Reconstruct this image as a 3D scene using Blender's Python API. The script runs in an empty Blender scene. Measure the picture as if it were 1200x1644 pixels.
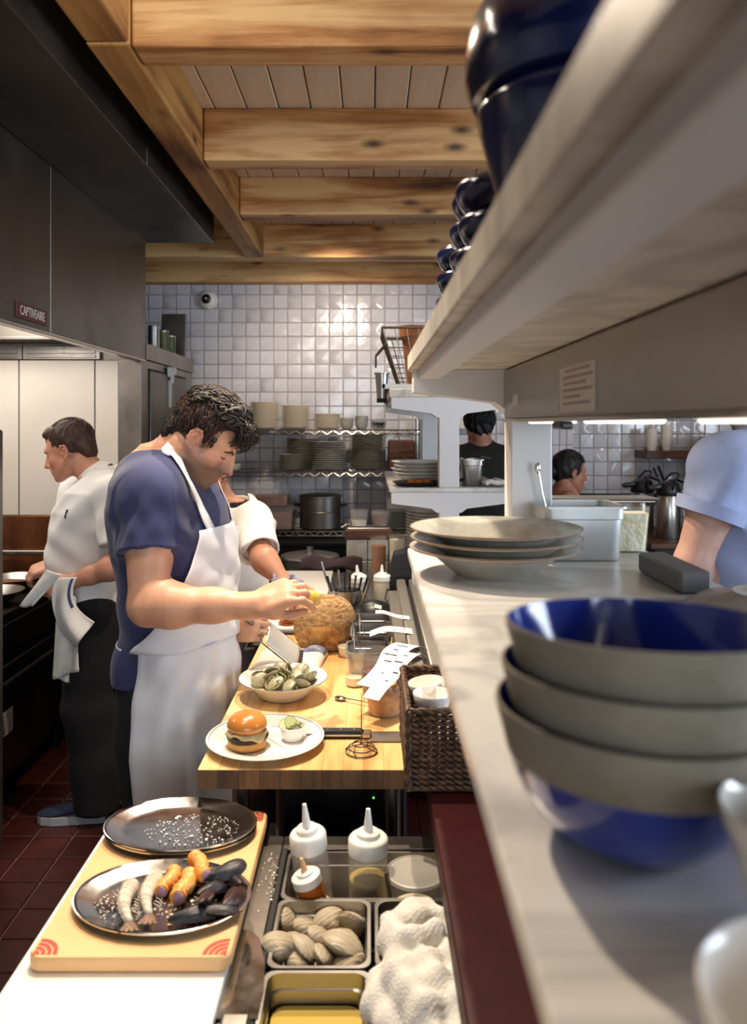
import bpy, bmesh, math, random
import numpy as np
from mathutils import Vector, Matrix, Euler
random.seed(7); RNG = np.random.default_rng(7)
scene = bpy.context.scene
COL = scene.collection
PI = math.pi
R = math.radians

# ------------------------------------------------------------------ camera, world, lights, exposure
EYE = 1.62                                            # camera height; it looks level along +Y with a dropped lens shift
cd = bpy.data.cameras.new('camera'); cam = bpy.data.objects.new('camera', cd); COL.objects.link(cam)
cam.location = (0, 0, EYE); cam.rotation_euler = (PI/2, 0, 0)
cd.sensor_fit = 'VERTICAL'; cd.sensor_height = 36.0; cd.lens = 1250/1644*36
cd.shift_x = 6/1644; cd.shift_y = -141/1644
cd.clip_start = 0.02; cd.clip_end = 60
cd.dof.use_dof = True; cd.dof.focus_distance = 2.2; cd.dof.aperture_fstop = 4.2
scene.camera = cam

def lin(c):
    if isinstance(c, str):
        c = c.lstrip('#'); c = [int(c[i:i+2], 16)/255 for i in (0, 2, 4)]
    return tuple((x/12.92 if x <= .04045 else ((x+.055)/1.055)**2.4) for x in c[:3]) + (1.0,)

w = bpy.data.worlds.new('world'); scene.world = w; w.use_nodes = True
w.node_tree.nodes['Background'].inputs[0].default_value = (.80, .90, 1.0, 1)
w.node_tree.nodes['Background'].inputs[1].default_value = 0.10

def lamp(name, kind, loc, target, energy, col, size=.1, size_y=None, spot=None, blend=.6):
    l = bpy.data.lights.new(name, kind); o = bpy.data.objects.new(name, l); COL.objects.link(o)
    o.location = loc
    o.rotation_euler = (Vector(target)-Vector(loc)).to_track_quat('-Z', 'Y').to_euler()
    l.energy = energy; l.color = col
    if kind == 'AREA':
        l.shape = 'RECTANGLE'; l.size = size; l.size_y = size_y or size
    else:
        l.shadow_soft_size = size
    if kind == 'SPOT':
        l.spot_size = spot; l.spot_blend = blend
    return o
WARM = (1.0, .83, .64); NEUT = (1.0, .88, .74); COOL = (.80, .89, 1.0)
lamp('track_spot_bench', 'SPOT', (-.06, 2.46, 2.76), (-.15, 2.15, .9), 135, WARM, .025, spot=R(86), blend=.5)
lamp('track_spot_station', 'SPOT', (-.42, 1.90, 2.74), (.0, 1.20, 1.0), 135, WARM, .03, spot=R(78), blend=.5)
lamp('track_spot_back', 'SPOT', (-.20, 4.25, 2.57), (-.20, 5.6, 1.70), 58, (1, .84, .66), .05, spot=R(95), blend=.9)
lamp('track_spot_board', 'SPOT', (-.2, 3.5, 2.76), (-.3, 3.1, .9), 70, WARM, .03, spot=R(75), blend=.6)
lamp('hood_light_near', 'AREA', (-1.95, 2.6, 2.25), (-1.9, 2.7, 0), 12, (1, .90, .78), .5, 1.0)
lamp('hood_light_far', 'AREA', (-1.85, 3.55, 2.25), (-1.8, 3.6, 0), 12, (1, .92, .82), .5, .7)
lamp('front_window', 'AREA', (.9, -3.4, 1.75), (.2, 1.5, 1.35), 100, COOL, 2.6, 1.9)
lamp('side_window', 'AREA', (4.0, .9, 1.9), (.4, 1.4, 1.4), 120, (.76, .87, 1), 2.0, 1.5)
lamp('dining_lamp', 'SPOT', (1.75, 4.6, 2.7), (1.75, 5.6, 1.3), 26, (1, .80, .58), .08, spot=R(90), blend=.8)
lamp('aisle_lamp', 'AREA', (-.62, 1.2, 2.60), (-.8, 2.2, 1.2), 9, NEUT, .5, .5)

vs = scene.view_settings
vs.view_transform = 'Standard'; vs.look = 'None'; vs.exposure = 0.25; vs.gamma = 1.0; vs.use_curve_mapping = False
scene.display_settings.display_device = 'sRGB'
scene.cycles.use_denoising = True
scene.cycles.max_bounces = 8; scene.cycles.caustics_reflective = False; scene.cycles.caustics_refractive = False
scene.cycles.sample_clamp_indirect = 4.0
# ------------------------------------------------------------------ mesh helpers
class M:
    """collects vertices and faces of one mesh"""
    def __init__(s): s.v = []; s.f = []; s.mi = []; s.cur = 0
    def add(s, vs, fs, T=None):
        b = len(s.v)
        if T is not None: vs = [T @ Vector(p) for p in vs]
        s.v += [tuple(p) for p in vs]
        for f in fs: s.f.append(tuple(i+b for i in f)); s.mi.append(s.cur)
        return s
    def mat(s, i): s.cur = i; return s
    def box(s, c, d, bev=0, rot=None, seg=1, T=None):
        bm = bmesh.new(); bmesh.ops.create_cube(bm, size=1)
        for v in bm.verts: v.co = Vector((v.co.x*d[0], v.co.y*d[1], v.co.z*d[2]))
        if bev: bmesh.ops.bevel(bm, geom=bm.edges[:], offset=min(bev, min(d)*.49), segments=seg, profile=.5, affect='EDGES')
        X = Matrix.Translation(c)
        if rot: X = X @ Euler(rot).to_matrix().to_4x4()
        if T is not None: X = T @ X
        s.bm(bm, X); return s
    def b2(s, lo, hi, bev=0, seg=1):
        return s.box([(a+b)/2 for a, b in zip(lo, hi)], [abs(b-a) for a, b in zip(lo, hi)], bev, seg=seg)
    def bm(s, bm, X=None):
        bm.verts.index_update()
        s.add([v.co.copy() for v in bm.verts], [[v.index for v in f.verts] for f in bm.faces], X); bm.free(); return s
    def lathe(s, prof, n=40, c=(0, 0, 0), T=None, sx=1, sy=1):
        vs = []; fs = []; rings = []
        for r, z in prof:
            if r < 1e-6: rings.append([len(vs)]); vs.append((c[0], c[1], c[2]+z))
            else:
                rings.append(list(range(len(vs), len(vs)+n)))
                for k in range(n):
                    a = 2*PI*k/n; vs.append((c[0]+r*sx*math.cos(a), c[1]+r*sy*math.sin(a), c[2]+z))
        for A, B in zip(rings, rings[1:]):
            for k in range(n):
                j = (k+1) % n
                if len(A) == 1 and len(B) == 1: break
                if len(A) == 1: fs.append((A[0], B[j], B[k]))
                elif len(B) == 1: fs.append((A[k], A[j], B[0]))
                else: fs.append((A[k], A[j], B[j], B[k]))
        return s.add(vs, fs, T)
    def cyl(s, p, q, r, r2=None, n=14, cap=True):
        p = Vector(p); q = Vector(q); r2 = r if r2 is None else r2
        z = (q-p).normalized(); x = z.orthogonal().normalized(); y = z.cross(x)
        vs = []; 
        for o, rr in ((p, r), (q, r2)):
            for k in range(n):
                a = 2*PI*k/n; vs.append(o+x*(rr*math.cos(a))+y*(rr*math.sin(a)))
        fs = [(k, (k+1) % n, n+(k+1) % n, n+k) for k in range(n)]
        if cap: fs += [tuple(reversed(range(n))), tuple(range(n, 2*n))]
        return s.add(vs, fs)
    def tube(s, pts, r, n=8, closed=False, taper=None, flat=1.0):
        pts = [Vector(p) for p in pts]; m = len(pts); vs = []; fs = []
        up = None
        for i, p in enumerate(pts):
            if closed: t = pts[(i+1) % m]-pts[i-1]
            else: t = pts[min(i+1, m-1)]-pts[max(i-1, 0)]
            if t.length < 1e-9: t = Vector((0, 0, 1))
            t.normalize()
            if up is None: up = t.orthogonal().normalized()
            up = (up-t*up.dot(t)); up = up.normalized() if up.length > 1e-6 else t.orthogonal().normalized()
            y = t.cross(up)
            rr = r[i] if isinstance(r, (list, tuple)) else r
            if taper: rr *= taper(i/(m-1))
            for k in range(n):
                a = 2*PI*k/n; vs.append(p+up*(rr*math.cos(a))+y*(rr*flat*math.sin(a)))
        for i in range(m if closed else m-1):
            a = i*n; b = ((i+1) % m)*n
            for k in range(n): fs.append((a+k, a+(k+1) % n, b+(k+1) % n, b+k))
        if not closed: fs += [tuple(reversed(range(n))), tuple(range((m-1)*n, m*n))]
        return s.add(vs, fs)
    def prism(s, poly, h, T=None):
        """polygon in XY extruded to height h"""
        n = len(poly); vs = [(x, y, 0) for x, y in poly]+[(x, y, h) for x, y in poly]
        fs = [tuple(reversed(range(n))), tuple(range(n, 2*n))]+[(k, (k+1) % n, n+(k+1) % n, n+k) for k in range(n)]
        return s.add(vs, fs, T)
    def grid(s, fn, nu, nv, th=0, closed_u=False):
        """sheet fn(u,v) with u,v in 0..1, given a thickness"""
        P = [[Vector(fn(i/nu, j/nv)) for j in range(nv+1)] for i in range(nu+1)]
        vs = [p for row in P for p in row]; W = nv+1
        fs = [(i*W+j, (i+1)*W+j, (i+1)*W+j+1, i*W+j+1) for i in range(nu) for j in range(nv)]
        if th:
            N = len(vs); nr = [Vector() for _ in vs]
            for f in fs:
                n = (vs[f[2]]-vs[f[0]]).cross(vs[f[3]]-vs[f[1]])
                if n.length > 0: n.normalize()
                for i in f: nr[i] += n
            vs2 = [v-(n.normalized()*th if n.length > 1e-9 else Vector()) for v, n in zip(vs, nr)]
            fs2 = [tuple(reversed([i+N for i in f])) for f in fs]
            rim = [(i*W, (i+1)*W) for i in range(nu)]+[(nu*W+j, nu*W+j+1) for j in range(nv)]
            rim += [((i+1)*W+nv, i*W+nv) for i in range(nu)]+[(j+1, j) for j in range(nv)]
            fs3 = [(b, a, a+N, b+N) for a, b in rim]
            return s.add(vs+vs2, fs+fs2+fs3)
        return s.add(vs, fs)
    def ell(s, c, r, T=None, nu=20, nv=12, rot=None):
        X = Matrix.Translation(c)
        if rot: X = X @ Euler(rot).to_matrix().to_4x4()
        X = X @ Matrix.Diagonal((r[0], r[1], r[2], 1))
        if T is not None: X = T @ X
        prof = [(math.sin(PI*k/nv), -math.cos(PI*k/nv)) for k in range(nv+1)]
        prof[0] = (0, -1); prof[-1] = (0, 1)
        return s.lathe(prof, nu, T=X)

def mesh_of(name, m, mats, smooth=35):
    me = bpy.data.meshes.new(name); me.from_pydata([tuple(v) for v in m.v], [], m.f)
    for x in (mats if isinstance(mats, (list, tuple)) else [mats]): me.materials.append(x)
    if any(m.mi): me.polygons.foreach_set('material_index', m.mi)
    if smooth:
        me.polygons.foreach_set('use_smooth', [True]*len(me.polygons))
        if smooth < 180: me.set_sharp_from_angle(angle=R(smooth))
    me.update(); return me

def mtx(loc, rot): return Matrix.Translation(loc) @ Euler(rot).to_matrix().to_4x4()
KIDS = {}
def thing(name, label, cat, loc=(0, 0, 0), rot=(0, 0, 0), group=None, kind=None):
    o = bpy.data.objects.new(name, None); COL.objects.link(o)
    o.empty_display_size = .05; o.location = loc; o.rotation_euler = rot if isinstance(rot, (tuple, list)) else (0, 0, rot)
    o['label'] = label; o['category'] = cat
    if group: o['group'] = group
    if kind: o['kind'] = kind
    return o
def part(name, m, mats, parent, smooth=35, world=False, label=None, kind=None, loc=None, rot=None):
    me = m if isinstance(m, bpy.types.Mesh) else mesh_of(name, m, mats, smooth)
    o = bpy.data.objects.new(name, me); COL.objects.link(o); o.parent = parent; KIDS.setdefault(parent.name, []).append(o)
    if loc is not None: o.location = loc
    if rot is not None: o.rotation_euler = rot
    if world:
        X = Matrix(); p = parent
        while p is not None:
            X = p.matrix_parent_inverse @ mtx(p.location, p.rotation_euler) @ X if p.type != 'EMPTY' else mtx(p.location, p.rotation_euler) @ X
            p = p.parent
        o.matrix_parent_inverse = X.inverted()
    if label: o['label'] = label
    if kind: o['kind'] = kind
    return o
def solo(name, m, mats, label, cat, loc=(0, 0, 0), rot=(0, 0, 0), group=None, kind=None, smooth=35):
    me = m if isinstance(m, bpy.types.Mesh) else mesh_of(name, m, mats, smooth)
    o = bpy.data.objects.new(name, me); COL.objects.link(o)
    o.location = loc; o.rotation_euler = rot if isinstance(rot, (tuple, list)) else (0, 0, rot)
    o['label'] = label; o['category'] = cat
    if group: o['group'] = group
    if kind: o['kind'] = kind
    return o
def dup(root, loc, rot=None, label=None, group=None, scale=None):
    def cp(o, parent):
        c = o.copy(); COL.objects.link(c)
        if parent: c.parent = parent; KIDS.setdefault(parent.name, []).append(c)
        for ch in KIDS.get(o.name, []): cp(ch, c)
        return c
    c = cp(root, None); c.location = loc
    if rot is not None: c.rotation_euler = rot if isinstance(rot, (tuple, list)) else (0, 0, rot)
    if label: c['label'] = label
    if group: c['group'] = group
    if scale: c.scale = scale
    return c
ORD = 'topmost,second,third,fourth,fifth,sixth,seventh,eighth,ninth,tenth,eleventh,twelfth,thirteenth,fourteenth,fifteenth,sixteenth,seventeenth,eighteenth,nineteenth,twentieth'.split(',')

def at(px, py, d): return Vector(((px-594)*d/1250, d, EYE-(py-681)*d/1250))   # a measured point at a known distance

# ------------------------------------------------------------------ materials
def mat(name, col, rough=.5, metal=0, var=None, bump=None, spec=None, coat=0, trans=0, ior=None, sss=0, sheen=0, emit=None, rvar=None, rand=0, aniso=0, alpha=None):
    """var=(colour2, scale, stretch, lo, hi); bump=(scale, strength, stretch); rand = brightness spread per object"""
    m = bpy.data.materials.new(name); m.use_nodes = True; nt = m.node_tree; N = nt.nodes; L = nt.links
    b = N['Principled BSDF']; I = b.inputs
    I['Base Color'].default_value = lin(col); I['Roughness'].default_value = rough; I['Metallic'].default_value = metal
    if spec is not None: I['Specular IOR Level'].default_value = spec
    if coat: I['Coat Weight'].default_value = coat; I['Coat Roughness'].default_value = .08
    if trans: I['Transmission Weight'].default_value = trans
    if ior: I['IOR'].default_value = ior
    if sss: I['Subsurface Weight'].default_value = sss; I['Subsurface Radius'].default_value = (.012, .004, .002); I['Subsurface Scale'].default_value = 1
    if sheen: I['Sheen Weight'].default_value = sheen
    if alpha is not None: I['Alpha'].default_value = alpha
    if emit: I['Emission Color'].default_value = lin(emit[0]); I['Emission Strength'].default_value = emit[1]
    tc = N.new('ShaderNodeTexCoord')
    def noise(scale, stretch, detail=6, rough_=.6):
        mp = N.new('ShaderNodeMapping'); L.new(tc.outputs['Object'], mp.inputs[0])
        mp.inputs['Scale'].default_value = stretch or (1, 1, 1)
        n = N.new('ShaderNodeTexNoise'); L.new(mp.outputs[0], n.inputs['Vector'])
        n.inputs['Scale'].default_value = scale; n.inputs['Detail'].default_value = detail; n.inputs['Roughness'].default_value = rough_
        return n
    last = None
    if var:
        n = noise(var[1], var[2]); r = N.new('ShaderNodeMapRange'); L.new(n.outputs[0], r.inputs[0])
        r.inputs[1].default_value = var[3]; r.inputs[2].default_value = var[4]
        x = N.new('ShaderNodeMix'); x.data_type = 'RGBA'; L.new(r.outputs[0], x.inputs[0])
        x.inputs[6].default_value = lin(col); x.inputs[7].default_value = lin(var[0]); last = x.outputs[2]
    if rand:
        oi = N.new('ShaderNodeObjectInfo'); r = N.new('ShaderNodeMapRange'); L.new(oi.outputs['Random'], r.inputs[0])
        r.inputs[3].default_value = 1-rand; r.inputs[4].default_value = 1+rand
        h = N.new('ShaderNodeHueSaturation'); L.new(r.outputs[0], h.inputs['Value'])
        if last is not None: L.new(last, h.inputs['Color'])
        else: h.inputs['Color'].default_value = lin(col)
        last = h.outputs[0]
    if last is not None: L.new(last, I['Base Color'])
    if rvar:
        n = noise(rvar[0], rvar[3] if len(rvar) > 3 else None); r = N.new('ShaderNodeMapRange'); L.new(n.outputs[0], r.inputs[0])
        r.inputs[1].default_value = .3; r.inputs[2].default_value = .7; r.inputs[3].default_value = rvar[1]; r.inputs[4].default_value = rvar[2]
        L.new(r.outputs[0], I['Roughness'])
    if bump:
        n = noise(bump[0], bump[2] if len(bump) > 2 else None, detail=bump[3] if len(bump) > 3 else 4); bp = N.new('ShaderNodeBump')
        bp.inputs['Strength'].default_value = bump[1]; bp.inputs['Distance'].default_value = .01
        L.new(n.outputs[0], bp.inputs['Height']); L.new(bp.outputs[0], I['Normal'])
    return m

def wood(name, c, axis=0, scale=1.0, rough=.6, knots=True, rand=0.0, rings=1.0):
    """c = dark, mid, light"""
    m = bpy.data.materials.new(name); m.use_nodes = True; nt = m.node_tree; N = nt.nodes; L = nt.links
    b = N['Principled BSDF']; b.inputs['Roughness'].default_value = rough
    tc = N.new('ShaderNodeTexCoord'); oi = N.new('ShaderNodeObjectInfo')
    off = N.new('ShaderNodeVectorMath'); off.operation = 'SCALE'; L.new(oi.outputs['Random'], off.inputs['Scale']); off.inputs[0].default_value = (7, 5, 9)
    ad = N.new('ShaderNodeVectorMath'); L.new(tc.outputs['Object'], ad.inputs[0]); L.new(off.outputs[0], ad.inputs[1])
    def mp(st):
        q = N.new('ShaderNodeMapping'); L.new(ad.outputs[0], q.inputs[0]); q.inputs['Scale'].default_value = st; return q
    s1 = [14*scale*rings]*3; s1[axis] = 1.1*scale
    n1 = N.new('ShaderNodeTexNoise'); L.new(mp(s1).outputs[0], n1.inputs['Vector']); n1.inputs['Scale'].default_value = 1; n1.inputs['Detail'].default_value = 9
    n1.inputs['Roughness'].default_value = .62; n1.inputs['Distortion'].default_value = .5
    s2 = [4*scale]*3; s2[axis] = 1.5*scale
    n2 = N.new('ShaderNodeTexNoise'); L.new(mp(s2).outputs[0], n2.inputs['Vector']); n2.inputs['Scale'].default_value = 1; n2.inputs['Detail'].default_value = 5
    ad2 = N.new('ShaderNodeMath'); ad2.operation = 'MULTIPLY_ADD'; L.new(n2.outputs[0], ad2.inputs[0]); ad2.inputs[1].default_value = .8
    L.new(n1.outputs[0], ad2.inputs[2])
    rp = N.new('ShaderNodeValToRGB'); L.new(ad2.outputs[0], rp.inputs[0])
    e = rp.color_ramp.elements; e[0].position = .62; e[0].color = lin(c[0]); e[1].position = 1.0; e[1].color = lin(c[2])
    q = rp.color_ramp.elements.new(.80); q.color = lin(c[1])
    last = rp.outputs[0]
    if knots:
        s3 = [8.5*scale]*3; s3[axis] = 3.4*scale
        v = N.new('ShaderNodeTexVoronoi'); L.new(mp(s3).outputs[0], v.inputs['Vector']); v.inputs['Scale'].default_value = 1
        r = N.new('ShaderNodeMapRange'); L.new(v.outputs['Distance'], r.inputs[0]); r.inputs[1].default_value = .05; r.inputs[2].default_value = .20; r.inputs[3].default_value = .9; r.inputs[4].default_value = 0
        x = N.new('ShaderNodeMix'); x.data_type = 'RGBA'; L.new(r.outputs[0], x.inputs[0]); L.new(last, x.inputs[6])
        d = [k*.5 for k in lin(c[0])[:3]]; x.inputs[7].default_value = (*d, 1); last = x.outputs[2]
    if rand:
        r = N.new('ShaderNodeMapRange'); L.new(oi.outputs['Random'], r.inputs[0]); r.inputs[3].default_value = 1-rand; r.inputs[4].default_value = 1+rand
        h = N.new('ShaderNodeHueSaturation'); L.new(r.outputs[0], h.inputs['Value']); L.new(last, h.inputs['Color']); last = h.outputs[0]
    L.new(last, b.inputs['Base Color'])
    bp = N.new('ShaderNodeBump'); bp.inputs['Strength'].default_value = .35; bp.inputs['Distance'].default_value = .008
    L.new(n1.outputs[0], bp.inputs['Height']); L.new(bp.outputs[0], b.inputs['Normal'])
    return m

def marble(name, base, vein, rough=.25, scale=2.0):
    m = bpy.data.materials.new(name); m.use_nodes = True; nt = m.node_tree; N = nt.nodes; L = nt.links
    b = N['Principled BSDF']; b.inputs['Roughness'].default_value = rough
    tc = N.new('ShaderNodeTexCoord'); mp = N.new('ShaderNodeMapping'); L.new(tc.outputs['Object'], mp.inputs[0])
    mp.inputs['Scale'].default_value = (1.0, 1.7, 1.0); mp.inputs['Rotation'].default_value = (0, 0, .5)
    n = N.new('ShaderNodeTexNoise'); L.new(mp.outputs[0], n.inputs['Vector']); n.inputs['Scale'].default_value = scale; n.inputs['Detail'].default_value = 10; n.inputs['Distortion'].default_value = 1.4
    a = N.new('ShaderNodeMath'); a.operation = 'SUBTRACT'; L.new(n.outputs[0], a.inputs[0]); a.inputs[1].default_value = .5
    ab = N.new('ShaderNodeMath'); ab.operation = 'ABSOLUTE'; L.new(a.outputs[0], ab.inputs[0])
    r = N.new('ShaderNodeMapRange'); L.new(ab.outputs[0], r.inputs[0]); r.inputs[1].default_value = 0; r.inputs[2].default_value = .07; r.inputs[3].default_value = .75; r.inputs[4].default_value = 0
    n2 = N.new('ShaderNodeTexNoise'); L.new(mp.outputs[0], n2.inputs['Vector']); n2.inputs['Scale'].default_value = scale*1.7; n2.inputs['Detail'].default_value = 6
    mu = N.new('ShaderNodeMath'); mu.operation = 'MULTIPLY'; L.new(r.outputs[0], mu.inputs[0]); L.new(n2.outputs[0], mu.inputs[1])
    x = N.new('ShaderNodeMix'); x.data_type = 'RGBA'; L.new(mu.outputs[0], x.inputs[0]); x.inputs[6].default_value = lin(base); x.inputs[7].default_value = lin(vein)
    L.new(x.outputs[2], b.inputs['Base Color'])
    return m

def skin(name, base):
    m = bpy.data.materials.new(name); m.use_nodes = True; nt = m.node_tree; N = nt.nodes; L = nt.links
    b = N['Principled BSDF']; b.inputs['Roughness'].default_value = .48
    b.inputs['Subsurface Weight'].default_value = .12; b.inputs['Subsurface Radius'].default_value = (.010, .004, .002); b.inputs['Subsurface Scale'].default_value = 1
    at_ = N.new('ShaderNodeAttribute'); at_.attribute_name = 'Col'
    tc = N.new('ShaderNodeTexCoord'); n = N.new('ShaderNodeTexNoise'); L.new(tc.outputs['Object'], n.inputs['Vector']); n.inputs['Scale'].default_value = 28; n.inputs['Detail'].default_value = 6
    r = N.new('ShaderNodeMapRange'); L.new(n.outputs[0], r.inputs[0]); r.inputs[1].default_value = .3; r.inputs[2].default_value = .75; r.inputs[3].default_value = 1.06; r.inputs[4].default_value = .86
    h = N.new('ShaderNodeHueSaturation'); L.new(at_.outputs['Color'], h.inputs['Color']); L.new(r.outputs[0], h.inputs['Value'])
    L.new(h.outputs[0], b.inputs['Base Color'])
    n3 = N.new('ShaderNodeTexNoise'); L.new(tc.outputs['Object'], n3.inputs['Vector']); n3.inputs['Scale'].default_value = 160
    bp = N.new('ShaderNodeBump'); bp.inputs['Strength'].default_value = .15; bp.inputs['Distance'].default_value = .003; L.new(n3.outputs[0], bp.inputs['Height']); L.new(bp.outputs[0], b.inputs['Normal'])
    return m

WH = {}
def setup_mats():
    g = WH
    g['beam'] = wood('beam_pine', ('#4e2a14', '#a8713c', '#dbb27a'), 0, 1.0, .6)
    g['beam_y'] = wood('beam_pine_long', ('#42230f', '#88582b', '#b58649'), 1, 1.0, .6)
    g['plank'] = mat('painted_plank', '#d9c6ae', .55, var=('#c2ab92', 3, (4, .5, 1), .4, .8))
    g['grout'] = mat('grout', '#9a9490', .8)
    g['zellige'] = mat('zellige_white', '#cfccd0', .16, var=('#bdbac0', 9, None, .4, .7), bump=(14, .22, None, 2), rand=.05, coat=.3)
    g['quarry'] = mat('quarry_tile', '#43150f', .42, var=('#2c0d09', 14, None, .35, .75), rand=.16, bump=(60, .1))
    g['fgrout'] = mat('floor_grout', '#6b5148', .8)
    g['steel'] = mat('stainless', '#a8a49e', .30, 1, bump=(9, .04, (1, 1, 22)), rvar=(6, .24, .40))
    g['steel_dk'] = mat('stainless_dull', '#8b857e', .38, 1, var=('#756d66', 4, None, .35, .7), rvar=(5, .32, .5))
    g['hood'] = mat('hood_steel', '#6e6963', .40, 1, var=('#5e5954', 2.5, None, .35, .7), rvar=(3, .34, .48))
    g['chrome'] = mat('polished_steel', '#c9c6c2', .12, 1, rvar=(20, .08, .22))
    g['frp'] = mat('white_wall_panel', '#c9beb2', .35, var=('#bcb0a2', 2, None, .4, .8))
    g['copper'] = mat('copper_toned_steel', '#c07a50', .28, 1, var=('#7a4c36', 5, (1, 1, .5), .35, .65))
    g['black'] = mat('black_enamel', '#0d0c0c', .35)
    g['dark'] = mat('dark_metal', '#191716', .5, .6)
    g['blackplastic'] = mat('black_plastic', '#121214', .38)
    g['rubber'] = mat('black_rubber', '#0a0a0a', .7)
    g['white_paint'] = mat('white_painted_steel', '#d9d8d8', .38)
    g['marble'] = marble('pass_marble', '#dcd8d2', '#76757a', .28, 2.6)
    g['marble_shelf'] = marble('shelf_marble', '#d6cdbf', '#5c5650', .40, 3.4)
    g['butcher'] = wood('maple_block', ('#b88348', '#d6a767', '#e9c68d'), 1, 1.6, .38, knots=False, rand=.07, rings=.6)
    g['endgrain_shaded'] = wood('maple_end_shaded', ('#3c2413', '#5d3c20', '#77522f'), 2, 2.2, .6, knots=False, rand=.3)  # darker maple: the shade on the block's front face is put into this colour
    g['ceramic'] = mat('white_ceramic', '#e9e6e0', .12, coat=.2)
    g['cream'] = mat('cream_ceramic', '#e6dccb', .16, coat=.2)
    g['stone_cer'] = mat('grey_glaze', '#b9b5aa', .25, var=('#a49f93', 30, None, .4, .7))
    g['stone_rim'] = mat('unglazed_rim', '#8a6a50', .6)
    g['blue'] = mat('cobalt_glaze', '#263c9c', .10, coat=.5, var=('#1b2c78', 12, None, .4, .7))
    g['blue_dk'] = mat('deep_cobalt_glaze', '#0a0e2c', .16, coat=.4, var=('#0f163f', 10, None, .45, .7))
    g['stoneware'] = mat('grey_stoneware', '#8e8776', .75, var=('#7b7465', 25, None, .4, .7), bump=(120, .1))
    g['navy'] = mat('navy_line', '#1b2347', .25)
    g['whiteboard'] = mat('white_poly_board', '#f1ece4', .45, bump=(80, .05))
    g['peach'] = mat('tan_poly_board', '#e7b982', .42, var=('#dfae76', 6, None, .4, .7), bump=(90, .04))
    g['redmark'] = mat('red_corner_mark', '#b3412f', .5)
    g['redledge'] = mat('oxblood_laminate', '#380708', .5, var=('#2c0607', 30, None, .4, .7), spec=.25)
    g['cotton'] = mat('white_cotton', '#e2dfdb', .85, var=('#d4d0cc', 7, None, .4, .7), bump=(300, .06), sheen=.1)
    g['apron'] = mat('apron_cotton', '#dcdcdf', .85, bump=(260, .06), sheen=.1)
    g['chefshirt'] = mat('chef_shirt_cotton', '#dedad5', .85, bump=(260, .06), sheen=.1)
    g['navytee'] = mat('navy_jersey', '#30355f', .9, var=('#262b50', 14, None, .35, .7), bump=(400, .06), sheen=.15)
    g['blacktee'] = mat('black_jersey', '#111113', .9)
    g['trouser'] = mat('dark_trouser', '#0b0b11', .9, bump=(300, .06))
    g['shoe'] = mat('navy_canvas', '#1d2340', .85)
    g['sole'] = mat('white_sole', '#b9bcc0', .6)
    g['blueshirt'] = mat('pale_blue_chambray', '#9aa7cd', .9, var=('#929fc6', 60, None, .4, .7), bump=(300, .06), sheen=.1)
    g['olive'] = mat('dark_olive_cotton', '#23211a', .9)
    g['salmon'] = mat('salmon_top', '#c28672', .9)
    g['hair_dk'] = mat('dark_hair', '#170f0b', .58, var=('#3a2616', 60, None, .45, .75))
    g['hair_br'] = mat('brown_hair', '#3a2219', .6, var=('#54352a', 60, None, .45, .75))
    g['hair_bk'] = mat('black_hair', '#0f0b0a', .6)
    g['eye'] = mat('eye_white', '#d8d2cb', .15)
    g['iris'] = mat('dark_iris', '#2a1a12', .15)
    g['skin'] = skin('skin', None)
    g['plastic_clear'] = mat('frosted_plastic', '#f1ede4', .35, alpha=.34)
    g['plastic_white'] = mat('white_plastic', '#e7e3da', .38)
    g['deli'] = mat('clear_deli_plastic', '#efece6', .12, alpha=.09)
    g['oil'] = mat('yellow_dressing', '#cdb25a', .2)
    g['mayo'] = mat('cream_sauce', '#e3d8b8', .35)
    g['orange_sauce'] = mat('orange_sauce', '#c8661d', .25, trans=.15)
    g['bluetape'] = mat('blue_tape', '#3d5aa8', .6)
    g['redliq'] = mat('dark_red_liquid', '#4a1a16', .12)
    g['pickle'] = mat('pickled_fruit', '#b06a26', .25, var=('#d39a50', 60, None, .4, .7))
    g['paper'] = mat('receipt_paper', '#efece6', .8)
    g['ink'] = mat('print_ink', '#3a3a42', .8)
    g['shrimptail'] = mat('shrimp_tail', '#8c6a4e', .35, var=('#4a3326', 60, None, .4, .7))
    g['rasp'] = mat('rasp_steel', '#cbc7c0', .45, .35)
    g['panalum'] = mat('cloudy_aluminium', '#cfd1cf', .48, .75, var=('#b9bbba', 8, None, .4, .7))
    g['wicker'] = mat('dark_seagrass', '#3c2616', .55, var=('#765032', 45, None, .45, .75), rand=.15)
    g['bun'] = mat('glazed_bun', '#b8702c', .25, var=('#d99a4c', 9, None, .4, .75), coat=.3)
    g['bun_b'] = mat('bun_crumb', '#d9a257', .6, var=('#c58a42', 20, None, .4, .7))
    g['patty'] = mat('seared_patty', '#3a1f14', .5, var=('#1d0e09', 60, None, .4, .7), bump=(120, .8))
    g['cheese'] = mat('melted_cheese', '#cdb98a', .3, var=('#a58e60', 40, None, .4, .7), bump=(60, .3))
    g['cuke'] = mat('cucumber_flesh', '#d6dca0', .3, sss=.1)
    g['cukeskin'] = mat('cucumber_skin', '#55702c', .35)
    g['clam'] = mat('clam_shell', '#c2b59c', .42, var=('#9c8d74', 12, (1.5, 14, 1.5), .38, .66), bump=(14, .6, (1.5, 16, 1.5)))
    g['clamc'] = mat('cooked_clam_shell', '#a49c80', .35, var=('#6e6a52', 14, None, .35, .7), bump=(40, .3))
    g['clammeat'] = mat('clam_meat', '#c9b98a', .3)
    g['herb'] = mat('chopped_herb', '#7d8240', .5, var=('#525a24', 40, None, .4, .7))
    g['shrimp'] = mat('raw_shrimp', '#d3c6b2', .25, var=('#a0907e', 35, (4, 1, 1), .42, .7), sss=.1, coat=.2)
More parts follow.
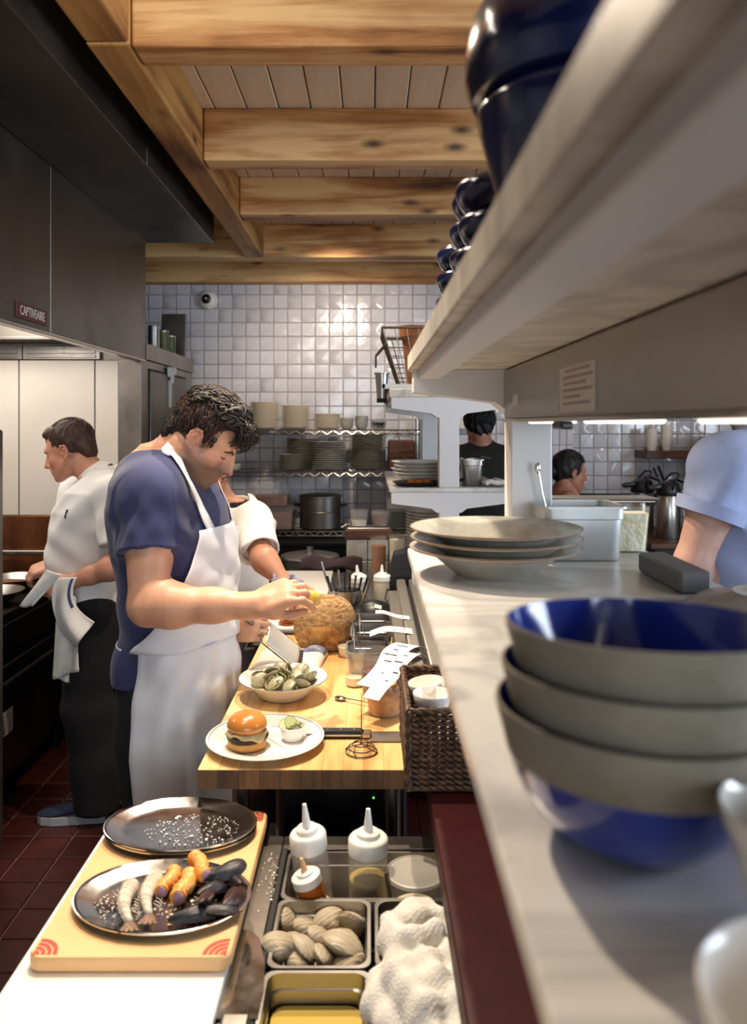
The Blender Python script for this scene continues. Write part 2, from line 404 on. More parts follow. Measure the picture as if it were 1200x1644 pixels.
    g['crab'] = mat('crab_leg', '#e8953a', .4, var=('#f6bf7c', 20, None, .4, .7), bump=(60, .4))
    g['crabend'] = mat('crab_leg_flesh', '#b98da0', .4)
    g['mussel'] = mat('mussel_shell', '#101014', .38, var=('#2d2a33', 12, (1, 4, 1), .4, .7), bump=(30, .3, (1, 6, 1)))
    g['mussel_br'] = mat('brown_mussel_shell', '#3d2620', .25, bump=(30, .3, (1, 6, 1)))
    g['salt'] = mat('salt_flakes', '#e6e0d8', .5)
    g['crust'] = mat('bread_crust', '#d2a872', .75, var=('#83562b', 60, (1, 1, 2.2), .40, .68), bump=(90, .8))
    g['crustlight'] = mat('bread_flour_patch', '#cf9a55', .75, var=('#97602c', 30, None, .42, .66), bump=(70, .7))
    g['lemon'] = mat('yellow_cheese', '#e0b64e', .45)
    g['towel'] = mat('kitchen_towel', '#dedad3', .95, var=('#cfcac2', 12, None, .4, .7), bump=(220, .35), sheen=.2)
    g['stripe'] = mat('towel_stripe', '#39406a', .95, bump=(220, .3))
    g['bluecheck'] = mat('blue_check_cloth', '#a6a5b4', .95, var=('#5d6080', 24, None, .42, .6), bump=(220, .3))
    g['purple'] = mat('plum_cloth', '#4b3a40', .95, bump=(200, .4))
    g['terracotta'] = mat('terracotta', '#b5734a', .75, var=('#a2623b', 10, None, .4, .7))
    g['wire'] = mat('chrome_wire', '#b7b3ad', .25, 1)
    g['rustwire'] = mat('aged_wire', '#6d6152', .4, .9)
    g['glass'] = mat('clear_glass', '#f3f5f5', .03, trans=1, ior=1.45)
    g['amber'] = mat('amber_glass', '#6b4a20', .08, trans=.7)
    g['walnut'] = wood('brown_wood_ledge', ('#2f1a10', '#4a2a19', '#603a24'), 0, 2, .5, knots=False)
    g['greyrail'] = mat('grey_anodised', '#77767a', .5, .5)
    g['alum'] = mat('aluminium_rail', '#b4aea4', .40, .9)
    g['led'] = mat('green_led', '#20c020', .4, emit=('#60ff50', 2.5))
    g['tube'] = mat('lamp_tube', '#fff6ea', .4, emit=('#fff2e0', 2.2))
    g['maroon'] = mat('maroon_badge', '#4a1716', .5)
    g['label'] = mat('paper_label', '#c9c4be', .6)
    g['labelred'] = mat('label_print', '#a08880', .7)
    g['can'] = mat('tin_can', '#9b9a98', .3, .9, bump=(3, .2, (1, 1, 60)))
    g['canlabel'] = mat('green_can_label', '#6f7a4a', .5, var=('#2f3a1c', 40, (5, 5, .6), .4, .62))
    g['egg'] = mat('chopped_salad', '#d5cf9a', .5, var=('#e9e6cc', 40, None, .4, .6), bump=(60, .8))
    g['darkfood'] = mat('dark_sauce', '#23120c', .3)
    g['squash'] = mat('roast_squash', '#b8671d', .45, var=('#7b3f10', 30, None, .4, .7))
    g['meat'] = mat('brown_food', '#6b4230', .6, var=('#8a5a40', 20, None, .4, .7))
    g['greenapple'] = mat('sponge_green', '#5a6a3a', .8)
    g['screen'] = mat('lit_display', '#c8d0d4', .4, emit=('#c8d4da', .6))
    g['amberled'] = mat('button_light', '#d8c08a', .4)
setup_mats()
# ------------------------------------------------------------------ the room
G = WH
FL, CE, BK = 0.0, 2.82, 5.6
def st(name, m, mats, label, cat, smooth=0, loc=(0, 0, 0)):
    return solo(name, m, mats, label, cat, loc=loc, kind='structure', smooth=smooth)
floor = st('floor', M().b2((-3.2, -4, -.12), (4.4, 5.9, -.006)), G['fgrout'], 'dark red quarry tile kitchen floor with grey joints', 'floor')
ceiling = st('ceiling', M().b2((-3.2, -4, CE+.02), (4.4, 5.9, CE+.1)), G['dark'], 'cream painted plank ceiling above the timber beams', 'ceiling')
wall_back = st('wall_back', M().b2((-3.2, BK, 0), (4.4, BK+.12, CE+.02)), G['grout'], 'back wall faced with glossy white square handmade tiles', 'wall')
st('wall_left', M().b2((-3.2, -4, 0), (-3.08, BK, CE+.02)), G['frp'], 'pale left wall behind the cooking range', 'wall')
st('wall_right', M().b2((4.28, 1.9, 0), (4.4, BK, CE+.02)), G['frp'], 'pale right wall of the dining side', 'wall')

# floor tiles, one by one where they are seen
ft = mesh_of('quarry', M().box((0, 0, 0), (.146, .146, .012), .003), G['quarry'], 0)
for i in range(12):
    for j in range(15):
        x = -1.70+.152*i; y = 1.92+.152*j
        part('tile', ft, None, floor, loc=(x, y, -.006), rot=(random.uniform(-.002, .002), random.uniform(-.002, .002), 0))
m = M()
for i in range(-9, 28):
    for j in range(-26, 26):
        if 0 <= i < 12 and 0 <= j < 15: continue
        x = -1.70+.152*i; y = 1.92+.152*j
        if -3.1 < x < 4.3 and 1.2 < y < 5.55: m.b2((x-.073, y-.073, -.012), (x+.073, y+.073, 0))
part('tile', m, G['quarry'], floor, smooth=0, kind='stuff')

# ceiling planks
for i in range(34):
    x = -1.5+.1215*i; w = .118
    part('plank', M().box((0, 0, 0), (w, 6.0, .02), .004), G['plank'], ceiling, smooth=0, loc=(x, 2.58, CE+.01+random.uniform(-.0015, .0015)))

# beams
def cross(y0, y1, x0, x1, lab, zb=2.62):
    m = M().box((0, 0, 0), (x1-x0, y1-y0, CE-zb), .008, seg=2)
    st('ceiling_beam', m, G['beam'], lab, 'beam', smooth=0, loc=((x0+x1)/2, (y0+y1)/2, (CE+zb)/2))
cross(2.06, 2.18, -.632, 2.9, 'knotty pine cross beam nearest the top edge, running right from the long beam')
cross(2.95, 3.06, -.632, 2.9, 'second pine cross beam from the front with a long dark crack')
cross(3.77, 3.90, -.632, 2.9, 'third pine cross beam from the front, paler and slimmer', 2.635)
cross(4.66, 4.81, -2.6, 3.2, 'fourth pine cross beam, running over the end of the long beam')
cross(5.47, 5.595, -2.6, 3.2, 'last pine beam lying against the tiled back wall', 2.62)
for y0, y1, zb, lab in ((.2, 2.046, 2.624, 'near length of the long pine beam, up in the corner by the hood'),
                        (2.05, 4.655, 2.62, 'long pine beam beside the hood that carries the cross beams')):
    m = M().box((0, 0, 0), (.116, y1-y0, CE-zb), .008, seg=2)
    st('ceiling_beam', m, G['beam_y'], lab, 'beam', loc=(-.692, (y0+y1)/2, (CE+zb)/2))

# zellige tiles on the back wall
def tile_mesh():
    m = M(); h = .0485; b = .004; t = random.uniform(.006, .010)
    a, c, d, e = [t+random.uniform(-.0022, .0022) for _ in range(4)]
    vs = [(-h, 0, -h), (h, 0, -h), (h, 0, h), (-h, 0, h), (-h+b, -a, -h+b), (h-b, -c, -h+b), (h-b, -d, h-b), (-h+b, -e, h-b), (random.uniform(-.01, .01), -t-.0012, random.uniform(-.01, .01))]
    fs = [(0, 1, 5, 4), (1, 2, 6, 5), (2, 3, 7, 6), (3, 0, 4, 7), (4, 5, 8), (5, 6, 8), (6, 7, 8), (7, 4, 8)]
    return m.add(vs, fs)
TM = [mesh_of('zellige', tile_mesh(), G['zellige'], 50) for _ in range(10)]
rest = M(); n_t = 0
for i in range(-8, 45):
    for j in range(-1, 27):
        x = -1.2416+.1*i; z = 2.499-.1*j
        if z < .05 or z > 2.66: continue
        own = (-1.62 < x < .55 and 1.43 < z < 2.64) or (1.48 < x < 2.02 and 1.08 < z < 1.66)
        if own and n_t < 300:
            n_t += 1
            part('tile', random.choice(TM), None, wall_back, loc=(x, BK, z), rot=(random.gauss(0, .006), 0, random.gauss(0, .006)))
        elif -1.7 < x < 3.1:
            rest.add(TM[0].vertices and [(v.co.x+x, v.co.y+BK, v.co.z+z) for v in random.choice(TM).vertices], [tuple(p.vertices) for p in TM[0].polygons])
part('tile', rest, G['zellige'], wall_back, smooth=50, kind='stuff')

# cook line end wall: white panels above a steel splash with warm reflections in its colour
we = st('wall_end', M().b2((-3.06, 4.012, 0), (-1.293, 4.10, 1.95)), G['dark'], 'white panelled end wall of the cook line behind the young cook', 'wall')
for x0, x1 in ((-3.06, -1.808), (-1.802, -1.417), (-1.411, -1.293)):
    part('panel', M().b2((x0, 4.0, 1.152), (x1, 4.012, 1.948), .003), G['frp'], we, smooth=0)
part('splash_panel', M().b2((-3.06, 3.998, .72), (-1.293, 4.012, 1.150), .002), G['copper'], we, smooth=0)  # copper reflection and flame glare put into the steel's colour
part('splash_rail', M().b2((-3.06, 3.97, .955), (-1.45, 3.998, .975), .003), G['chrome'], we, smooth=0)

# exhaust hood
hood = thing('exhaust_hood', 'large stainless steel exhaust hood with a dark overhanging fascia at upper left', 'exhaust hood', (-1.173, 2.4, 1.95))
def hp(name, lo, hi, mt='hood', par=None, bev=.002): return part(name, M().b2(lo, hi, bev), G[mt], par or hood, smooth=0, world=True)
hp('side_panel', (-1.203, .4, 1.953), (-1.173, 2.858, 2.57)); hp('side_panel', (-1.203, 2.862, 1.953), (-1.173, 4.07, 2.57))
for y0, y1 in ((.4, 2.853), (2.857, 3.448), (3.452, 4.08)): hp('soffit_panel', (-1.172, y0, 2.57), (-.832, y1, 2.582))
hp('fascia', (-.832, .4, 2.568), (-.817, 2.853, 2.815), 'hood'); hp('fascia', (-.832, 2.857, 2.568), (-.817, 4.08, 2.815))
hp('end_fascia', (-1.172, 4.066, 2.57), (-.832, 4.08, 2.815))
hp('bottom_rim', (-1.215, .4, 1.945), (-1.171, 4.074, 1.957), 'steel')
hp('top_panel', (-3.06, .4, 2.40), (-1.203, 4.08, 2.42), 'steel')
hp('end_panel', (-3.06, 4.062, 1.953), (-1.203, 4.08, 2.40), 'steel_dk')
for k in range(5):
    x1 = -1.40-.405*k
    b = hp('baffle_filter', (x1-.40, 4.035, 1.956), (x1, 4.06, 2.035), 'steel')
    for q in range(3): hp('slat', (x1-.38, 4.028, 1.965+.022*q), (x1-.02, 4.036, 1.979+.022*q), 'steel', b, .002)
hp('grease_ledge', (-3.06, 3.86, 2.04), (-1.30, 4.05, 2.055), 'steel_dk')
hp('lamp_lens', (-2.9, 3.5, 2.38), (-1.5, 3.75, 2.40), 'tube')
badge = part('maker_badge', M().b2((-1.1735, 2.575, 1.975), (-1.169, 2.822, 2.028), .001), G['maroon'], hood, smooth=0, world=True, label='small maroon maker badge with white capitals')
def text(body, size, mt, parent, X, name='lettering', ext=.0004, xs=1.0):
    c = bpy.data.curves.new('lettering', 'FONT'); c.body = body; c.size = size; c.extrude = ext; c.align_x = 'CENTER'; c.align_y = 'CENTER'; c.resolution_u = 2
    o = bpy.data.objects.new('tmp', c); COL.objects.link(o)
    bpy.context.view_layer.update()
    me = bpy.data.meshes.new_from_object(o.evaluated_get(bpy.context.evaluated_depsgraph_get()))
    bpy.data.objects.remove(o); me.materials.clear(); me.materials.append(G[mt] if isinstance(mt, str) else mt)
    me.transform(X @ Matrix.Diagonal((xs, 1, 1, 1)))
    return part(name, me, None, parent, world=True)
# text plane facing +X: local x -> +Y, local y -> +Z
FX = lambda c: Matrix.Translation(c) @ Matrix(((0, 0, 1, 0), (1, 0, 0, 0), (0, 1, 0, 0), (0, 0, 0, 1)))
text('CAPTIVEAIRE', .046, 'label', badge, FX((-1.1685, 2.70, 2.002)), xs=.74)

# steel cold room beside the end wall
cold = thing('cold_room', 'grey steel cold room with a door, behind the chef in navy', 'cold room', (-1.24, 4.6, 0))
part('body', M().b2((-1.293, 4.0, 0), (-1.175, 5.14, 1.955), .002), G['steel_dk'], cold, smooth=0, world=True)
part('top_trim', M().b2((-1.292, 4.085, 1.957), (-1.166, 5.15, 2.045), .003), G['steel_dk'], cold, smooth=0, world=True)
dr = part('door', M().b2((-1.174, 4.14, .06), (-1.165, 4.93, 1.905), .004), G['hood'], cold, smooth=0, world=True)
part('gasket', M().b2((-1.1745, 4.13, 1.905), (-1.168, 4.94, 1.915)), G['rubber'], dr, smooth=0, world=True)
hm = M()
for p in ([(0, 0), (.055, .01), (.04, -.155), (.012, -.155)],):
    hm.prism(p, .01, FX((-1.166, 4.50, 1.872)))
hm.b2((-1.165, 4.47, 1.89), (-1.15, 4.53, 1.95), .004).b2((-1.165, 4.545, 1.905), (-1.14, 4.60, 1.955), .006)
hm.cyl((-1.152, 4.53, 1.93), (-1.152, 4.53, 1.86), .012)
part('hinge', hm, G['white_paint'], dr, smooth=30, world=True, label='white hinge bracket')
pb = M().prism([(-.03, .03), (.03, .03), (0, -.03)], .012, FX((-1.166, 4.42, 1.55)))
part('latch', pb, G['black'], dr, smooth=0, world=True)

def can(loc, lab, mt, h=.13, r=.032):
    t = thing('tin_can', lab, 'tin can', loc)
    part('body', M().lathe([(0, 0), (r, 0), (r*1.02, .003), (r, .007), (r, h-.007), (r*1.02, h-.003), (r*.94, h), (r*.92, h-.004), (0, h-.004)], 28), G['can'], t)
    if mt: part('paper_label', M().lathe([(r*1.012, .012), (r*1.012, h-.012)], 28), G[mt], t)
    return t
can((-1.222, 4.40, 2.046), 'bare ribbed silver tin can on top of the cold room', None)
can((-1.226, 4.62, 2.046), 'tin can with a green asparagus picture label, beside the bare silver can', 'canlabel')
can((-1.23, 4.80, 2.046), 'tin can with a green picture label, farthest from the hood', 'canlabel', .12)
solo('leaning_board', M().b2((-.11, -.012, 0), (.05, .012, .30), .004), G['steel_dk'], 'grey steel sheet leaning on top of the cold room behind the cans', 'steel sheet', (-1.26, 5.10, 2.046), (R(-6), 0, 0))

# dome camera on the back wall
dc = thing('security_camera', 'small white dome security camera with a black eye on the tiles', 'security camera', tuple(at(335, 482, 5.57)))
part('housing', M().ell((0, 0, 0), (.068, .055, .068)), G['plastic_white'], dc, smooth=180)
ey = part('lens_dome', M().ell((-.006, -.022, .002), (.042, .045, .042)), G['blackplastic'], dc, smooth=180)
part('lens', M().ell((-.010, -.062, .004), (.012, .008, .012), nu=12, nv=8), G['chrome'], ey, smooth=180)

# tall steel appliance at the left edge
tc_ = thing('upright_fridge', 'tall steel appliance, only its edge seen at the far left', 'fridge', (-1.75, 2.35, 0))
part('body', M().b2((-.45, -.5, .08), (.407, .47, 1.62), .006), G['steel'], tc_, smooth=0)
part('door', M().b2((.408, -.49, .1), (.432, .45, 1.60), .006), G['steel_dk'], tc_, smooth=0)
part('kick', M().b2((-.4, -.45, 0), (.38, .42, .08)), G['black'], tc_, smooth=0)

# cooking range
rg = thing('cooking_range', 'black cooking range with pans on top in front of the young cook', 'range', (-2.0, 3.45, 0))
part('body', M().b2((-.45, -.52, .12), (.462, .52, .80), .005), G['black'], rg, smooth=0, world=False)
part('top', M().b2((-.46, -.53, .80), (.475, .53, .83), .006), G['dark'], rg, smooth=0)
od = part('oven_door', M().b2((.463, -.42, .17), (.49, .42, .62), .006), G['black'], rg, smooth=0)
part('handle', M().tube([(.49, -.32, .57), (.53, -.32, .57), (.53, .32, .57), (.49, .32, .57)], .011), G['dark'], od)
part('data_label', M().b2((.4905, -.30, .33), (.4915, -.16, .43)), G['label'], od, smooth=0, label='white data label with small print')
lm = M()
for k in range(6): lm.b2((.4916, -.288, .342+.0135*k), (.4920, -.288+random.uniform(.07, .115), .347+.0135*k))
part('print', lm, G['labelred'], od, smooth=0)
cp = part('control_panel', M().b2((.463, -.5, .66), (.485, .5, .785), .004), G['dark'], rg, smooth=0)
for (x, y) in ((-.25, -.27), (.2, -.27), (-.25, .25), (.2, .25)):
    g = M()
    for k in range(4):
        a = PI/4*k; g.box((x, y, .842), (.34, .014, .018), .003, (0, 0, a))
    part('burner_grate', g, G['black'], rg, smooth=0)
for (sx, sy) in ((-.4, -.46), (.42, -.46), (-.4, .46), (.42, .46)): part('leg', M().cyl((sx, sy, 0), (sx, sy, .12), .025), G['dark'], rg)
def saute(loc, lab, rot, food):
    t = thing('frying_pan', lab, 'frying pan', loc, rot)
    part('body', M().lathe([(0, 0), (.095, 0), (.13, .035), (.133, .037), (.128, .037), (.093, .004), (0, .004)], 36), G['steel'], t)
    part('handle', M().tube([(.125, 0, .03), (.2, 0, .05), (.31, 0, .06)], .009, 8, flat=.6), G['steel_dk'], t)
    if food: part('browned_food', M().ell((.01, .01, .010), (.085, .075, .012)), G[food], t, smooth=180)
    return t
saute((-1.66, 3.42, .853), 'steel frying pan on the near burner of the range', R(160), None)
saute((-1.70, 3.72, .853), 'steel frying pan with browned food on the far burner of the range', R(150), 'meat')
# ------------------------------------------------------------------ the two marble passes
def pass_unit(y0, y1, lab_low, lab_up, lab_fr, post_ys):
    x0, x1 = .0825, .592
    low = solo('pass_counter', M().box((0, 0, 0), (x1-x0, y1-y0, .02), .003), G['marble'], lab_low, 'counter', ((x0+x1)/2, (y0+y1)/2, 1.34))
    up = solo('pass_shelf', M().box((0, 0, 0), (x1-x0, y1-y0, .036), .003), G['marble_shelf'], lab_up, 'shelf', ((x0+x1)/2, (y0+y1)/2, 1.752))
    fr = thing('pass_stand', lab_fr, 'stand', (.337, (y0+y1)/2, 0))
    for z in (1.7338, 1.3298):                         # tops of the two arm levels
        for xx in (x0+.018, x1-.018-.045):
            part('rail', M().b2((xx, y0+.006, z-.020), (xx+.045, y1-.006, z), .002), G['white_paint'], fr, smooth=0, world=True)
    for y in post_ys:
        for z0, z1 in ((0, 1.3295), (1.3505, 1.7335)): part('post', M().b2((.294, y, z0), (.380, y+.08, z1), .003), G['white_paint'], fr, smooth=0, world=True)
        for z in (1.7335, 1.3295):
            poly = [(-.245, 0), (.245, 0), (.245, -.046), (.075, -.068), (.052, -.085), (-.052, -.085), (-.075, -.068), (-.245, -.046)]
            X = Matrix.Translation((.337, y+.0805, z)) @ Matrix(((1, 0, 0, 0), (0, 0, -1, 0), (0, 1, 0, 0), (0, 0, 0, 1)))
            part('bracket', M().prism(poly[::-1], .081, X), G['white_paint'], fr, smooth=0, world=True)
    return low, up, fr
pass_unit(-.95, 1.70, 'white marble pass counter running along the right side with plates and bowls', 'marble shelf slab above the near pass, carrying blue pots', 'white painted steel frame holding the near marble pass', (1.62, -.90))
pass_unit(3.30, 4.50, 'white marble pass counter farther back with plates on it', 'top marble slab of the far pass with a wire basket on it', 'white painted steel frame with T brackets holding the far pass', (3.302, 4.38))

# steel food warmer under the near shelf
wm = thing('food_warmer', 'long stainless steel food warmer hung under the near marble shelf', 'food warmer', (.35, 1.0, 1.63))
part('body', M().b2((.278, .12, 1.629), (.47, 1.608, 1.732), .003), G['steel'], wm, smooth=0, world=True)
part('bottom_lip', M().b2((.274, .12, 1.624), (.296, 1.612, 1.630), .001), G['chrome'], wm, smooth=0, world=True)
for y0, y1 in ((.25, .75), (.85, 1.15), (1.22, 1.55)):
    part('lamp_tube', M().cyl((.320, y0, 1.6255), (.320, y1, 1.6255), .0045), G['tube'], wm, world=True)
lb = part('paper_sign', M().b2((.2768, .955, 1.636), (.278, 1.132, 1.700)), G['label'], wm, smooth=0, world=True, label='worn white paper notice')
lm = M()
for k, (a, b_) in enumerate(((.03, .17), (.02, .185), (.02, .15), (.02, .18), (.02, .12), (.02, .17))):
    lm.b2((.2764, 1.131-b_*.9, 1.692-.009*k), (.2768, 1.131-a*.9, 1.6935-.009*k+.002))
part('print', lm, G['labelred'], lb, smooth=0, world=True)
part('sticker', M().b2((.2772, 1.46, 1.655), (.278, 1.51, 1.676)), G['label'], wm, smooth=0, world=True)
part('cable_clip', M().b2((.29, 1.18, 1.612), (.31, 1.24, 1.624), .003), G['blackplastic'], wm, smooth=0, world=True)

# counters on the kitchen side
led = solo('ledge_counter', M().b2((.1155, .30, .86), (.60, 1.612, .908), .003).b2((.50, .30, .01), (.60, 1.612, .8595)), G['redledge'], 'oxblood red laminate ledge below the marble pass', 'counter', smooth=0)
bt = thing('butcher_block_table', 'thick maple butcher block table with burger and clams on it', 'table', (-.12, 2.1, 0))
xs = -.354; n = 11; w = (.114+.354)/n
for k in range(n):
    y0, y1 = 1.60, 2.62
    m = M().b2((xs+w*k+.0001, y0, .870), (xs+w*(k+1)-.0001, y1, .910+random.uniform(-.0002, .0001)), .0005)
    part('stave', m, G['butcher'], bt, smooth=0, world=True)
    part('end_cap', M().b2((xs+w*k+.0002, y0-.0016, .8712), (xs+w*(k+1)-.0002, y0+.001, .9092), .0004), G['endgrain_shaded'], bt, smooth=0, world=True)
for (x, y) in ((-.285, 1.72), (.05, 1.72), (-.285, 2.52), (.05, 2.52)):
    lg = part('leg', M().cyl((x, y, .03), (x, y, .87), .019), G['steel'], bt, world=True)
    part('foot', M().cyl((x, y, 0), (x, y, .03), .024, .02), G['rubber'], lg, world=True)
part('undershelf', M().b2((-.33, 1.66, .28), (.09, 2.58, .30), .003), G['steel_dk'], bt, smooth=0, world=True)
uf = thing('undercounter_fridge', 'dark undercounter unit with a tiny green light beneath the butcher block', 'fridge', (-.05, 1.95, 0))
part('body', M().b2((-.20, 1.78, .31), (.085, 2.5, .82), .006), G['black'], uf, smooth=0, world=True)
part('door', M().b2((-.195, 1.76, .33), (.08, 1.779, .80), .004), G['blackplastic'], uf, smooth=0, world=True)
part('pilot_light', M().ell(at(600, 1281, 1.757), (.0022, .0018, .0022), nu=8, nv=6), G['led'], uf, smooth=180, world=True)
stb = thing('steel_table', 'steel prep table holding the white board behind the butcher block', 'table', (-.1, 3.3, 0))
part('top', M().b2((-.40, 2.64, .865), (.12, 3.80, .897), .004), G['steel'], stb, smooth=0, world=True)
part('body', M().b2((-.36, 2.70, .12), (.10, 3.76, .864), .004), G['black'], stb, smooth=0, world=True)
for (x, y) in ((-.33, 2.75), (.07, 2.75), (-.33, 3.7), (.07, 3.7)): part('leg', M().cyl((x, y, 0), (x, y, .12), .02), G['steel_dk'], stb, world=True)
part('towel_rail', M().tube([(-.40, 2.70, .84), (-.43, 2.70, .84), (-.43, 3.60, .84), (-.40, 3.60, .84)], .006), G['chrome'], stb, world=True)
# tiled half wall with brown ledge
hw = thing('half_wall', 'low tiled half wall with a brown wood ledge behind the squeeze bottles', 'half wall', (0, 3.98, 0))
part('core', M().b2((-.118, 3.93, 0), (.10, 4.06, 1.04)), G['grout'], hw, smooth=0, world=True)
part('ledge', M().b2((-.125, 3.915, 1.04), (.112, 4.08, 1.09), .004), G['walnut'], hw, smooth=0, world=True)
for i in range(2):
    for j in range(3):
        part('tile', M().b2((-.116+.107*i, 3.918, .935-.107*j), (-.013+.107*i, 3.93, 1.038-.107*j), .003), G['stone_cer'], hw, smooth=0, world=True)
part('corner_post', M().b2((.101, 3.912, .7), (.118, 4.0, 1.04), .003), G['walnut'], hw, smooth=0, world=True)
# dark back counter below the wire shelves
bcn = thing('back_counter', 'dark low back counter under the wire shelves', 'counter', (-.3, 5.3, 0))
part('body', M().b2((-1.1, 4.95, .08), (.325, 5.57, .84), .005), G['black'], bcn, smooth=0, world=True)
part('top', M().b2((-1.12, 4.93, .84), (.34, 5.58, .87), .004), G['dark'], bcn, smooth=0, world=True)
part('plinth', M().b2((-1.05, 5.0, 0), (.32, 5.55, .08)), G['rubber'], bcn, smooth=0, world=True)
# alloy ticket rail ledge and printer on the kitchen side
tr = thing('ticket_rail', 'two track aluminium ticket rail beside the marble pass holding paper orders', 'ticket rail', (.13, 2.5, .91))
part('base', M().b2((.072, 2.02, .9105), (.24, 3.02, .975), .003), G['alum'], tr, smooth=0, world=True)
for xx in (.105, .152):
    part('track', M().b2((xx, 1.95, .976), (xx+.034, 3.06, 1.012), .006, seg=2), G['alum'], tr, smooth=20, world=True)
part('groove', M().b2((.140, 1.96, .976), (.151, 3.05, .985)), G['rubber'], tr, smooth=0, world=True)

# prep station in front
ps = thing('prep_station', 'dark steel prep station with sunken pans at the bottom of the picture', 'prep station', (-.2, 1.2, 0))
def pp(name, lo, hi, mt='dark', bev=.002): return part(name, M().b2(lo, hi, bev), G[mt], ps, smooth=0, world=True)
pp('worktop', (-.535, .72, .762), (-.172, 1.575, .787), 'steel_dk'); pp('back_strip', (-.172, 1.528, .762), (.40, 1.575, .787), 'steel_dk')
pp('front_strip', (-.172, .72, .762), (.40, .80, .787), 'steel_dk'); pp('side_strip', (.335, .80, .762), (.40, 1.528, .787), 'steel_dk')
pp('gasket', (-.172, .80, .755), (-.160, 1.528, .789), 'rubber'); pp('gasket', (-.160, 1.518, .74), (.335, 1.528, .775), 'rubber')
pp('cabinet', (-.535, .74, .10), (.40, 1.56, .58), 'black'); pp('side_panel', (-.535, .74, .58), (-.50, 1.56, .762), 'steel_dk')
pp('back_panel', (-.50, 1.53, .58), (.40, 1.56, .762), 'steel_dk')
pp('divider_bar', (-.160, 1.186, .770), (.335, 1.1875, .784), 'steel'); pp('divider_bar', (-.160, 1.3605, .770), (.335, 1.362, .784), 'steel')
for (x, y) in ((-.5, .8), (.36, .8), (-.5, 1.5), (.36, 1.5)): part('caster', M().cyl((x-.015, y, .05), (x+.015, y, .05), .05), G['rubber'], ps, world=True)
# ------------------------------------------------------------------ plates, bowls and pans
def onz(px, py, z):                                    # where the sight line of a photo point meets the level z
    return at(px, py, 1250*(EYE-z)/(py-681))
def rrect(hx, hy, r, z, n=5):
    r = min(r, hx*.999, hy*.999); out = []
    for cx, cy, a0 in ((hx-r, hy-r, 0), (-hx+r, hy-r, PI/2), (-hx+r, -hy+r, PI), (hx-r, -hy+r, 1.5*PI)):
        for k in range(n): a = a0+PI/2*k/(n-1); out.append((cx+r*math.cos(a), cy+r*math.sin(a), z))
    return out
def rr_loft(m, secs, cap0=False, cap1=False, n=5, T=None):
    vs = []; fs = []; N = 4*n
    for s_ in secs: vs += rrect(*s_, n=n)
    for i in range(len(secs)-1):
        a = i*N; b = a+N
        for k in range(N): fs.append((a+k, a+(k+1) % N, b+(k+1) % N, b+k))
    if cap0: fs.append(tuple(reversed(range(N))))
    if cap1: fs.append(tuple(range((len(secs)-1)*N, len(secs)*N)))
    return m.add(vs, fs, T)
def gn_pan(name, loc, lx, ly, h, lab, mt='steel', rot=0, group=None):
    """steel counter pan, loc = centre of its floor"""
    m = M(); a, b = lx/2, ly/2
    rr_loft(m, [(a-.014, b-.014, .02, .0), (a-.010, b-.010, .024, .006), (a-.007, b-.007, .022, h*.75), (a-.0045, b-.0045, .020, h*.77), (a-.004, b-.004, .02, h-.004),
                (a, b, .016, h-.004), (a, b, .016, h), (a-.0055, b-.0055, .02, h), (a-.0065, b-.0065, .02, h*.77), (a-.009, b-.009, .022, h*.75), (a-.012, b-.012, .024, .008), (a-.02, b-.02, .02, .003)], True, True)
    return solo(name, m, G[mt], lab, 'pan', loc, rot, group=group, smooth=40)
def plate_prof(r, h, t=.004):                          # flat plate with a raised rim
    return [(0, 0), (r*.58, 0), (r*.62, .002), (r*.97, h-.002), (r, h-.0005), (r*.985, h+.001), (r*.955, h), (r*.64, .002+t), (r*.6, t), (0, t)]
def bowl_prof(r, h, t=.003, base=.45):                 # wide rim bowl
    return [(0, 0), (r*base, 0), (r*base*1.06, .004), (r*.74, h*.72), (r*.80, h*.82), (r*.985, h-.003), (r, h-.001), (r*.99, h+.0015), (r*.80, h*.82+t), (r*.73, h*.72+t*1.3), (r*base, .006+t), (0, .005+t)]
def stack(n, maker, loc, step, where, group, jit=.0015):
    """n separate things one above another; maker(label, loc)"""
    first = None; out = []
    for k in range(n):
        lab = where.format(ORD[n-1-k] if n-1-k < len(ORD) else 'lowest')
        p = (loc[0]+random.uniform(-jit, jit), loc[1]+random.uniform(-jit, jit), loc[2]+k*step)
        if first is None: o = first = maker(lab, p); o['group'] = group
        else: o = dup(first, p, (0, 0, random.uniform(0, 6)), lab, group)
        out.append(o)
    return out
ATK = {}
def plain_plate(mt, r, h, key, name='plate', cat='plate', prof=None, n=32):
    def mk(lab, p):
        if key not in ATK: ATK[key] = mesh_of(name, M().lathe(prof or plate_prof(r, h), n), G[mt], 40)
        return solo(name, ATK[key], None, lab, cat, p)
    return mk

# ---- near pass: wide rimmed bowls
def rim_bowl(lab, p):
    t = thing('pasta_bowl', lab, 'bowl', p)
    part('body', M().lathe(bowl_prof(.153, .050), 64), G['stone_cer'], t, smooth=40)
    part('bare_rim', M().tube([(.1528*math.cos(2*PI*k/64), .1528*math.sin(2*PI*k/64), .0500) for k in range(64)], .0013, 6, True), G['stone_rim'], t, label='unglazed brown rim')
    return t
stack(3, rim_bowl, (.227, 1.405, 1.350), .0175, 'grey glazed wide rimmed bowl with a brown edge, {} of three on the near pass', 'wide rimmed bowls on the near pass')
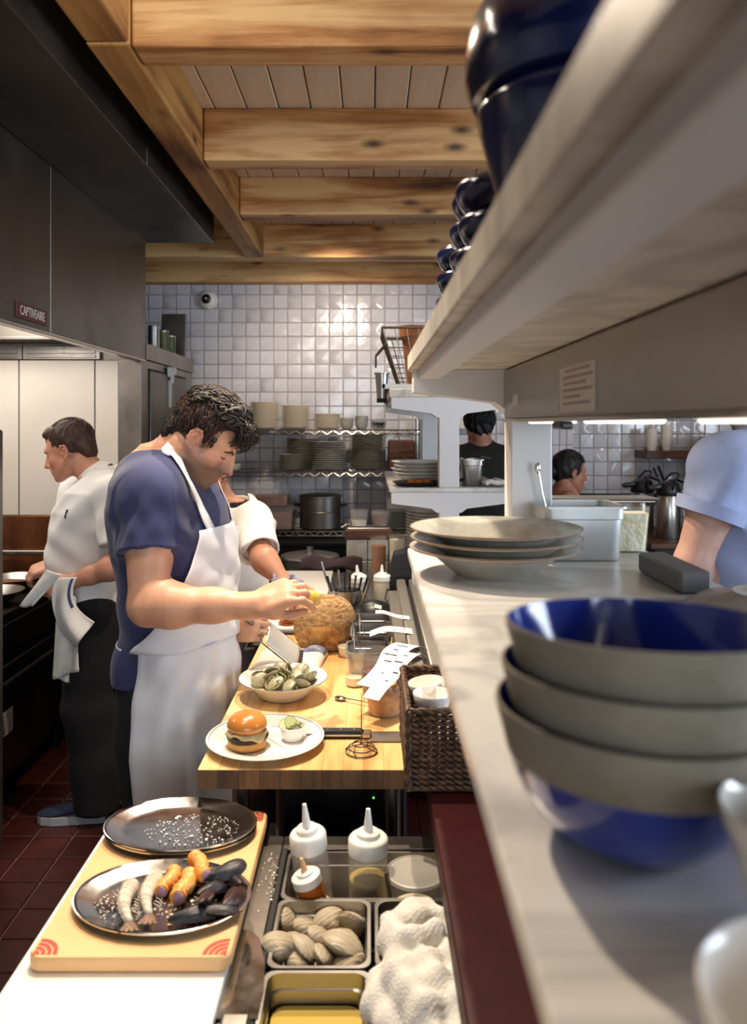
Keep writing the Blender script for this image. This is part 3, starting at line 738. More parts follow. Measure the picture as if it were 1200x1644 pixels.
# blue and stoneware bowls
def blue_bowl(lab, p):
    t = thing('stoneware_bowl', lab, 'bowl', p)
    o = [(.044, 0), (.050, .003), (.064, .016), (.0735, .029), (.0785, .041), (.0815, .051)]
    part('glazed_base', M().lathe([(0, .002)]+o, 64), G['blue'], t, smooth=60, label='cobalt glazed lower part')
    part('band', M().lathe([(.0815, .051), (.0822, .0515), (.0855, .064), (.0905, .082), (.0902, .0845), (.0885, .0845)], 64), G['stoneware'], t, smooth=50, label='bare grey stoneware band')
    part('inner_glaze', M().lathe([(.0885, .0845), (.0878, .080), (.0830, .062), (.0735, .036), (.061, .020), (.043, .009), (0, .007)], 64), G['blue'], t, smooth=70, label='glossy cobalt glaze inside')
    return t
sb = stack(3, blue_bowl, (.178, .512, 1.3515), .0265, 'grey stoneware bowl glazed cobalt inside, {} of the leaning stack of three', 'stoneware bowls on the near pass', .001)
for k, o in enumerate(sb): o.rotation_euler = (R((0, -1.4, -2.8)[k]), R((1.2, .6, 0)[k]), 0); o.location.x = (.1725, .1775, .1815)[k]; o.location.y = .512; o.location.z = 1.3515+(0, .0262, .0535)[k]
sb[0].location.z = 1.3525
# white cups at the right edge
def white_bowl(lab, p):
    t = thing('white_bowl', lab, 'bowl', p)
    part('body', M().lathe([(0, 0), (.026, 0), (.028, .004), (.038, .030), (.043, .050), (.0445, .056), (.047, .060), (.0495, .072), (.0485, .0735), (.0470, .0725), (.0445, .058), (.036, .030), (.024, .008), (0, .006)], 56), G['ceramic'], t, smooth=50)
    return t
white_bowl('white porcelain bowl in the lower right corner, nearest the camera', (.1635, .262, 1.351))
white_bowl('white porcelain bowl cut off by the right edge beside the blue bowls', (.2295, .392, 1.351))
# grey plate at the right edge
gp = thing('coupe_plate', 'grey glazed shallow plate upside down at the right edge of the near pass', 'plate', (.566, 1.085, 1.3515))
part('body', M().lathe([(.0, .030), (.05, .030), (.055, .034), (.06, .030), (.10, .022), (.128, .004), (.13, 0), (.126, .0), (.10, .017), (.06, .025), (0, .026)], 56), G['stone_cer'], gp, smooth=40)
# deep pan and salad tub
dp = gn_pan('counter_pan', (.4205, 1.592, 1.3515), .172, .15, .107, 'deep stainless pan with a spoon, behind the wide rimmed bowls on the near pass', mt='panalum')
solo('sauce', M().ell((0, 0, 0), (.066, .056, .012)), G['darkfood'], 'dark sauce filling the deep stainless pan', 'sauce', (.4205, 1.592, 1.432), smooth=180)
sp = thing('serving_spoon', 'thin steel spoon standing in the deep stainless pan', 'spoon', (.36, 1.585, 1.44))
part('handle', M().tube([(0.002, 0, 0), (-.008, .0, .04), (-.016, 0, .085)], [.002, .0022, .0035], 8, flat=.6), G['chrome'], sp)
part('tip', M().ell((-.018, 0, .09), (.006, .003, .012), nu=10, nv=8), G['chrome'], sp, smooth=180)
tl = thing('sheet_tray', 'flat steel sheet pan lying behind the deep pan', 'tray', (.52, 1.66, 1.449))
part('body', M().b2((-.13, .028, .0), (.10, .10, .006), .002).b2((-.14, .022, .006), (.11, .106, .010), .002), G['steel'], tl, smooth=0)
sal = thing('salad_tub', 'clear tub of chopped egg salad behind the deep pan', 'tub', (.545, 1.665, 1.351))
m = M(); rr_loft(m, [(.038, .034, .012, 0), (.044, .040, .012, .096), (.0425, .0385, .012, .096), (.0365, .0325, .012, .002)], True, True); part('body', m, G['deli'], sal)
m = M(); rr_loft(m, [(.0355, .0315, .01, .003), (.0415, .0375, .01, .082)], True, True); part('contents', m, G['egg'], sal)
# grey rail along the outer edge
grl = thing('order_rail', 'grey metal order rail lying along the outer edge of the near pass', 'rail', (.527, 1.2, 1.3505))
part('body', M().b2((-.035, .032, 0), (.015, .225, .036), .004), G['greyrail'], grl, smooth=0)
part('end_plug', M().b2((-.033, .2252, .002), (.013, .232, .033), .003), G['rubber'], grl, smooth=0)

# ---- blue pots on the upper shelf
ZS = 1.7705
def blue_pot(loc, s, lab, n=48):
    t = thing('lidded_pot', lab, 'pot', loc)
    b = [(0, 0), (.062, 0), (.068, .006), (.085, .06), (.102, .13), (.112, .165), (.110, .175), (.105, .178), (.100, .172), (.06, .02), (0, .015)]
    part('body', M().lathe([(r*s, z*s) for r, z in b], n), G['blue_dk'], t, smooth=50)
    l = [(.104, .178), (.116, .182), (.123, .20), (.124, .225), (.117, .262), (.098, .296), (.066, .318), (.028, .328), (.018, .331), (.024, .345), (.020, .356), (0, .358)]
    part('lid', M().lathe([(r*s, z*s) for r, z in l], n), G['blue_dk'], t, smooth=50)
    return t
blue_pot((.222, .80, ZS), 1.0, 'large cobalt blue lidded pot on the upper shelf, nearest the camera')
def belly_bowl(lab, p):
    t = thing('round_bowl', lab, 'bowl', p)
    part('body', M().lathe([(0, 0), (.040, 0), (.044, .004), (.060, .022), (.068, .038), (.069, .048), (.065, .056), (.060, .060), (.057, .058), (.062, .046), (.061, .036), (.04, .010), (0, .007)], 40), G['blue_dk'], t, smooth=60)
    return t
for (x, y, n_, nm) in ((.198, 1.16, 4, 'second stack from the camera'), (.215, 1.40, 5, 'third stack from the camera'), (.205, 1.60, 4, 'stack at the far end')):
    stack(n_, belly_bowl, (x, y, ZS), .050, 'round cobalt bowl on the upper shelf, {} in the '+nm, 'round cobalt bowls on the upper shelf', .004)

# ---- wire shelving with plates on the back wall
rk = thing('wire_shelving', 'chrome wire shelving unit against the tiled back wall, stacked with plates', 'shelving', (-.35, 5.32, 0))
RX0, RX1, RY0, RY1 = -1.06, .335, 5.10, 5.53
for (x, y) in ((RX0, RY0), (RX1, RY0), (RX0, RY1), (RX1, RY1)):
    pz = part('post', M().cyl((x, y, .875), (x, y, 1.66), .0125), G['wire'], rk, world=True)
LEV = (.915, 1.305, 1.580)
for z in LEV:
    m = M()
    for y in (RY0, RY1):
        m.cyl((RX0, y, z), (RX1, y, z), .0035, n=6); m.cyl((RX0, y, z-.028), (RX1, y, z-.028), .0035, n=6)
        q = 34; pts = [(RX0+(RX1-RX0)*k/q, y, z-(.028 if k % 2 else 0)) for k in range(q+1)]
        m.tube(pts, .0026, 5)
    for x in (RX0, RX1): m.cyl((x, RY0, z), (x, RY1, z), .0035, n=6); m.cyl((x, RY0, z-.028), (x, RY1, z-.028), .0035, n=6)
    for k in range(1, 46): x = RX0+(RX1-RX0)*k/46; m.cyl((x, RY0, z+.001), (x, RY1, z+.001), .002, n=4, cap=False)
    part('shelf', m, G['wire'], rk, world=True)
ZT = [z+.0045 for z in LEV]
cp1 = plain_plate('cream', .104, .016, 'cream')
stack(16, cp1, (-.715, 5.30, ZT[2]), .0112, 'cream plate, {} in the tall left stack on the top wire shelf', 'cream plates on the top wire shelf')
stack(14, cp1, (-.505, 5.30, ZT[2]), .0112, 'cream plate, {} in the second stack on the top wire shelf', 'cream plates on the top wire shelf')
stack(9, plain_plate('cream', .100, .016, 'cream2'), (-.288, 5.30, ZT[2]), .0112, 'cream plate, {} in the low third stack on the top wire shelf', 'cream plates on the top wire shelf')
sbw = plain_plate('stone_cer', .047, .035, 'smallbowl', 'bowl', 'bowl', [(0, 0), (.025, 0), (.03, .004), (.044, .028), (.047, .035), (.045, .035), (.026, .006), (0, .005)])
stack(4, sbw, (-.155, 5.29, ZT[2]), .014, 'small grey bowl, {} in the left pile of small bowls on the top wire shelf', 'small bowls on the top wire shelf')
stack(5, sbw, (-.055, 5.29, ZT[2]), .014, 'small grey bowl, {} in the right pile of small bowls on the top wire shelf', 'small bowls on the top wire shelf')
stack(3, plain_plate('glass', .055, .04, 'glassbowl', 'glass_bowl', 'bowl', [(0, 0), (.03, 0), (.05, .022), (.055, .04), (.053, .04), (.048, .023), (.028, .003), (0, .003)]), (.06, 5.29, ZT[2]), .015, 'clear glass bowl, {} in the pile at the right of the top wire shelf', 'glass bowls on the top wire shelf')
solo('folded_liner', M().b2((-.10, -.13, 0), (.16, .13, .012), .004), G['dark'], 'dark tray liner under the edge of the top shelf plates', 'liner', (-.96, 5.3, ZT[2]))
gpl = plain_plate('stone_cer', .124, .018, 'grey')
stack(13, gpl, (-.280, 5.30, ZT[1]), .0145, 'grey glazed plate, {} in the bright middle stack on the middle wire shelf', 'grey plates on the middle wire shelf')
stack(19, plain_plate('stoneware', .122, .018, 'dark'), (-.018, 5.30, ZT[1]), .0122, 'dark stoneware plate, {} in the tall right stack on the middle wire shelf', 'dark plates on the middle wire shelf')
stack(10, plain_plate('stoneware', .082, .014, 'dark2'), (-.530, 5.24, ZT[1]), .0105, 'small stoneware plate, {} in the front left stack on the middle wire shelf', 'small stoneware plates on the middle wire shelf')
stack(16, plain_plate('stoneware', .110, .016, 'dark3'), (-.465, 5.385, ZT[1]), .0130, 'stoneware plate, {} in the rear left stack on the middle wire shelf', 'stoneware plates at the rear of the middle wire shelf')
stack(3, plain_plate('cream', .07, .016, 'cream3'), (-.935, 5.22, ZT[1]), .0125, 'small white plate, {} of three left of the chef on the middle wire shelf', 'small white plates on the middle wire shelf')
solo('baking_tin', M().b2((-.09, -.1, 0), (.09, .1, .20), .01), G['walnut'], 'dark brown box on the right end of the middle wire shelf', 'box', (.215, 5.33, ZT[1]))
# pots and tubs on the low shelf
pot = thing('stock_pot', 'tall dark steel stock pot with a lid on the low wire shelf', 'pot', (-.335, 5.28, ZT[0]))
part('body', M().lathe([(0, 0), (.135, 0), (.14, .006), (.14, .205), (.144, .207), (.144, .212), (.136, .212), (.134, .01), (0, .01)], 44), G['steel_dk'], pot)
part('lid', M().lathe([(.147, .213), (.147, .219), (.12, .228), (.03, .236), (0, .237)], 44), G['steel_dk'], pot)
for s in (-1, 1): part('handle', M().tube([(s*.139, -.04, .15), (s*.175, -.035, .158), (s*.175, .035, .158), (s*.139, .04, .15)], .006), G['dark'], pot)
part('belly_seam', M().tube([(.1412*math.cos(2*PI*k/40), .1412*math.sin(2*PI*k/40), .115) for k in range(40)], .003, 6, True), G['steel'], pot)
def food_box(loc, sx, sy, h, lab, food, fill=.7):
    t = thing('food_box', lab, 'food box', loc)
    m = M(); rr_loft(m, [(sx*.92, sy*.92, .02, 0), (sx, sy, .02, h), (sx-.003, sy-.003, .02, h), (sx*.92-.003, sy*.92-.003, .02, .003)], True, True); part('body', m, G['deli'], t)
    m = M(); rr_loft(m, [(sx*.9, sy*.9, .02, .004), (sx*.94, sy*.94, .03, h*fill)], True, True); part('contents', m, G[food], t)
    m = M(); rr_loft(m, [(sx+.004, sy+.004, .02, h+.0005), (sx+.004, sy+.004, .02, h+.008)], True, True); part('lid', m, G['deli'], t)
    return t
food_box((-.645, 5.28, ZT[0]), .135, .12, .145, 'clear box of brown rolls, lower of two on the low wire shelf', 'meat', .8)
food_box((-.665, 5.28, ZT[0]+.155), .125, .11, .125, 'clear box of brown food, upper of two on the low wire shelf', 'meat', .5)
food_box((-.95, 5.28, ZT[0]), .10, .12, .16, 'clear box with blue contents at the left of the low wire shelf', 'bluetape', .8)
food_box((.20, 5.30, ZT[0]), .09, .10, .19, 'clear box at the right end of the low wire shelf', 'dark', .6)
# squeeze of tubs on the half wall
tray = solo('steel_tray', M().b2((-.105, -.07, 0), (.105, .07, .006), .002), G['steel'], 'thin steel tray on the wood ledge of the half wall', 'tray', (-.005, 3.995, 1.0905))
def deli(loc, r, h, lab, food, fill=.6, lid=False, n=32, mt='deli'):
    t = thing('deli_tub', lab, 'tub', loc)
    part('body', M().lathe([(0, 0), (r*.80, 0), (r*.83, .003), (r*.97, h-.012), (r, h-.012), (r, h), (r*.97, h), (r*.94, h-.012), (r*.80, .004), (0, .003)], n), G[mt], t, smooth=40)
    if food: part('contents', M().lathe([(0, .004), (r*.78, .004), (r*(.78+.14*fill), h*fill), (0, h*fill+.002)], n), G[food], t, smooth=40)
    if lid: part('lid', M().lathe([(r*.9, h+.001), (r*1.03, h-.004), (r*1.04, h+.003), (r*.98, h+.004), (r*.94, h+.002), (0, h+.002)], n), G['plastic_clear'], t, smooth=40)
    return t
deli((-.055, 3.99, 1.097), .048, .085, 'clear deli tub, left of two on the half wall ledge', 'cream', .35)
deli((.052, 3.99, 1.097), .048, .080, 'clear deli tub with pink contents, right of two on the half wall ledge', 'meat', .75)
# big pot with plum cloth
bp_ = thing('braising_pot', 'wide steel pot with a plum cloth on its rim behind the white board', 'pot', (-.31, 4.03, 0))
part('body', M().lathe([(0, .70), (.14, .70), (.15, .71), (.15, .925), (.155, .93), (.148, .934), (.145, .925), (.14, .72), (0, .715)], 48), G['steel'], bp_)
part('lid', M().lathe([(.152, .935), (.150, .943), (.10, .953), (.04, .958), (0, .958)], 48), G['steel'], bp_)
part('knob', M().cyl((0, 0, .957), (0, 0, .985), .018), G['steel'], bp_)
solo('pot_stand', M().b2((-.22, -.2, .0), (.17, .2, .699), .005), G['black'], 'black low burner stand under the wide steel pot', 'stand', (-.31, 4.03, 0), smooth=0)
def pl(u, v):
    x = -.17+.30*u; y = -.17-.035*v+.02*math.sin(7*u)
    return Vector((-.31+x+.14, 4.03+y+.05*v*0, .962-.05*v*v+.012*math.sin(9*u+2*v)-.03*abs(u-.5)))
solo('plum_cloth', M().grid(pl, 24, 8, .006), G['purple'], 'plum coloured cloth hanging over the rim of the wide steel pot', 'cloth', smooth=180)

# ---- goods on the far pass
stack(5, plain_plate('ceramic', .142, .030, 'oval', prof=plate_prof(.142, .030)), (.245, 3.66, 1.3505), .0165, 'white plate, {} of five on the far pass', 'white plates on the far pass', .006)
sk = thing('skillet', 'black skillet with roasted orange pieces on the far pass', 'skillet', (.205, 3.425, 1.3505))
part('body', M().lathe([(0, 0), (.085, 0), (.108, .018), (.105, .018), (.084, .004), (0, .004)], 40), G['black'], sk)
part('handle', M().tube([(.10, 0, .014), (.15, 0, .02), (.21, 0, .024)], .009, 8, flat=.5), G['black'], sk)
for k, (x, y) in enumerate(((-.02, -.02), (.012, -.03), (.045, -.01))):
    solo('squash_piece', M().ell((0, 0, .012), (.022, .016, .014), nu=12, nv=8), G['squash'], 'roasted orange piece, '+('left', 'middle', 'right')[k]+' of three in the black skillet', 'food', (.205+x, 3.425+y, 1.3555), smooth=180)
gn_pan('counter_pan', (.452, 3.47, 1.3515), .10, .17, .115, 'deep stainless pan right of the white post on the far pass')
tg = thing('tongs', 'steel tongs with copper tips lying over the pan on the far pass', 'tongs', (.48, 3.47, 1.468))
part('arm', M().tube([(-.06, 0, .001), (.0, .01, .012), (.06, .0, .0)], .004, 6), G['chrome'], tg); part('arm', M().tube([(-.06, 0.02, .001), (.0, .035, .014), (.06, .03, .0)], .004, 6), G['copper'], tg)
def ft_(u, v): return Vector((.49+.10*u-.0*v, 3.33+.10*v, 1.3705+.014*math.sin(PI*u)*(1-.3*v)+.005*math.sin(8*u+3*v)))
ftw = thing('folded_towel', 'folded white towel with a blue stripe at the right of the far pass', 'towel', (.54, 3.38, 1.351))
part('body', M().grid(ft_, 20, 10, .019), G['towel'], ftw, smooth=180, world=True)
part('stripe', M().grid(lambda u, v: ft_(.42+.10*u, v*.97)+Vector((0, -.001, .0012)), 6, 10, .003), G['stripe'], ftw, smooth=180, world=True, label='navy woven stripe')
pb_ = thing('pass_cabinet', 'dark cabinet under the far pass carrying brown plates', 'cabinet', (.33, 4.1, 0))
part('body', M().b2((.10, 3.40, .06), (.28, 4.36, .95), .004).b2((.39, 3.40, .06), (.56, 4.36, .95), .004), G['black'], pb_, smooth=0, world=True)
part('top', M().b2((.10, 3.385, .951), (.28, 4.37, .967), .003), G['steel_dk'], pb_, smooth=0, world=True)
stack(18, plain_plate('cream', .115, .018, 'brownplate', prof=plate_prof(.115, .018)), (.278, 3.56, .968), .0145, 'cream plate, {} in the stack below the far pass counter', 'cream plates below the far pass')
# wire basket
sh = solo('sheet_pan', M().b2((-.25, -.30, 0), (.2, .30, .003)).b2((-.255, -.305, .003), (.205, -.295, .02)).b2((-.255, .295, .003), (.205, .305, .02)).b2((-.255, -.305, .003), (-.245, .305, .02)).b2((.195, -.305, .003), (.205, .305, .02)), G['alum'], 'aluminium sheet pan under the wire basket on the far top shelf', 'tray', (.31, 3.62, 1.771), smooth=0)
wb = thing('wire_basket', 'aged wire basket holding a terracotta pot on the far top shelf', 'basket', (.29, 3.62, 1.776))
def bk(z, k): # rectangle at height share k
    hx = .15+.085*k; hy = .16+.07*k; return [(-hx, -hy, z), (hx, -hy, z), (hx, hy, z), (-hx, hy, z)]
H_ = .265
part('rim', M().tube(bk(H_, 1), .006, 8, True), G['rustwire'], wb)
part('foot_ring', M().tube(bk(.006, 0), .005, 6, True), G['rustwire'], wb)
m = M()
for k in range(1, 6): m.tube(bk(.006+(H_-.006)*k/6, k/6), .0022, 5, True)
for side in range(4):
    a0, a1 = bk(.006, 0)[side], bk(.006, 0)[(side+1) % 4]; b0, b1 = bk(H_, 1)[side], bk(H_, 1)[(side+1) % 4]
    for k in range(0, 9):
        t = k/9; m.cyl([x+(y-x)*t for x, y in zip(a0, a1)], [x+(y-x)*t for x, y in zip(b0, b1)], .0022, n=5)
for k in range(1, 8): x = -.15+.3*k/8; m.cyl((x, -.16, .006), (x, .16, .006), .002, n=5)
part('wires', m, G['rustwire'], wb)
for s in (-1, 1): part('handle', M().tube([(-.22, s*.05, .21), (-.262, s*.05, .16), (-.262, s*.05, .11)], .005, 6), G['rustwire'], wb)
tp = thing('terracotta_pot', 'terracotta flower pot standing in the wire basket', 'pot', (.205, 3.52, 1.786))
part('body', M().lathe([(0, 0), (.035, 0), (.062, .245), (.060, .245), (.032, .008), (0, .008)], 32), G['terracotta'], tp)
part('collar', M().lathe([(.0625, .225), (.071, .226), (.073, .275), (.066, .275), (.062, .23)], 32), G['terracotta'], tp)
bnl = thing('glass_jar', 'upturned amber glass jar beside the pot in the wire basket', 'jar', (.27, 3.44, 1.786))
part('body', M().lathe([(0, .10), (.03, .10), (.034, .09), (.034, .012), (.03, 0), (.028, 0), (.031, .014), (.031, .088), (0, .096)], 24), G['amber'], bnl)
cup = thing('steel_cup', 'steel cup hooked on the left edge of the far top shelf', 'cup', (.052, 3.36, 1.715))
part('body', M().lathe([(0, 0), (.020, 0), (.0285, .12), (.034, .122), (.034, .126), (.027, .125), (.0185, .004), (0, .004)], 28), G['steel'], cup)
part('base_cap', M().lathe([(0, -.002), (.0222, -.002), (.0225, .016), (.0205, .0165)], 28), G['rubber'], cup)
part('hook', M().tube([(.026, 0, .10), (.034, 0, .115), (.050, 0, .060), (.050, 0, .05)], .002, 6), G['wire'], cup)
ctl = thing('control_box', 'white wall box with a round dial seen through the far pass', 'control box', (.55, 5.565, 1.64))
part('body', M().b2((-.15, -.04, -.055), (.14, .02, .05), .006), G['plastic_white'], ctl, smooth=0)
for x in (-.075, .075): part('dial', M().cyl((x, -.041, -.03), (x, -.052, -.03), .011), G['greyrail'], ctl)
stack(4, plain_plate('black', .06, .025, 'blackbowl', 'black_bowl', 'bowl', bowl_prof(.06, .03)), (.42, 5.30, 1.3), .016, 'black bowl, {} of four beyond the far pass', 'black bowls beyond the far pass')
dsl = thing('dish_shelf', 'white dish cabinet beyond the far pass with black bowls on it', 'cabinet', (.41, 5.28, 0))
part('body', M().b2((-.055, -.12, .0), (.055, .2, 1.28), .005), G['white_paint'], dsl, smooth=0)
part('top', M().b2((-.06, -.13, 1.2805), (.06, .21, 1.299), .003), G['white_paint'], dsl, smooth=0)
# ------------------------------------------------------------------ butcher block, station and dining side goods
ZB = .9105
# burger plate
bx, by = -.2315, 1.728
pt = thing('dinner_plate', 'white dinner plate with navy rim lines under the burger', 'plate', (bx, by, ZB))
part('body', M().lathe([(0, 0), (.078, 0), (.080, .002), (.126, .0165), (.1305, .0185), (.1295, .0200), (.125, .0195), (.082, .0065), (.076, .0050), (0, .0050)], 72), G['ceramic'], pt, smooth=50)
def ring(r, z, t, n=72): return M().tube([(r*math.cos(2*PI*k/n), r*math.sin(2*PI*k/n), z) for k in range(n)], t, 5, True, flat=.35)
part('rim_line', ring(.1235, .0188, .0012), G['navy'], pt, label='navy line round the rim'); part('inner_line', ring(.082, .0066, .0006), G['navy'], pt)
em = M(); a = R(8)
for p, q in (((-.012, 0), (.012, 0)), ((.012, 0), (.006, .004)), ((.012, 0), (.006, -.004)), ((-.012, .004), (-.004, -.003)), ((-.004, .004), (-.012, -.003)), ((.0, .004), (.003, -.004))):
    T = lambda v: (.100+v[0]*math.cos(a)-v[1]*math.sin(a), .020+v[0]*math.sin(a)+v[1]*math.cos(a), .0128)
    em.cyl(T(p), T(q), .0009, n=5)
part('emblem', em, G['navy'], pt, label='small navy crossed emblem on the rim')
bg = thing('burger', 'cheeseburger in a shiny brown bun on the navy rimmed plate', 'burger', (-.268, 1.700, ZB+.0055))
def lumpy(r0, h, n, amp, seed, lo=0):
    rr = random.Random(seed); ph = [rr.uniform(0, 6) for _ in range(6)]
    return lambda a, z: r0*(1+amp*sum(math.sin((k+2)*a+ph[k]) for k in range(5))/2.2)
def lump_lathe(prof, n, amp, seed, c=(0, 0, 0)):
    f = lumpy(1, 1, n, amp, seed); m = M(); vs = []; fs = []
    for r, z in prof:
        for k in range(n): a = 2*PI*k/n; q = f(a, z)*r; vs.append((c[0]+q*math.cos(a), c[1]+q*math.sin(a), c[2]+z))
    for i in range(len(prof)-1):
        for k in range(n): fs.append((i*n+k, i*n+(k+1) % n, (i+1)*n+(k+1) % n, (i+1)*n+k))
    fs += [tuple(reversed(range(n))), tuple(range((len(prof)-1)*n, len(prof)*n))]
    return m.add(vs, fs)
part('bottom_bun', lump_lathe([(.034, 0), (.040, .004), (.0415, .012), (.039, .018)], 40, .02, 3), G['bun_b'], bg, smooth=60)
part('patty', lump_lathe([(.038, .017), (.0425, .019), (.0445, .025), (.0435, .032), (.040, .036)], 48, .035, 4), G['patty'], bg, smooth=60)
def chz(u, v):
    a = 2*PI*u; r = .046*v**.8; drip = .005+.011*max(0, math.sin(2.5*a+.6))+.003*math.sin(7*a)
    return Vector((r*math.cos(a), r*math.sin(a), .0385-(0 if v < .8 else drip*((v-.8)/.2)**1.3)+.001*math.sin(9*a)))
part('cheese', M().grid(chz, 48, 12, .0022), G['cheese'], bg, smooth=180)
part('top_bun', lump_lathe([(.030, .0385), (.0395, .040), (.0435, .046), (.0435, .052), (.040, .061), (.032, .069), (.020, .0745), (.008, .0765)], 44, .014, 6), G['bun'], bg, smooth=180)
solo('paper_napkin', M().prism([(-.05, .02), (.05, .02), (.005, -.06)], .0012), G['paper'], 'small white paper triangle under the cucumber ramekin', 'napkin', (-.176, 1.728, ZB+.0058), R(4), smooth=0)
def ramekin(loc, r, h, lab, mt='ceramic'):
    t = thing('ramekin', lab, 'ramekin', loc)
    part('body', M().lathe([(0, 0), (r*.68, 0), (r*.74, .002), (r*.93, h*.55), (r, h), (r*.95, h+.001), (r*.87, h*.55), (r*.66, .004), (0, .0035)], 36), G[mt], t, smooth=50)
    return t
ramekin((-.172, 1.735, ZB+.0074), .0285, .030, 'white ramekin of cucumber slices on the burger plate')
rq = random.Random(5)
for k, (x, y, z, rx, ry) in enumerate(((-.012, .004, .030, .35, .3), (.008, -.008, .034, -.45, .2), (.004, .010, .036, .55, -.2), (.014, .004, .031, .2, -.6), (-.004, -.006, .040, -.9, .5), (-.016, -.004, .034, .3, .8))):
    t = thing('cucumber_slice', 'thin cucumber slice, '+('lowest left', 'front', 'rear', 'right', 'topmost upright', 'left leaning')[k]+' one in the ramekin', 'cucumber', (-.172+x, 1.735+y, ZB+.0074+z), (rx, ry, k))
    part('flesh', M().lathe([(0, -.0008), (.0135, -.0008), (.0135, .0008), (0, .0008)], 20), G['cuke'], t); part('skin', ring(.0138, 0, .0011, 20), G['cukeskin'], t)
    t['group'] = 'cucumber slices in the ramekin'
# clam bowl
cb = thing('rimmed_bowl', 'white rimmed bowl filled with clams and herbs on the butcher block', 'bowl', (-.226, 2.035, ZB))
part('body', M().lathe([(0, 0), (.058, 0), (.062, .004), (.088, .032), (.093, .036), (.113, .0465), (.1155, .049), (.1145, .051), (.112, .0505), (.092, .040), (.086, .036), (.058, .010), (0, .009)], 64), G['ceramic'], cb, smooth=50)
part('rim_line', ring(.1148, .0502, .0011), G['navy'], cb)
def shell(mt, L=.026, W=.021, D=.009, n=24, k=7, seed=0):
    """one valve: a ribbed cupped fan, hinge at -y, hollow below"""
    m = M()
    def f(u, v):
        a = 2*PI*u; r = v; x = L*r*math.cos(a)*(1-.12*math.sin(a)); y = W*(r*math.sin(a)+.10*(1-r)*-1); 
        z = D*(1-r**2.2)+.0006*math.sin(14*r*PI/2)
        return Vector((x, y, z))
    return m.grid(f, n, k, .0014)
vs_ = mesh_of('valve', shell('clamc'), G['clamc'], 180)
rq = random.Random(11)
spots = [(-.055, -.015, .043, .9, .2, .3), (-.045, .03, .045, .5, -.5, 1.2), (-.012, .045, .052, .75, .0, 0.1), (.012, .02, .058, 1.2, .1, 2.0), (-.02, -.035, .044, -.9, .3, 3.0), (.045, -.028, .045, .8, -.6, 4.2),
         (.062, .01, .047, .7, -.8, 5.1), (.04, .045, .048, .3, -.7, .6), (-.065, .015, .042, .3, .9, 2.2), (.02, -.045, .043, -.8, -.2, 1.5), (-.03, .0, .054, 1.0, .6, 2.9), (.03, .0, .05, -.4, .5, 4.0)]
nm12 = ['far left', 'left rear', 'rear middle', 'tall upright', 'left front', 'right front', 'far right', 'right rear', 'leftmost low', 'front middle', 'inner left', 'inner right']
for k, (x, y, z, rx, ry, rz) in enumerate(spots):
    t = thing('cooked_clam', 'opened cooked clam, '+nm12[k]+' one in the white rimmed bowl', 'clam', (-.226+x, 2.035+y, ZB+z), (rx, ry, rz), 'cooked clams in the rimmed bowl')
    part('upper_valve', vs_, None, t, rot=(.35, 0, 0)); part('lower_valve', vs_, None, t, rot=(PI-.55, 0, 0), loc=(0, .004, -.004))
    part('meat', M().ell((0, -.002, -.001), (.013, .009, .004), nu=10, nv=6), G['clammeat'], t, smooth=180)
hb = M()
for k in range(70):
    a = rq.uniform(0, 6.28); r = .058*math.sqrt(rq.random()); x, y = r*math.cos(a), r*math.sin(a); z = .030+.026*(1-(r/.08)**2)+rq.uniform(-.004, .008)
    b = rq.uniform(0, 6.28); l = rq.uniform(.008, .020)
    hb.tube([(x-l*math.cos(b), y-l*math.sin(b), z-.002), (x, y, z+.006), (x+l*math.cos(b), y+l*math.sin(b), z-.003)], rq.uniform(.001, .0022), 5)
part('broth', M().lathe([(0, .026), (.080, .026), (.081, .028), (0, .028)], 40), G['clammeat'], cb)
part('herbs', hb, G['herb'], cb, smooth=180, kind='stuff')
# bread
br = thing('bread_loaf', 'big round crusty loaf standing on the butcher block', 'bread', (-.145, 2.475, ZB))
mb = M()
def loaf(u, v):
    a = 2*PI*u; b = PI*(v-.5); c = math.cos(b); e = .82
    x = .100*math.copysign(abs(c)**.8, c)*math.cos(a); y = .080*math.copysign(abs(c)**.8, c)*math.sin(a); z = .092*math.copysign(abs(math.sin(b))**e, math.sin(b))
    rr_ = 1+.014*math.sin(30*(x+.3*z)/.09*.8+1.5*math.sin(3*a))*(1 if x < .02 else .5)+.02*math.sin(3*a+1)
    return Vector((x*rr_, y*rr_, max(z, -.075)+.075))
mb.grid(lambda u, v: loaf(1-u, v), 56, 34); part('crust', mb, G['crust'], br, smooth=180)
def pz(u, v):
    a = 2*PI*u; x = .058*v*math.cos(a); z = .070+.030*v*math.sin(a)-.012
    yy = -.080*max(0, 1-(x/.104)**2-((z-.075)/.104)**2)**.42
    return Vector((x, yy-.0035*(1-v**3)-.0008, z))
part('floured_patch', M().grid(lambda u, v: pz(u, v), 40, 8), G['crustlight'], br, smooth=180, label='smooth golden patch')
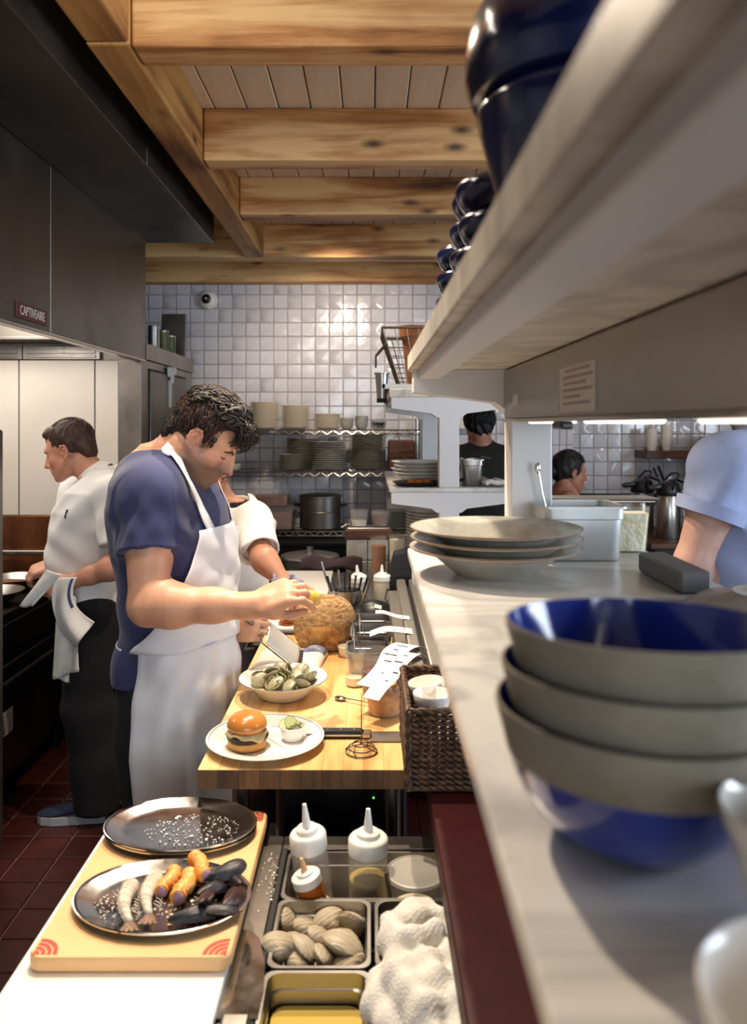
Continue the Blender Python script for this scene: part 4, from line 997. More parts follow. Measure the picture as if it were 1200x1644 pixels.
# knife
kn = thing('kitchen_knife', 'steel knife with a black riveted handle lying on the butcher block', 'knife', (.0, 1.765, ZB+.001))
part('blade', M().prism([(0, -.030), (.125, -.030), (.125, .026), (0, .026)][::1], .0022), G['steel_dk'], kn, smooth=0)
part('bolster', M().b2((-.018, -.012, -.001), (.004, .016, .012), .003), G['chrome'], kn, smooth=0)
hd = M(); rr_loft(hd, [(.052, .012, .010, .0), (.054, .0135, .011, .004), (.054, .0135, .011, .012), (.050, .011, .010, .016)], True, True, T=Matrix.Translation((-.066, .003, -.0008)))
h_ = part('handle', hd, G['blackplastic'], kn)
for k in range(3): part('rivet', M().cyl((-.096+.03*k, .003, .0150), (-.096+.03*k, .003, .0162), .0028, n=10), G['chrome'], h_)
part('tang', M().b2((-.118, -.0115, .0055), (-.014, -.0108, .0085)), G['chrome'], h_, smooth=0)
# ticket spike
sk_ = thing('ticket_spike', 'wire ticket spike with a coiled base at the front of the butcher block', 'spike', (-.018, 1.685, ZB))
part('spike', M().cyl((0, 0, .018), (.0, 0, .128), .0017, .0006, n=8), G['rustwire'], sk_)
for r, z in ((.034, .0022), (.029, .010), (.019, .018)): part('coil', M().tube([(r*math.cos(2*PI*k/32), r*math.sin(2*PI*k/32), z) for k in range(32)], .0013, 6, True), G['rustwire'], sk_)
cw = M()
for k in range(4): a = PI/2*k+.6; cw.tube([(0, 0, .018), (.016*math.cos(a), .016*math.sin(a), .0175), (.030*math.cos(a+.4), .030*math.sin(a+.4), .009), (.037*math.cos(a+.7), .037*math.sin(a+.7), .002)], .0011, 6)
part('cross_wires', cw, G['rustwire'], sk_)
# folded towel and the white board
def tw(u, v): return Vector((-.345+.20*u+.02*v, 2.235+.17*v, .938+.006*math.sin(5*u+2*v)-.026*(1-math.sin(PI*min(1, max(0, u))))**6-.004*math.cos(6*v)))
kt = thing('folded_towel', 'folded white kitchen towel with a blue check end under the grater', 'towel', (-.25, 2.32, ZB))
part('body', M().grid(tw, 28, 18, .026), G['towel'], kt, smooth=180, world=True)
part('check_end', M().grid(lambda u, v: tw(.62+.36*u, .62+.36*v)+Vector((0, 0, .0015+.012*math.sin(PI*u)*math.sin(PI*v))), 12, 10, .004), G['bluecheck'], kt, smooth=180, world=True, label='blue checked end')
solo('white_cutting_board', M().box((0, 0, 0), (.235, 1.06, .018), .004, seg=2), G['whiteboard'], 'long white cutting board on the steel table behind the bread', 'cutting board', (-.293, 3.215, .9065))
for k in range(3):
    t = solo('cheese_slice', M().tube([(.028*math.cos(2*PI*q/20), .020*math.sin(2*PI*q/20), 0) for q in range(20)], .006, 8, True), G['squash'], 'orange ring slice, '+('lowest', 'middle', 'topmost')[k]+' of three on the white board', 'food', (-.288+.004*k, 2.74, .9215+.011*k), k*.5, group='orange ring slices')
# grater
gA, gB = at(420, 1010, 2.13), at(482, 1060, 2.19)
gt = thing('grater', 'steel hand grater held by the chef over the towel', 'grater', tuple(gA))
ax = (gB-gA).normalized(); sd = at(433, 1010, 2.17)-at(409, 1015, 2.11); sd = (sd-ax*sd.dot(ax)).normalized(); nn = ax.cross(sd)
if nn.z < 0: nn = -nn
L_ = (gB-gA).length; wv = .042
def gp_(s, t_, h=0): return gA+ax*s+sd*t_+nn*h
part('frame', M().tube([gp_(0, 0), gp_(.012, -wv), gp_(L_, -wv), gp_(L_+.006, 0), gp_(L_, wv), gp_(.012, wv), gp_(0, 0)], .0022, 7), G['chrome'], gt, world=True)
part('rasp_plate', M().grid(lambda u, v: gp_(.018+(L_-.03)*u, -wv*.92+2*wv*.92*v, .004+.006*math.sin(PI*v)), 14, 10, .0009), G['rasp'], gt, smooth=180, world=True)
tm = M()
for i in range(16):
    for j in range(10):
        p = gp_(.024+(L_-.042)*i/15, -wv*.8+1.6*wv*(j+.5*(i % 2))/10, .0048+.006*math.sin(PI*(.1+.8*(j+.5*(i % 2))/10))); tm.add([p+ax*.002, p+sd*.0018, p-sd*.0018, p+nn*.0016], [(0, 1, 3), (1, 2, 3), (2, 0, 3)])
part('teeth', tm, G['chrome'], gt, smooth=0, world=True, kind='stuff')
part('end_bar', M().tube([gp_(L_+.004, -wv*.9, -.003), gp_(L_+.004, wv*.9, -.003)], .006, 8), G['rubber'], gt, world=True)
part('handle', M().tube([gp_(.004, 0), gp_(-.02, 0, -.002), gp_(-.11, 0, -.006)], [.006, .009, .010], 10), G['steel_dk'], gt, world=True)
# pans, tubs and cups at the right of the block
gn_pan('counter_pan', (.005, 2.465, ZB), .125, .13, .095, 'small steel pan farthest back in the row beside the ticket rail')
gn_pan('counter_pan', (.005, 2.325, ZB), .125, .13, .095, 'small steel pan in the middle of the row beside the ticket rail')
gn_pan('counter_pan', (-.005, 2.185, ZB), .125, .13, .085, 'small steel pan nearest the camera beside the ticket rail')
for k, (x, y) in enumerate(((-.02, 2.31), (-.035, 2.20))):
    t = thing('tweezer_tongs', ('farther', 'nearer')[k]+' pair of slim steel tongs standing in the small pans', 'tongs', (x, y, ZB+.012))
    for s in (-1, 1): part('arm', M().tube([(s*.005+.02, -.03, .0), (s*.009, 0, .06), (-.012, .02, .135)], .0025, 6, flat=.5), G['chrome'], t)
deli((.018, 2.045, ZB), .047, .115, 'clear deli tub of dark red liquid behind the pickles', 'redliq', .55)
deli((-.040, 2.115, ZB), .030, .10, 'slim clear tub left of the dark red liquid', 'mayo', .25)
deli((.036, 1.915, ZB), .050, .075, 'clear deli tub of amber pickled fruit beside the wicker basket', 'pickle', .72)
def pk(n):
    rr2 = random.Random(3)
    for k in range(n):
        a = rr2.uniform(0, 6.28); r = .030*math.sqrt(rr2.random())
        solo('pickle_piece', PKM, None, 'amber pickled piece, '+('left rear', 'centre', 'right', 'front', 'rear')[k]+' one on top in the deli tub by the basket', 'pickle', (.036+r*math.cos(a), 1.915+r*math.sin(a), ZB+.060+rr2.uniform(0, .006)), (rr2.uniform(0, 3), rr2.uniform(0, 3), rr2.uniform(0, 3)), group='amber pickled pieces')
PKM = mesh_of('pickle_piece', M().ell((0, 0, 0), (.012, .008, .006), nu=12, nv=8), G['pickle'], 180)
pk(5)
ramekin((-.070, 2.385, ZB), .028, .030, 'small white ramekin beside the bread, nearer of two', 'cream')
ramekin((-.075, 2.50, ZB), .032, .020, 'small shallow white dish beside the bread, farther of two', 'cream')
spn = thing('spoon', 'thin steel spoon lying with its bowl end under the receipts', 'spoon', (-.07, 1.99, ZB+.001))
part('bowl', M().ell((-.006, .012, .005), (.017, .012, .004), nu=14, nv=8, rot=(0, 0, -.5)), G['chrome'], spn, smooth=180)
part('handle', M().tube([(.008, .004, .006), (.05, -.022, .008), (.10, -.05, .004)], .0022, 6), G['chrome'], spn)
# orders under the rail
def slip(pts, w_, lab, nl=5, seed=0, wd=Vector((0, 1, 0))):
    t = thing('order_slip', lab, 'receipt', pts[0]); P_ = [Vector(p) for p in pts]
    def cv(u):
        s_ = u*(len(P_)-1); i = min(int(s_), len(P_)-2); f = s_-i
        p0, p1, p2, p3 = P_[max(i-1, 0)], P_[i], P_[i+1], P_[min(i+2, len(P_)-1)]
        return .5*((2*p1)+(p2-p0)*f+(2*p0-5*p1+4*p2-p3)*f*f+(3*p1-p0-3*p2+p3)*f**3)
    part('paper', M().grid(lambda u, v: cv(u)+wd*(w_*(v-.5)), 24, 4, .0004), G['paper'], t, smooth=180, world=True)
    rr3 = random.Random(seed); m = M()
    for k in range(nl):
        u = .18+.6*k/nl; a, b = sorted((rr3.uniform(-.35, .0), rr3.uniform(.05, .38)))
        n_ = (cv(u+.02)-cv(u)).cross(wd).normalized(); n_ = n_ if n_.z > 0 else -n_
        q = [cv(u)+wd*(w_*a)+n_*.0009, cv(u+.016)+wd*(w_*a)+n_*.0009, cv(u+.016)+wd*(w_*b)+n_*.0009, cv(u)+wd*(w_*b)+n_*.0009]; m.add(q, [(0, 1, 2, 3)])
    part('print', m, G['ink'], t, smooth=0, world=True); return t
slip([(.125, 2.44, 1.013), (.085, 2.45, 1.016), (.045, 2.46, 1.026), (.018, 2.47, 1.024)], .045, 'white order slip farthest back under the ticket rail', 4, 1)
slip([(.125, 2.28, 1.013), (.08, 2.28, 1.019), (.04, 2.27, 1.022), (.0, 2.25, 1.014)], .060, 'broad white order slip in the middle under the ticket rail', 3, 2)
slip([(.128, 2.12, 1.013), (.10, 2.10, 1.026), (.065, 2.05, 1.020), (.045, 1.99, 1.000), (.02, 1.93, .990), (-.005, 1.885, .985)], .070, 'long curling order slip hanging over the deli tubs', 7, 3, Vector((.84, -.54, .0)))
slip([(.130, 2.04, 1.0135), (.11, 2.02, 1.026), (.08, 1.97, 1.022), (.05, 1.90, 1.004), (.022, 1.86, .990), (.002, 1.835, .972)], .046, 'curling order slip with a torn end nearest the wicker basket', 5, 4, Vector((.84, -.54, .0)))
# wicker basket on the ledge
bsk = thing('wicker_basket', 'dark woven wicker basket of white cups beside the marble pass', 'basket', (.20, 1.638, .9105))
WX, WY, WH_ = .125, .135, .155
def rope(m, p, q, r=.0052, tw_=95):
    p, q = Vector(p), Vector(q); d = q-p; L2 = d.length; n_ = max(4, int(L2/.006)); t = d.normalized(); a_ = t.orthogonal().normalized(); b_ = t.cross(a_)
    for s_ in (0, PI):
        m.tube([p+d*(k/n_)+a_*(.0030*math.cos(tw_*2*L2*k/n_+s_))+b_*(.0030*math.sin(tw_*2*L2*k/n_+s_)) for k in range(n_+1)], r*.72, 5)
for nm_, (p, q) in (('front_wall', ((-WX, -WY), (WX, -WY))), ('rear_wall', ((-WX, WY), (WX, WY))), ('left_wall', ((-WX, -WY), (-WX, WY))), ('right_wall', ((WX, -WY), (WX, WY)))):
    m = M()
    for k in range(13): z = .008+k*.0112; j = random.uniform(-.0012, .0012); rope(m, (p[0]*1.0+j, p[1]+j, z), (q[0]+j, q[1]+j, z))
    rope(m, (p[0], p[1], WH_), (q[0], q[1], WH_), .0068, 70)
    part(nm_, m, G['wicker'], bsk, smooth=180, kind='stuff')
for sx in (-1, 1):
    for sy in (-1, 1):
        m = M(); rope(m, (sx*WX, sy*WY, .003), (sx*WX, sy*WY, WH_), .0075, 70); part('corner_braid', m, G['wicker'], bsk, smooth=180)
part('floor', M().b2((-WX, -WY, .001), (WX, WY, .006)), G['wicker'], bsk, smooth=0)
def small_cup(loc, rot, lab):
    t = thing('white_cup', lab, 'cup', loc, rot, 'white cups in the wicker basket')
    part('body', M().lathe([(0, 0), (.020, 0), (.023, .003), (.036, .024), (.040, .044), (.039, .046), (.0375, .044), (.033, .024), (.018, .006), (0, .005)], 36), G['ceramic'], t, smooth=50)
small_cup((.128, 1.60, 1.023), (0, 0, 0), 'white cup standing at the front of the wicker basket')
small_cup((.126, 1.672, 1.023), (0, R(-8), 0), 'white cup behind the front one in the wicker basket')
small_cup((.170, 1.690, 1.050), (R(70), 0, R(30)), 'white cup tipped on its side at the back of the wicker basket')
solo('folded_cloth', M().b2((-.09, -.11, 0), (.10, .115, .104), .02), G['ceramic'], 'folded white cloth filling the bottom of the wicker basket', 'cloth', (.21, 1.638, .918))
# crock of utensils
ck = thing('utensil_crock', 'steel crock of black handled utensils behind the bread', 'crock', (-.085, 2.93, .8975))
part('body', M().lathe([(0, 0), (.05, 0), (.055, .10), (.052, .10), (.047, .004), (0, .004)], 32), G['steel'], ck)
rq = random.Random(8)
nmu = ['leftmost and longest', 'second from left', 'third from left', 'fourth from left', 'middle', 'fifth from right', 'fourth from right', 'third from right', 'second from right', 'rightmost']
for k in range(10):
    x = -.044+.0098*k; L3 = rq.uniform(.14, .17)+(.05 if k == 0 else 0); lean = (k-4.5)*.012
    t = thing('utensil', 'black handled utensil, '+nmu[k]+' in the steel crock', 'utensil', (-.085+x, 2.93+rq.uniform(-.02, .02), .903), group='utensils in the crock')
    part('shaft', M().tube([(0, 0, 0), (lean*.6, 0, L3*.6)], .0025, 6), G['chrome'], t); part('handle', M().tube([(lean*.6, 0, L3*.6), (lean, 0, L3)], [.004, .006], 8, flat=.6), G['blackplastic'] if k % 3 else G['steel_dk'], t)
# squeeze bottles
def squeeze(loc, r, h, lab, mt='plastic_clear', fill=None, fl=.4, rot=(0, 0, 0), tip='plastic_white', tipm=None, tape=False):
    t = thing('squeeze_bottle', lab, 'squeeze bottle', loc, rot)
    part('body', M().lathe([(0, 0), (r*.9, 0), (r*.97, .004), (r, .02), (r, h*.82), (r*.96, h*.9), (r*.86, h*.95), (r*.84, h)], 36), G[mt], t, smooth=50)
    if fill: part('contents', M().lathe([(0, .002), (r*.88, .002), (r*.95, .006), (r*.96, h*fl), (0, h*fl)], 32), G[fill], t, smooth=40)
    c = part('cap', M().lathe([(r*.98, h*.86), (r*1.04, h*.865), (r*1.03, h*1.03), (r*.93, h*1.06), (r*.62, h*1.075), (r*.60, h*1.12), (r*.5, h*1.14), (0, h*1.14)], 36), G[tip], t, smooth=40)
    part('nozzle', M().lathe([(r*.26, h*1.135), (r*.20, h*1.25), (r*.11, h*1.42), (0, h*1.425)], 16), G[tipm or tip], c, smooth=50)
    if tape: part('tape', M().lathe([(r*1.012, h*.06), (r*1.012, h*.40)], 32), G['bluetape'], t, smooth=50, label='blue tape band')
    return t
squeeze((-.040, 3.10, .8975), .034, .115, 'squeeze bottle half full of yellow dressing behind the bread', fill='oil', fl=.5, rot=(R(3), R(-4), 0))
squeeze((.049, 3.12, .8975), .034, .112, 'full cream squeeze bottle beside the printer', fill='mayo', fl=.85)
squeeze((-.100, 1.458, .702), .0335, .149, 'tall clear squeeze bottle at the left of the station pan', rot=(R(2), R(-6), 0), fill='mayo', fl=.12)
squeeze((-.003, 1.450, .702), .036, .142, 'squeeze bottle half full of yellow dressing in the station pan', fill='oil', fl=.52)
# printer, cover
prn = thing('ticket_printer', 'black ticket printer at the far end of the ticket rail', 'printer', (.145, 3.16, .8975))
m = M(); m.prism([(-.065, 0), (.065, 0), (.065, .20), (.02, .215), (-.045, .20), (-.06, .15)], .12, Matrix.Translation((0, .06, 0)) @ Matrix(((1, 0, 0, 0), (0, 0, -1, 0), (0, 1, 0, 0), (0, 0, 0, 1))))
part('body', m, G['blackplastic'], prn, smooth=0); part('paper_slot', M().b2((-.04, -.0615, .14), (.045, -.06, .148)), G['rubber'], prn, smooth=0)
part('cable', M().tube([(-.055, -.05, .05), (-.075, -.08, .07), (-.085, -.11, .04), (-.06, -.13, .008)], .003, 6), G['rubber'], prn)
dm = thing('domed_cover', 'low black domed plastic cover with a small white label behind the bread', 'cover', (.012, 2.86, .8975))
part('body', M().lathe([(.082, 0), (.086, .004), (.085, .018), (.075, .045), (.05, .066), (.02, .076), (0, .077)], 40, sy=.75), G['blackplastic'], dm, smooth=50)
part('label', M().box((.018, -.040, .0615), (.026, .016, .001), rot=(R(38), R(14), 0)), G['paper'], dm, smooth=0)
deli((.125, 3.52, .897), .04, .225, 'tall cream tub with a spoon behind the ticket printer', 'mayo', .9)
deli((.04, 3.56, .897), .038, .21, 'tall tub of orange sauce behind the ticket printer', 'squash', .8)

# ---- station: boards, platters, seafood
solo('white_station_board', M().box((0, 0, 0), (.316, .82, .019), .004, seg=2), G['whiteboard'], 'white cutting board at the bottom left under the tan board', 'cutting board', (-.372, 1.15, .7970))
ob = thing('tan_cutting_board', 'tan cutting board with red corner marks under the steel platters', 'cutting board', (-.3585, 1.372, .8068))
m = M(); rr_loft(m, [(.148, .216, .018, 0), (.1515, .2195, .02, .004), (.1515, .2195, .02, .0195), (.1495, .2175, .02, .023)], True, True, n=7); part('body', m, G['peach'], ob)
for sx in (-1, 1):
    for sy in (-1, 1):
        mk_ = M(); cx_, cy_ = sx*.1445, sy*.2125
        for q, (r0, r1) in enumerate(((.0, .010), (.0125, .0185), (.021, .027), (.0295, .036))):
            pts = [(cx_-sx*r*math.cos(PI/2*k/10), cy_-sy*r*math.sin(PI/2*k/10)) for r, ks in ((r1, range(11)), (r0, range(10, -1, -1))) for k in ks]
            if r0 == 0: pts = pts[:11]+[(cx_, cy_)]
            if sx*sy < 0: pts = pts[::-1]
            mk_.prism(pts, .0008, Matrix.Translation((0, 0, .0228)))
        part('corner_mark', mk_, G['redmark'], ob, smooth=0, label='red quarter circle mark')
def platter(lab, loc, rot):
    t = thing('oval_platter', lab, 'platter', loc, rot)
    part('body', M().lathe([(0, 0), (.74, 0), (.80, .003), (.955, .0105), (.985, .0125), (1.0, .0118), (.998, .0138), (.975, .0145), (.94, .0125), (.79, .0045), (.73, .0016), (0, .0016)], 80, sx=.1475, sy=.1035), G['chrome'], t, smooth=40)
    return t
platter('lower oval steel platter under the empty wet one', (-.366, 1.508, .8298), R(-3))
platter('empty oval steel platter with salt flakes at the back of the tan board', (-.366, 1.508, .8352), R(-2))
platter('oval steel platter of shrimp, crab legs and mussels', (-.3425, 1.288, .8298), R(-4))
def flakes(c, sx, sy, n_, z, lab, seed):
    rr4 = random.Random(seed); m = M()
    for k in range(n_):
        a = rr4.uniform(0, 6.28); r = rr4.random()**.5; x, y = c[0]+sx*r*math.cos(a), c[1]+sy*r*math.sin(a); s_ = rr4.uniform(.0006, .0016)*(2 if rr4.random() < .06 else 1)
        m.box((x, y, z+s_*.4), (s_*2, s_*1.4, s_*.8), rot=(0, 0, rr4.uniform(0, 3)))
    solo('salt', m, G['salt'], lab, 'salt', kind='stuff', smooth=0)
flakes((-.34, 1.50), .095, .06, 240, .8372, 'white salt flakes scattered over the empty oval platter', 1)
flakes((-.40, 1.275), .055, .05, 220, .8316, 'white salt flakes at the left of the seafood platter', 2)
flakes((-.29, 1.26), .06, .04, 120, .8316, 'white salt flakes among the seafood on the platter', 3)
flakes((-.185, 1.42), .018, .10, 60, .7872, 'white crumbs on the dark steel strip beside the tan board', 4)
ZP = .8318
def shrimp(px, py, ang, lab):
    p = onz(px, py, ZP+.008); t = thing('shrimp', lab, 'shrimp', (p.x, p.y, ZP), ang)
    m = M(); n_ = 22; pts = []; rs = []
    for k in range(n_):
        u = k/(n_-1); pts.append((.050-.104*u, .012*math.sin(PI*u)-.004, .0125+.003*math.sin(PI*u))); rs.append((.0175*(1-.66*u)+.0013*((u*7) % 1)*(1-u*.5))*(.55+.45*min(1, u*6)))
    part('body', m.tube(pts, rs, 12, flat=.85), G['shrimp'], t, smooth=180)
    tl = M()
    for s_ in (-.5, -.17, .17, .5): tl.grid(lambda u, v: Vector((-.050-.026*u, -.004+s_*.018*u*1.5+(v-.5)*.0085*(1-.5*abs(u-.5)), .0125-.003*u+.001*s_)), 5, 3, .0016)
    part('tail_fan', tl, G['shrimptail'], t, smooth=180)
    lg = M()
    for k in range(7): u = k/7; lg.tube([(.035-.06*u, -.006, .006), (.032-.06*u, -.014, .004), (.026-.06*u, -.018, .001)], .0009, 5)
    part('legs', lg, G['shrimp'], t)
    return t
shrimp(208, 1452, R(103), 'grey raw shrimp, left of two on the oval platter')
shrimp(244, 1440, R(97), 'grey raw shrimp, right of two on the oval platter')
def crab(px, py, ang, L4, r, z, lab, rx=0):
    p = onz(px, py, ZP+z); t = thing('crab_leg', lab, 'crab leg', (p.x, p.y, ZP+z), (rx, 0, ang)); m = M(); n_ = 16
    pts = [(L4*(k/(n_-1)-.5), .003*math.sin(k*.5), r) for k in range(n_)]; m.tube(pts, [r*(.92+.10*math.sin(k*1.9)+.12*(k/(n_-1))) for k in range(n_)], 14)
    rr5 = random.Random(int(px))
    for k in range(26):
        a = rr5.uniform(0, 6.28); x = rr5.uniform(-.45, .45)*L4; q = Vector((x, r*.95*math.cos(a), r+r*.95*math.sin(a))); d_ = Vector((0, math.cos(a), math.sin(a))); m.cyl(q, q+d_*.003, .0014, .0003, n=5)
    part('shell', m, G['crab'], t, smooth=60); part('cut_end', M().ell((-L4*.5-.0005, 0, r), (.0025, r*.78, r*.78), nu=14, nv=8), G['crabend'], t, smooth=180, label='pale purple cut end')
crab(271, 1426, R(80), .060, .0120, 0, 'orange crab leg piece, left of three on the platter')
crab(297, 1436, R(84), .066, .0140, 0, 'orange crab leg piece, middle of three on the platter')
crab(322, 1402, R(118), .066, .0125, .012, 'orange crab leg piece lying highest beside the mussels')
def mussel(px, py, z, ang, rx, ry, lab, mt='mussel', s=1.0):
    p = onz(px, py, ZP+z); t = thing('mussel', lab, 'mussel', (p.x, p.y, ZP+z), (rx, ry, ang), 'mussels on the platter')
    def f(sg):
        def g_(u, v):
            a = 2*PI*u; x = .037*s*v*math.cos(a); w_ = .0205*s*(.75+.35*math.cos(a) if True else 1); y = w_*v*math.sin(a); return Vector((x, y, sg*(.0095*s*(1-v**2.4))))
        return g_
    part('valve', M().grid(f(1), 26, 8), G[mt], t, smooth=180); part('valve', M().grid(lambda u, v: f(-1)(1-u, v), 26, 8), G[mt], t, smooth=180)
    part('seam', M().tube([f(1)(k/26, 1.0) for k in range(26)], .0008, 5, True), G['mussel_br'], t)
for a in ((310, 1468, .011, .35, .15, 0, 'black mussel nearest the camera on the platter', 'mussel', 1.12), (352, 1462, .012, .2, -.2, .1, 'black mussel right of the nearest one on the platter'), (378, 1440, .014, 1.2, .5, .2, 'brown mussel standing at the right rim of the platter', 'mussel_br'),
          (345, 1425, .013, .9, .2, .2, 'black mussel in the middle of the mussel pile'), (372, 1412, .014, 2.2, -.3, .3, 'black mussel at the rear right of the mussel pile'), (340, 1398, .012, 2.6, .3, .1, 'black mussel behind the orange crab legs'),
          (362, 1400, .026, .4, .4, -.2, 'black mussel on top of the mussel pile'), (330, 1440, .024, 1.5, -.4, .3, 'small dark mussel tucked against the crab legs', 'mussel_br', .8)): mussel(*a)
# knife on the steel strip
k2 = thing('chef_knife', 'large chef knife with its blade pointing away on the steel strip', 'knife', (-.186, 1.09, .7895))
part('blade', M().prism([(-.030, -.005), (.030, -.005), (.031, .05), (.024, .11), (.008, .165), (-.014, .19), (-.020, .182), (-.026, .10)], .0022), G['chrome'], k2, smooth=0)
part('bolster', M().b2((-.020, -.035, -.002), (.020, -.005, .011), .004), G['steel'], k2, smooth=0)
m = M(); rr_loft(m, [(.012, .055, .01, 0), (.014, .057, .011, .005), (.012, .055, .01, .015)], True, True, T=Matrix.Translation((0, -.092, -.002))); part('handle', m, G['blackplastic'], k2)
# sunk pans
sp3 = gn_pan('counter_pan', (.005, 1.441, .692), .325, .155, .095, 'long steel pan holding the squeeze bottles in the station')
pc = gn_pan('counter_pan', (-.0785, 1.274, .692), .160, .172, .098, 'steel pan of raw clams in the station')
pe = gn_pan('counter_pan', (.0895, 1.274, .692), .162, .172, .098, 'empty steel pan beside the clams, half under the towel')
py_ = gn_pan('counter_pan', (-.0785, 1.097, .692), .160, .172, .098, 'steel pan of yellow marinade at the bottom edge')
pyr = gn_pan('counter_pan', (.0895, 1.097, .692), .162, .172, .098, 'steel pan of yellow peppers under the towel')
m = M(); rr_loft(m, [(.064, .070, .02, 0), (.067, .073, .022, .045)], True, True); solo('marinade', m, G['oil'], 'yellow oily marinade filling the pan at the bottom edge', 'marinade', (-.0785, 1.097, .701), smooth=40)
for k, (x, y) in enumerate(((-.03, -.03), (.01, -.02), (.03, -.035), (-.01, .02))):
    solo('garlic_clove', M().ell((0, 0, 0), (.011, .008, .007), nu=12, nv=8), G['clammeat'], 'pale garlic clove, '+('left', 'middle', 'right', 'rear')[k]+' one in the yellow marinade', 'garlic', (-.0785+x, 1.097+y, .748), smooth=180, group='garlic cloves')
rq = random.Random(21)
for k in range(3):
    solo('pepper_piece', M().grid(lambda u, v: Vector((.03*(u-.5), .018*(v-.5), .006*math.sin(PI*u)+.004*math.sin(PI*v))), 6, 4, .004), G['lemon'], 'yellow pepper strip, '+('lowest', 'middle', 'uppermost')[k]+' of three in the pan under the towel', 'pepper', (.06+rq.uniform(-.03, .05), 1.08+rq.uniform(-.05, .03), .72+.006*k), (rq.uniform(-.3, .3), rq.uniform(-.3, .3), rq.uniform(0, 3)), smooth=180, group='yellow pepper strips')
CLM = None
def clam_bm():
    m = M()
    for sg in (1, -1):
        def f(u, v):
            a = 2*PI*u; q = v**.9; sn = math.sin(a); x = .0245*q*math.cos(a)*(1-.42*max(0, -sn)**1.5); y = .0195*q*sn*(1+.22*max(0, -sn)**3)-.008*(1-v)
            z = sg*(.0128*(1-q**2.0)**.75+.00035*math.sin(30*q)); return Vector((x, y, z))
        m.grid(f if sg > 0 else (lambda u, v: f(1-u, v)), 28, 12)
    return m
CLM = mesh_of('clam', clam_bm(), G['clam'], 180)
cls = [(350, 595, .75, (1.3, .25, 1.35), 1.15, 'at the rear left corner'), (430, 620, .745, (.5, .2, .4), .95, 'second from left in the rear row'), (535, 592, .755, (.4, -.3, .5), 1.15, 'third from left in the rear row'), (638, 605, .755, (1.1, .5, 2.4), 1.2, 'at the rear right corner'),
       (312, 705, .775, (.3, .25, .2), 1.2, 'overhanging the left rim'), (425, 722, .765, (.7, -.3, 2.2), 1.15, 'in the middle of the pan'), (492, 665, .765, (.5, .5, .9), 1.0, 'right of the middle near the rear'), (508, 758, .76, (.9, .2, 1.7), 1.05, 'front middle'),
       (605, 705, .77, (.35, -.25, 2.8), 1.45, 'large and open on the right'), (400, 785, .755, (.4, .3, .1), 1.05, 'front left'), (628, 790, .757, (.3, -.3, .3), 1.1, 'front right corner'), (555, 700, .752, (1.0, 0, .5), 1.0, 'tucked behind the large open one'), (365, 690, .75, (.2, .1, 1.2), .95, 'tucked behind the one over the rim')]
for cx_, cy_, z, rot, s_, nm_ in cls:
    z += .013; s_ *= 1.12; p = onz(cx_/2.857+340, cy_/2.857+1270, z)
    o = solo('raw_clam', CLM, None, 'closed beige clam, '+nm_+' of the clam pan', 'clam', tuple(p), rot, group='raw clams in the pan', smooth=0); o.scale = (s_*.92,)*3
solo('clam_layer', M().b2((-.066, -.072, 0), (.066, .072, .035), .01), G['clam'], 'layer of clams hidden at the bottom of the clam pan', 'clams', (-.0785, 1.274, .699), kind='stuff')
dl = deli((.084, 1.437, .702), .052, .090, 'clear deli tub with a lid and spoon at the right of the station pan', 'mayo', .3, lid=True)
s2 = thing('table_spoon', 'dark steel spoon leaning on the lidded deli tub', 'spoon', (.042, 1.392, .705))
part('handle', M().tube([(.004, 0, .0), (-.004, .004, .06), (-.012, .01, .108)], [.003, .004, .006], 8, flat=.4), G['steel_dk'], s2); part('bowl', M().ell((.006, 0, .006), (.012, .004, .014), nu=12, nv=8), G['steel_dk'], s2, smooth=180)
os_ = squeeze((-.094, 1.3925, .733), .0255, .082, 'short squeeze bottle of orange sauce with a tan nozzle and blue tape', mt='orange_sauce', rot=(R(2), R(-14), 0), tipm='peach', tape=True)

# ---- dining side beyond the pass
ct = thing('coffee_counter', 'brown wood counter with coffee airpots beyond the near pass', 'counter', (2.15, 4.95, 0))
part('top', M().b2((-.50, -.38, .885), (.75, .40, .92), .005), G['walnut'], ct, smooth=0); part('body', M().b2((-.46, -.33, .05), (.72, .38, .884), .004), G['black'], ct, smooth=0)
part('plinth', M().b2((-.4, -.28, 0), (.68, .34, .05)), G['rubber'], ct, smooth=0)
def airpot(loc, lab, s=1.0):
    t = thing('airpot', lab, 'airpot', loc)
    part('body', M().lathe([(0, 0), (.066, 0), (.069, .006), (.069, .26), (.060, .275)], 36), G['steel'], t, smooth=40)
    c = part('lid', M().lathe([(.069, .262), (.072, .268), (.071, .30), (.06, .335), (.03, .35), (0, .352)], 36), G['blackplastic'], t, smooth=40)
    part('spout', M().box((-.085, -.01, .312), (.09, .045, .032), .012, rot=(0, R(-8), 0), seg=2), G['blackplastic'], t)
    part('pump_lever', M().tube([(.01, 0, .35), (.05, 0, .362), (.10, 0, .345)], .010, 8, flat=1.4), G['blackplastic'], t)
    part('handle', M().tube([(0, -.07, .30), (.0, -.085, .34), (.04, -.06, .395), (.06, 0, .40), (.04, .06, .395), (0, .085, .34), (0, .07, .30)], .006, 8), G['blackplastic'], t)
    return t
airpot((1.835, 4.78, .9205), 'steel airpot with a black pump lid, front one on the coffee counter')
airpot((1.75, 5.0, .9205), 'steel airpot with a black pump lid, rear left one on the coffee counter')
crk = thing('tool_crock', 'black crock with long tools behind the airpots', 'crock', (1.93, 5.02, .9205))
part('body', M().lathe([(0, 0), (.055, 0), (.06, .22), (.055, .22), (.05, .006), (0, .006)], 28), G['black'], crk)
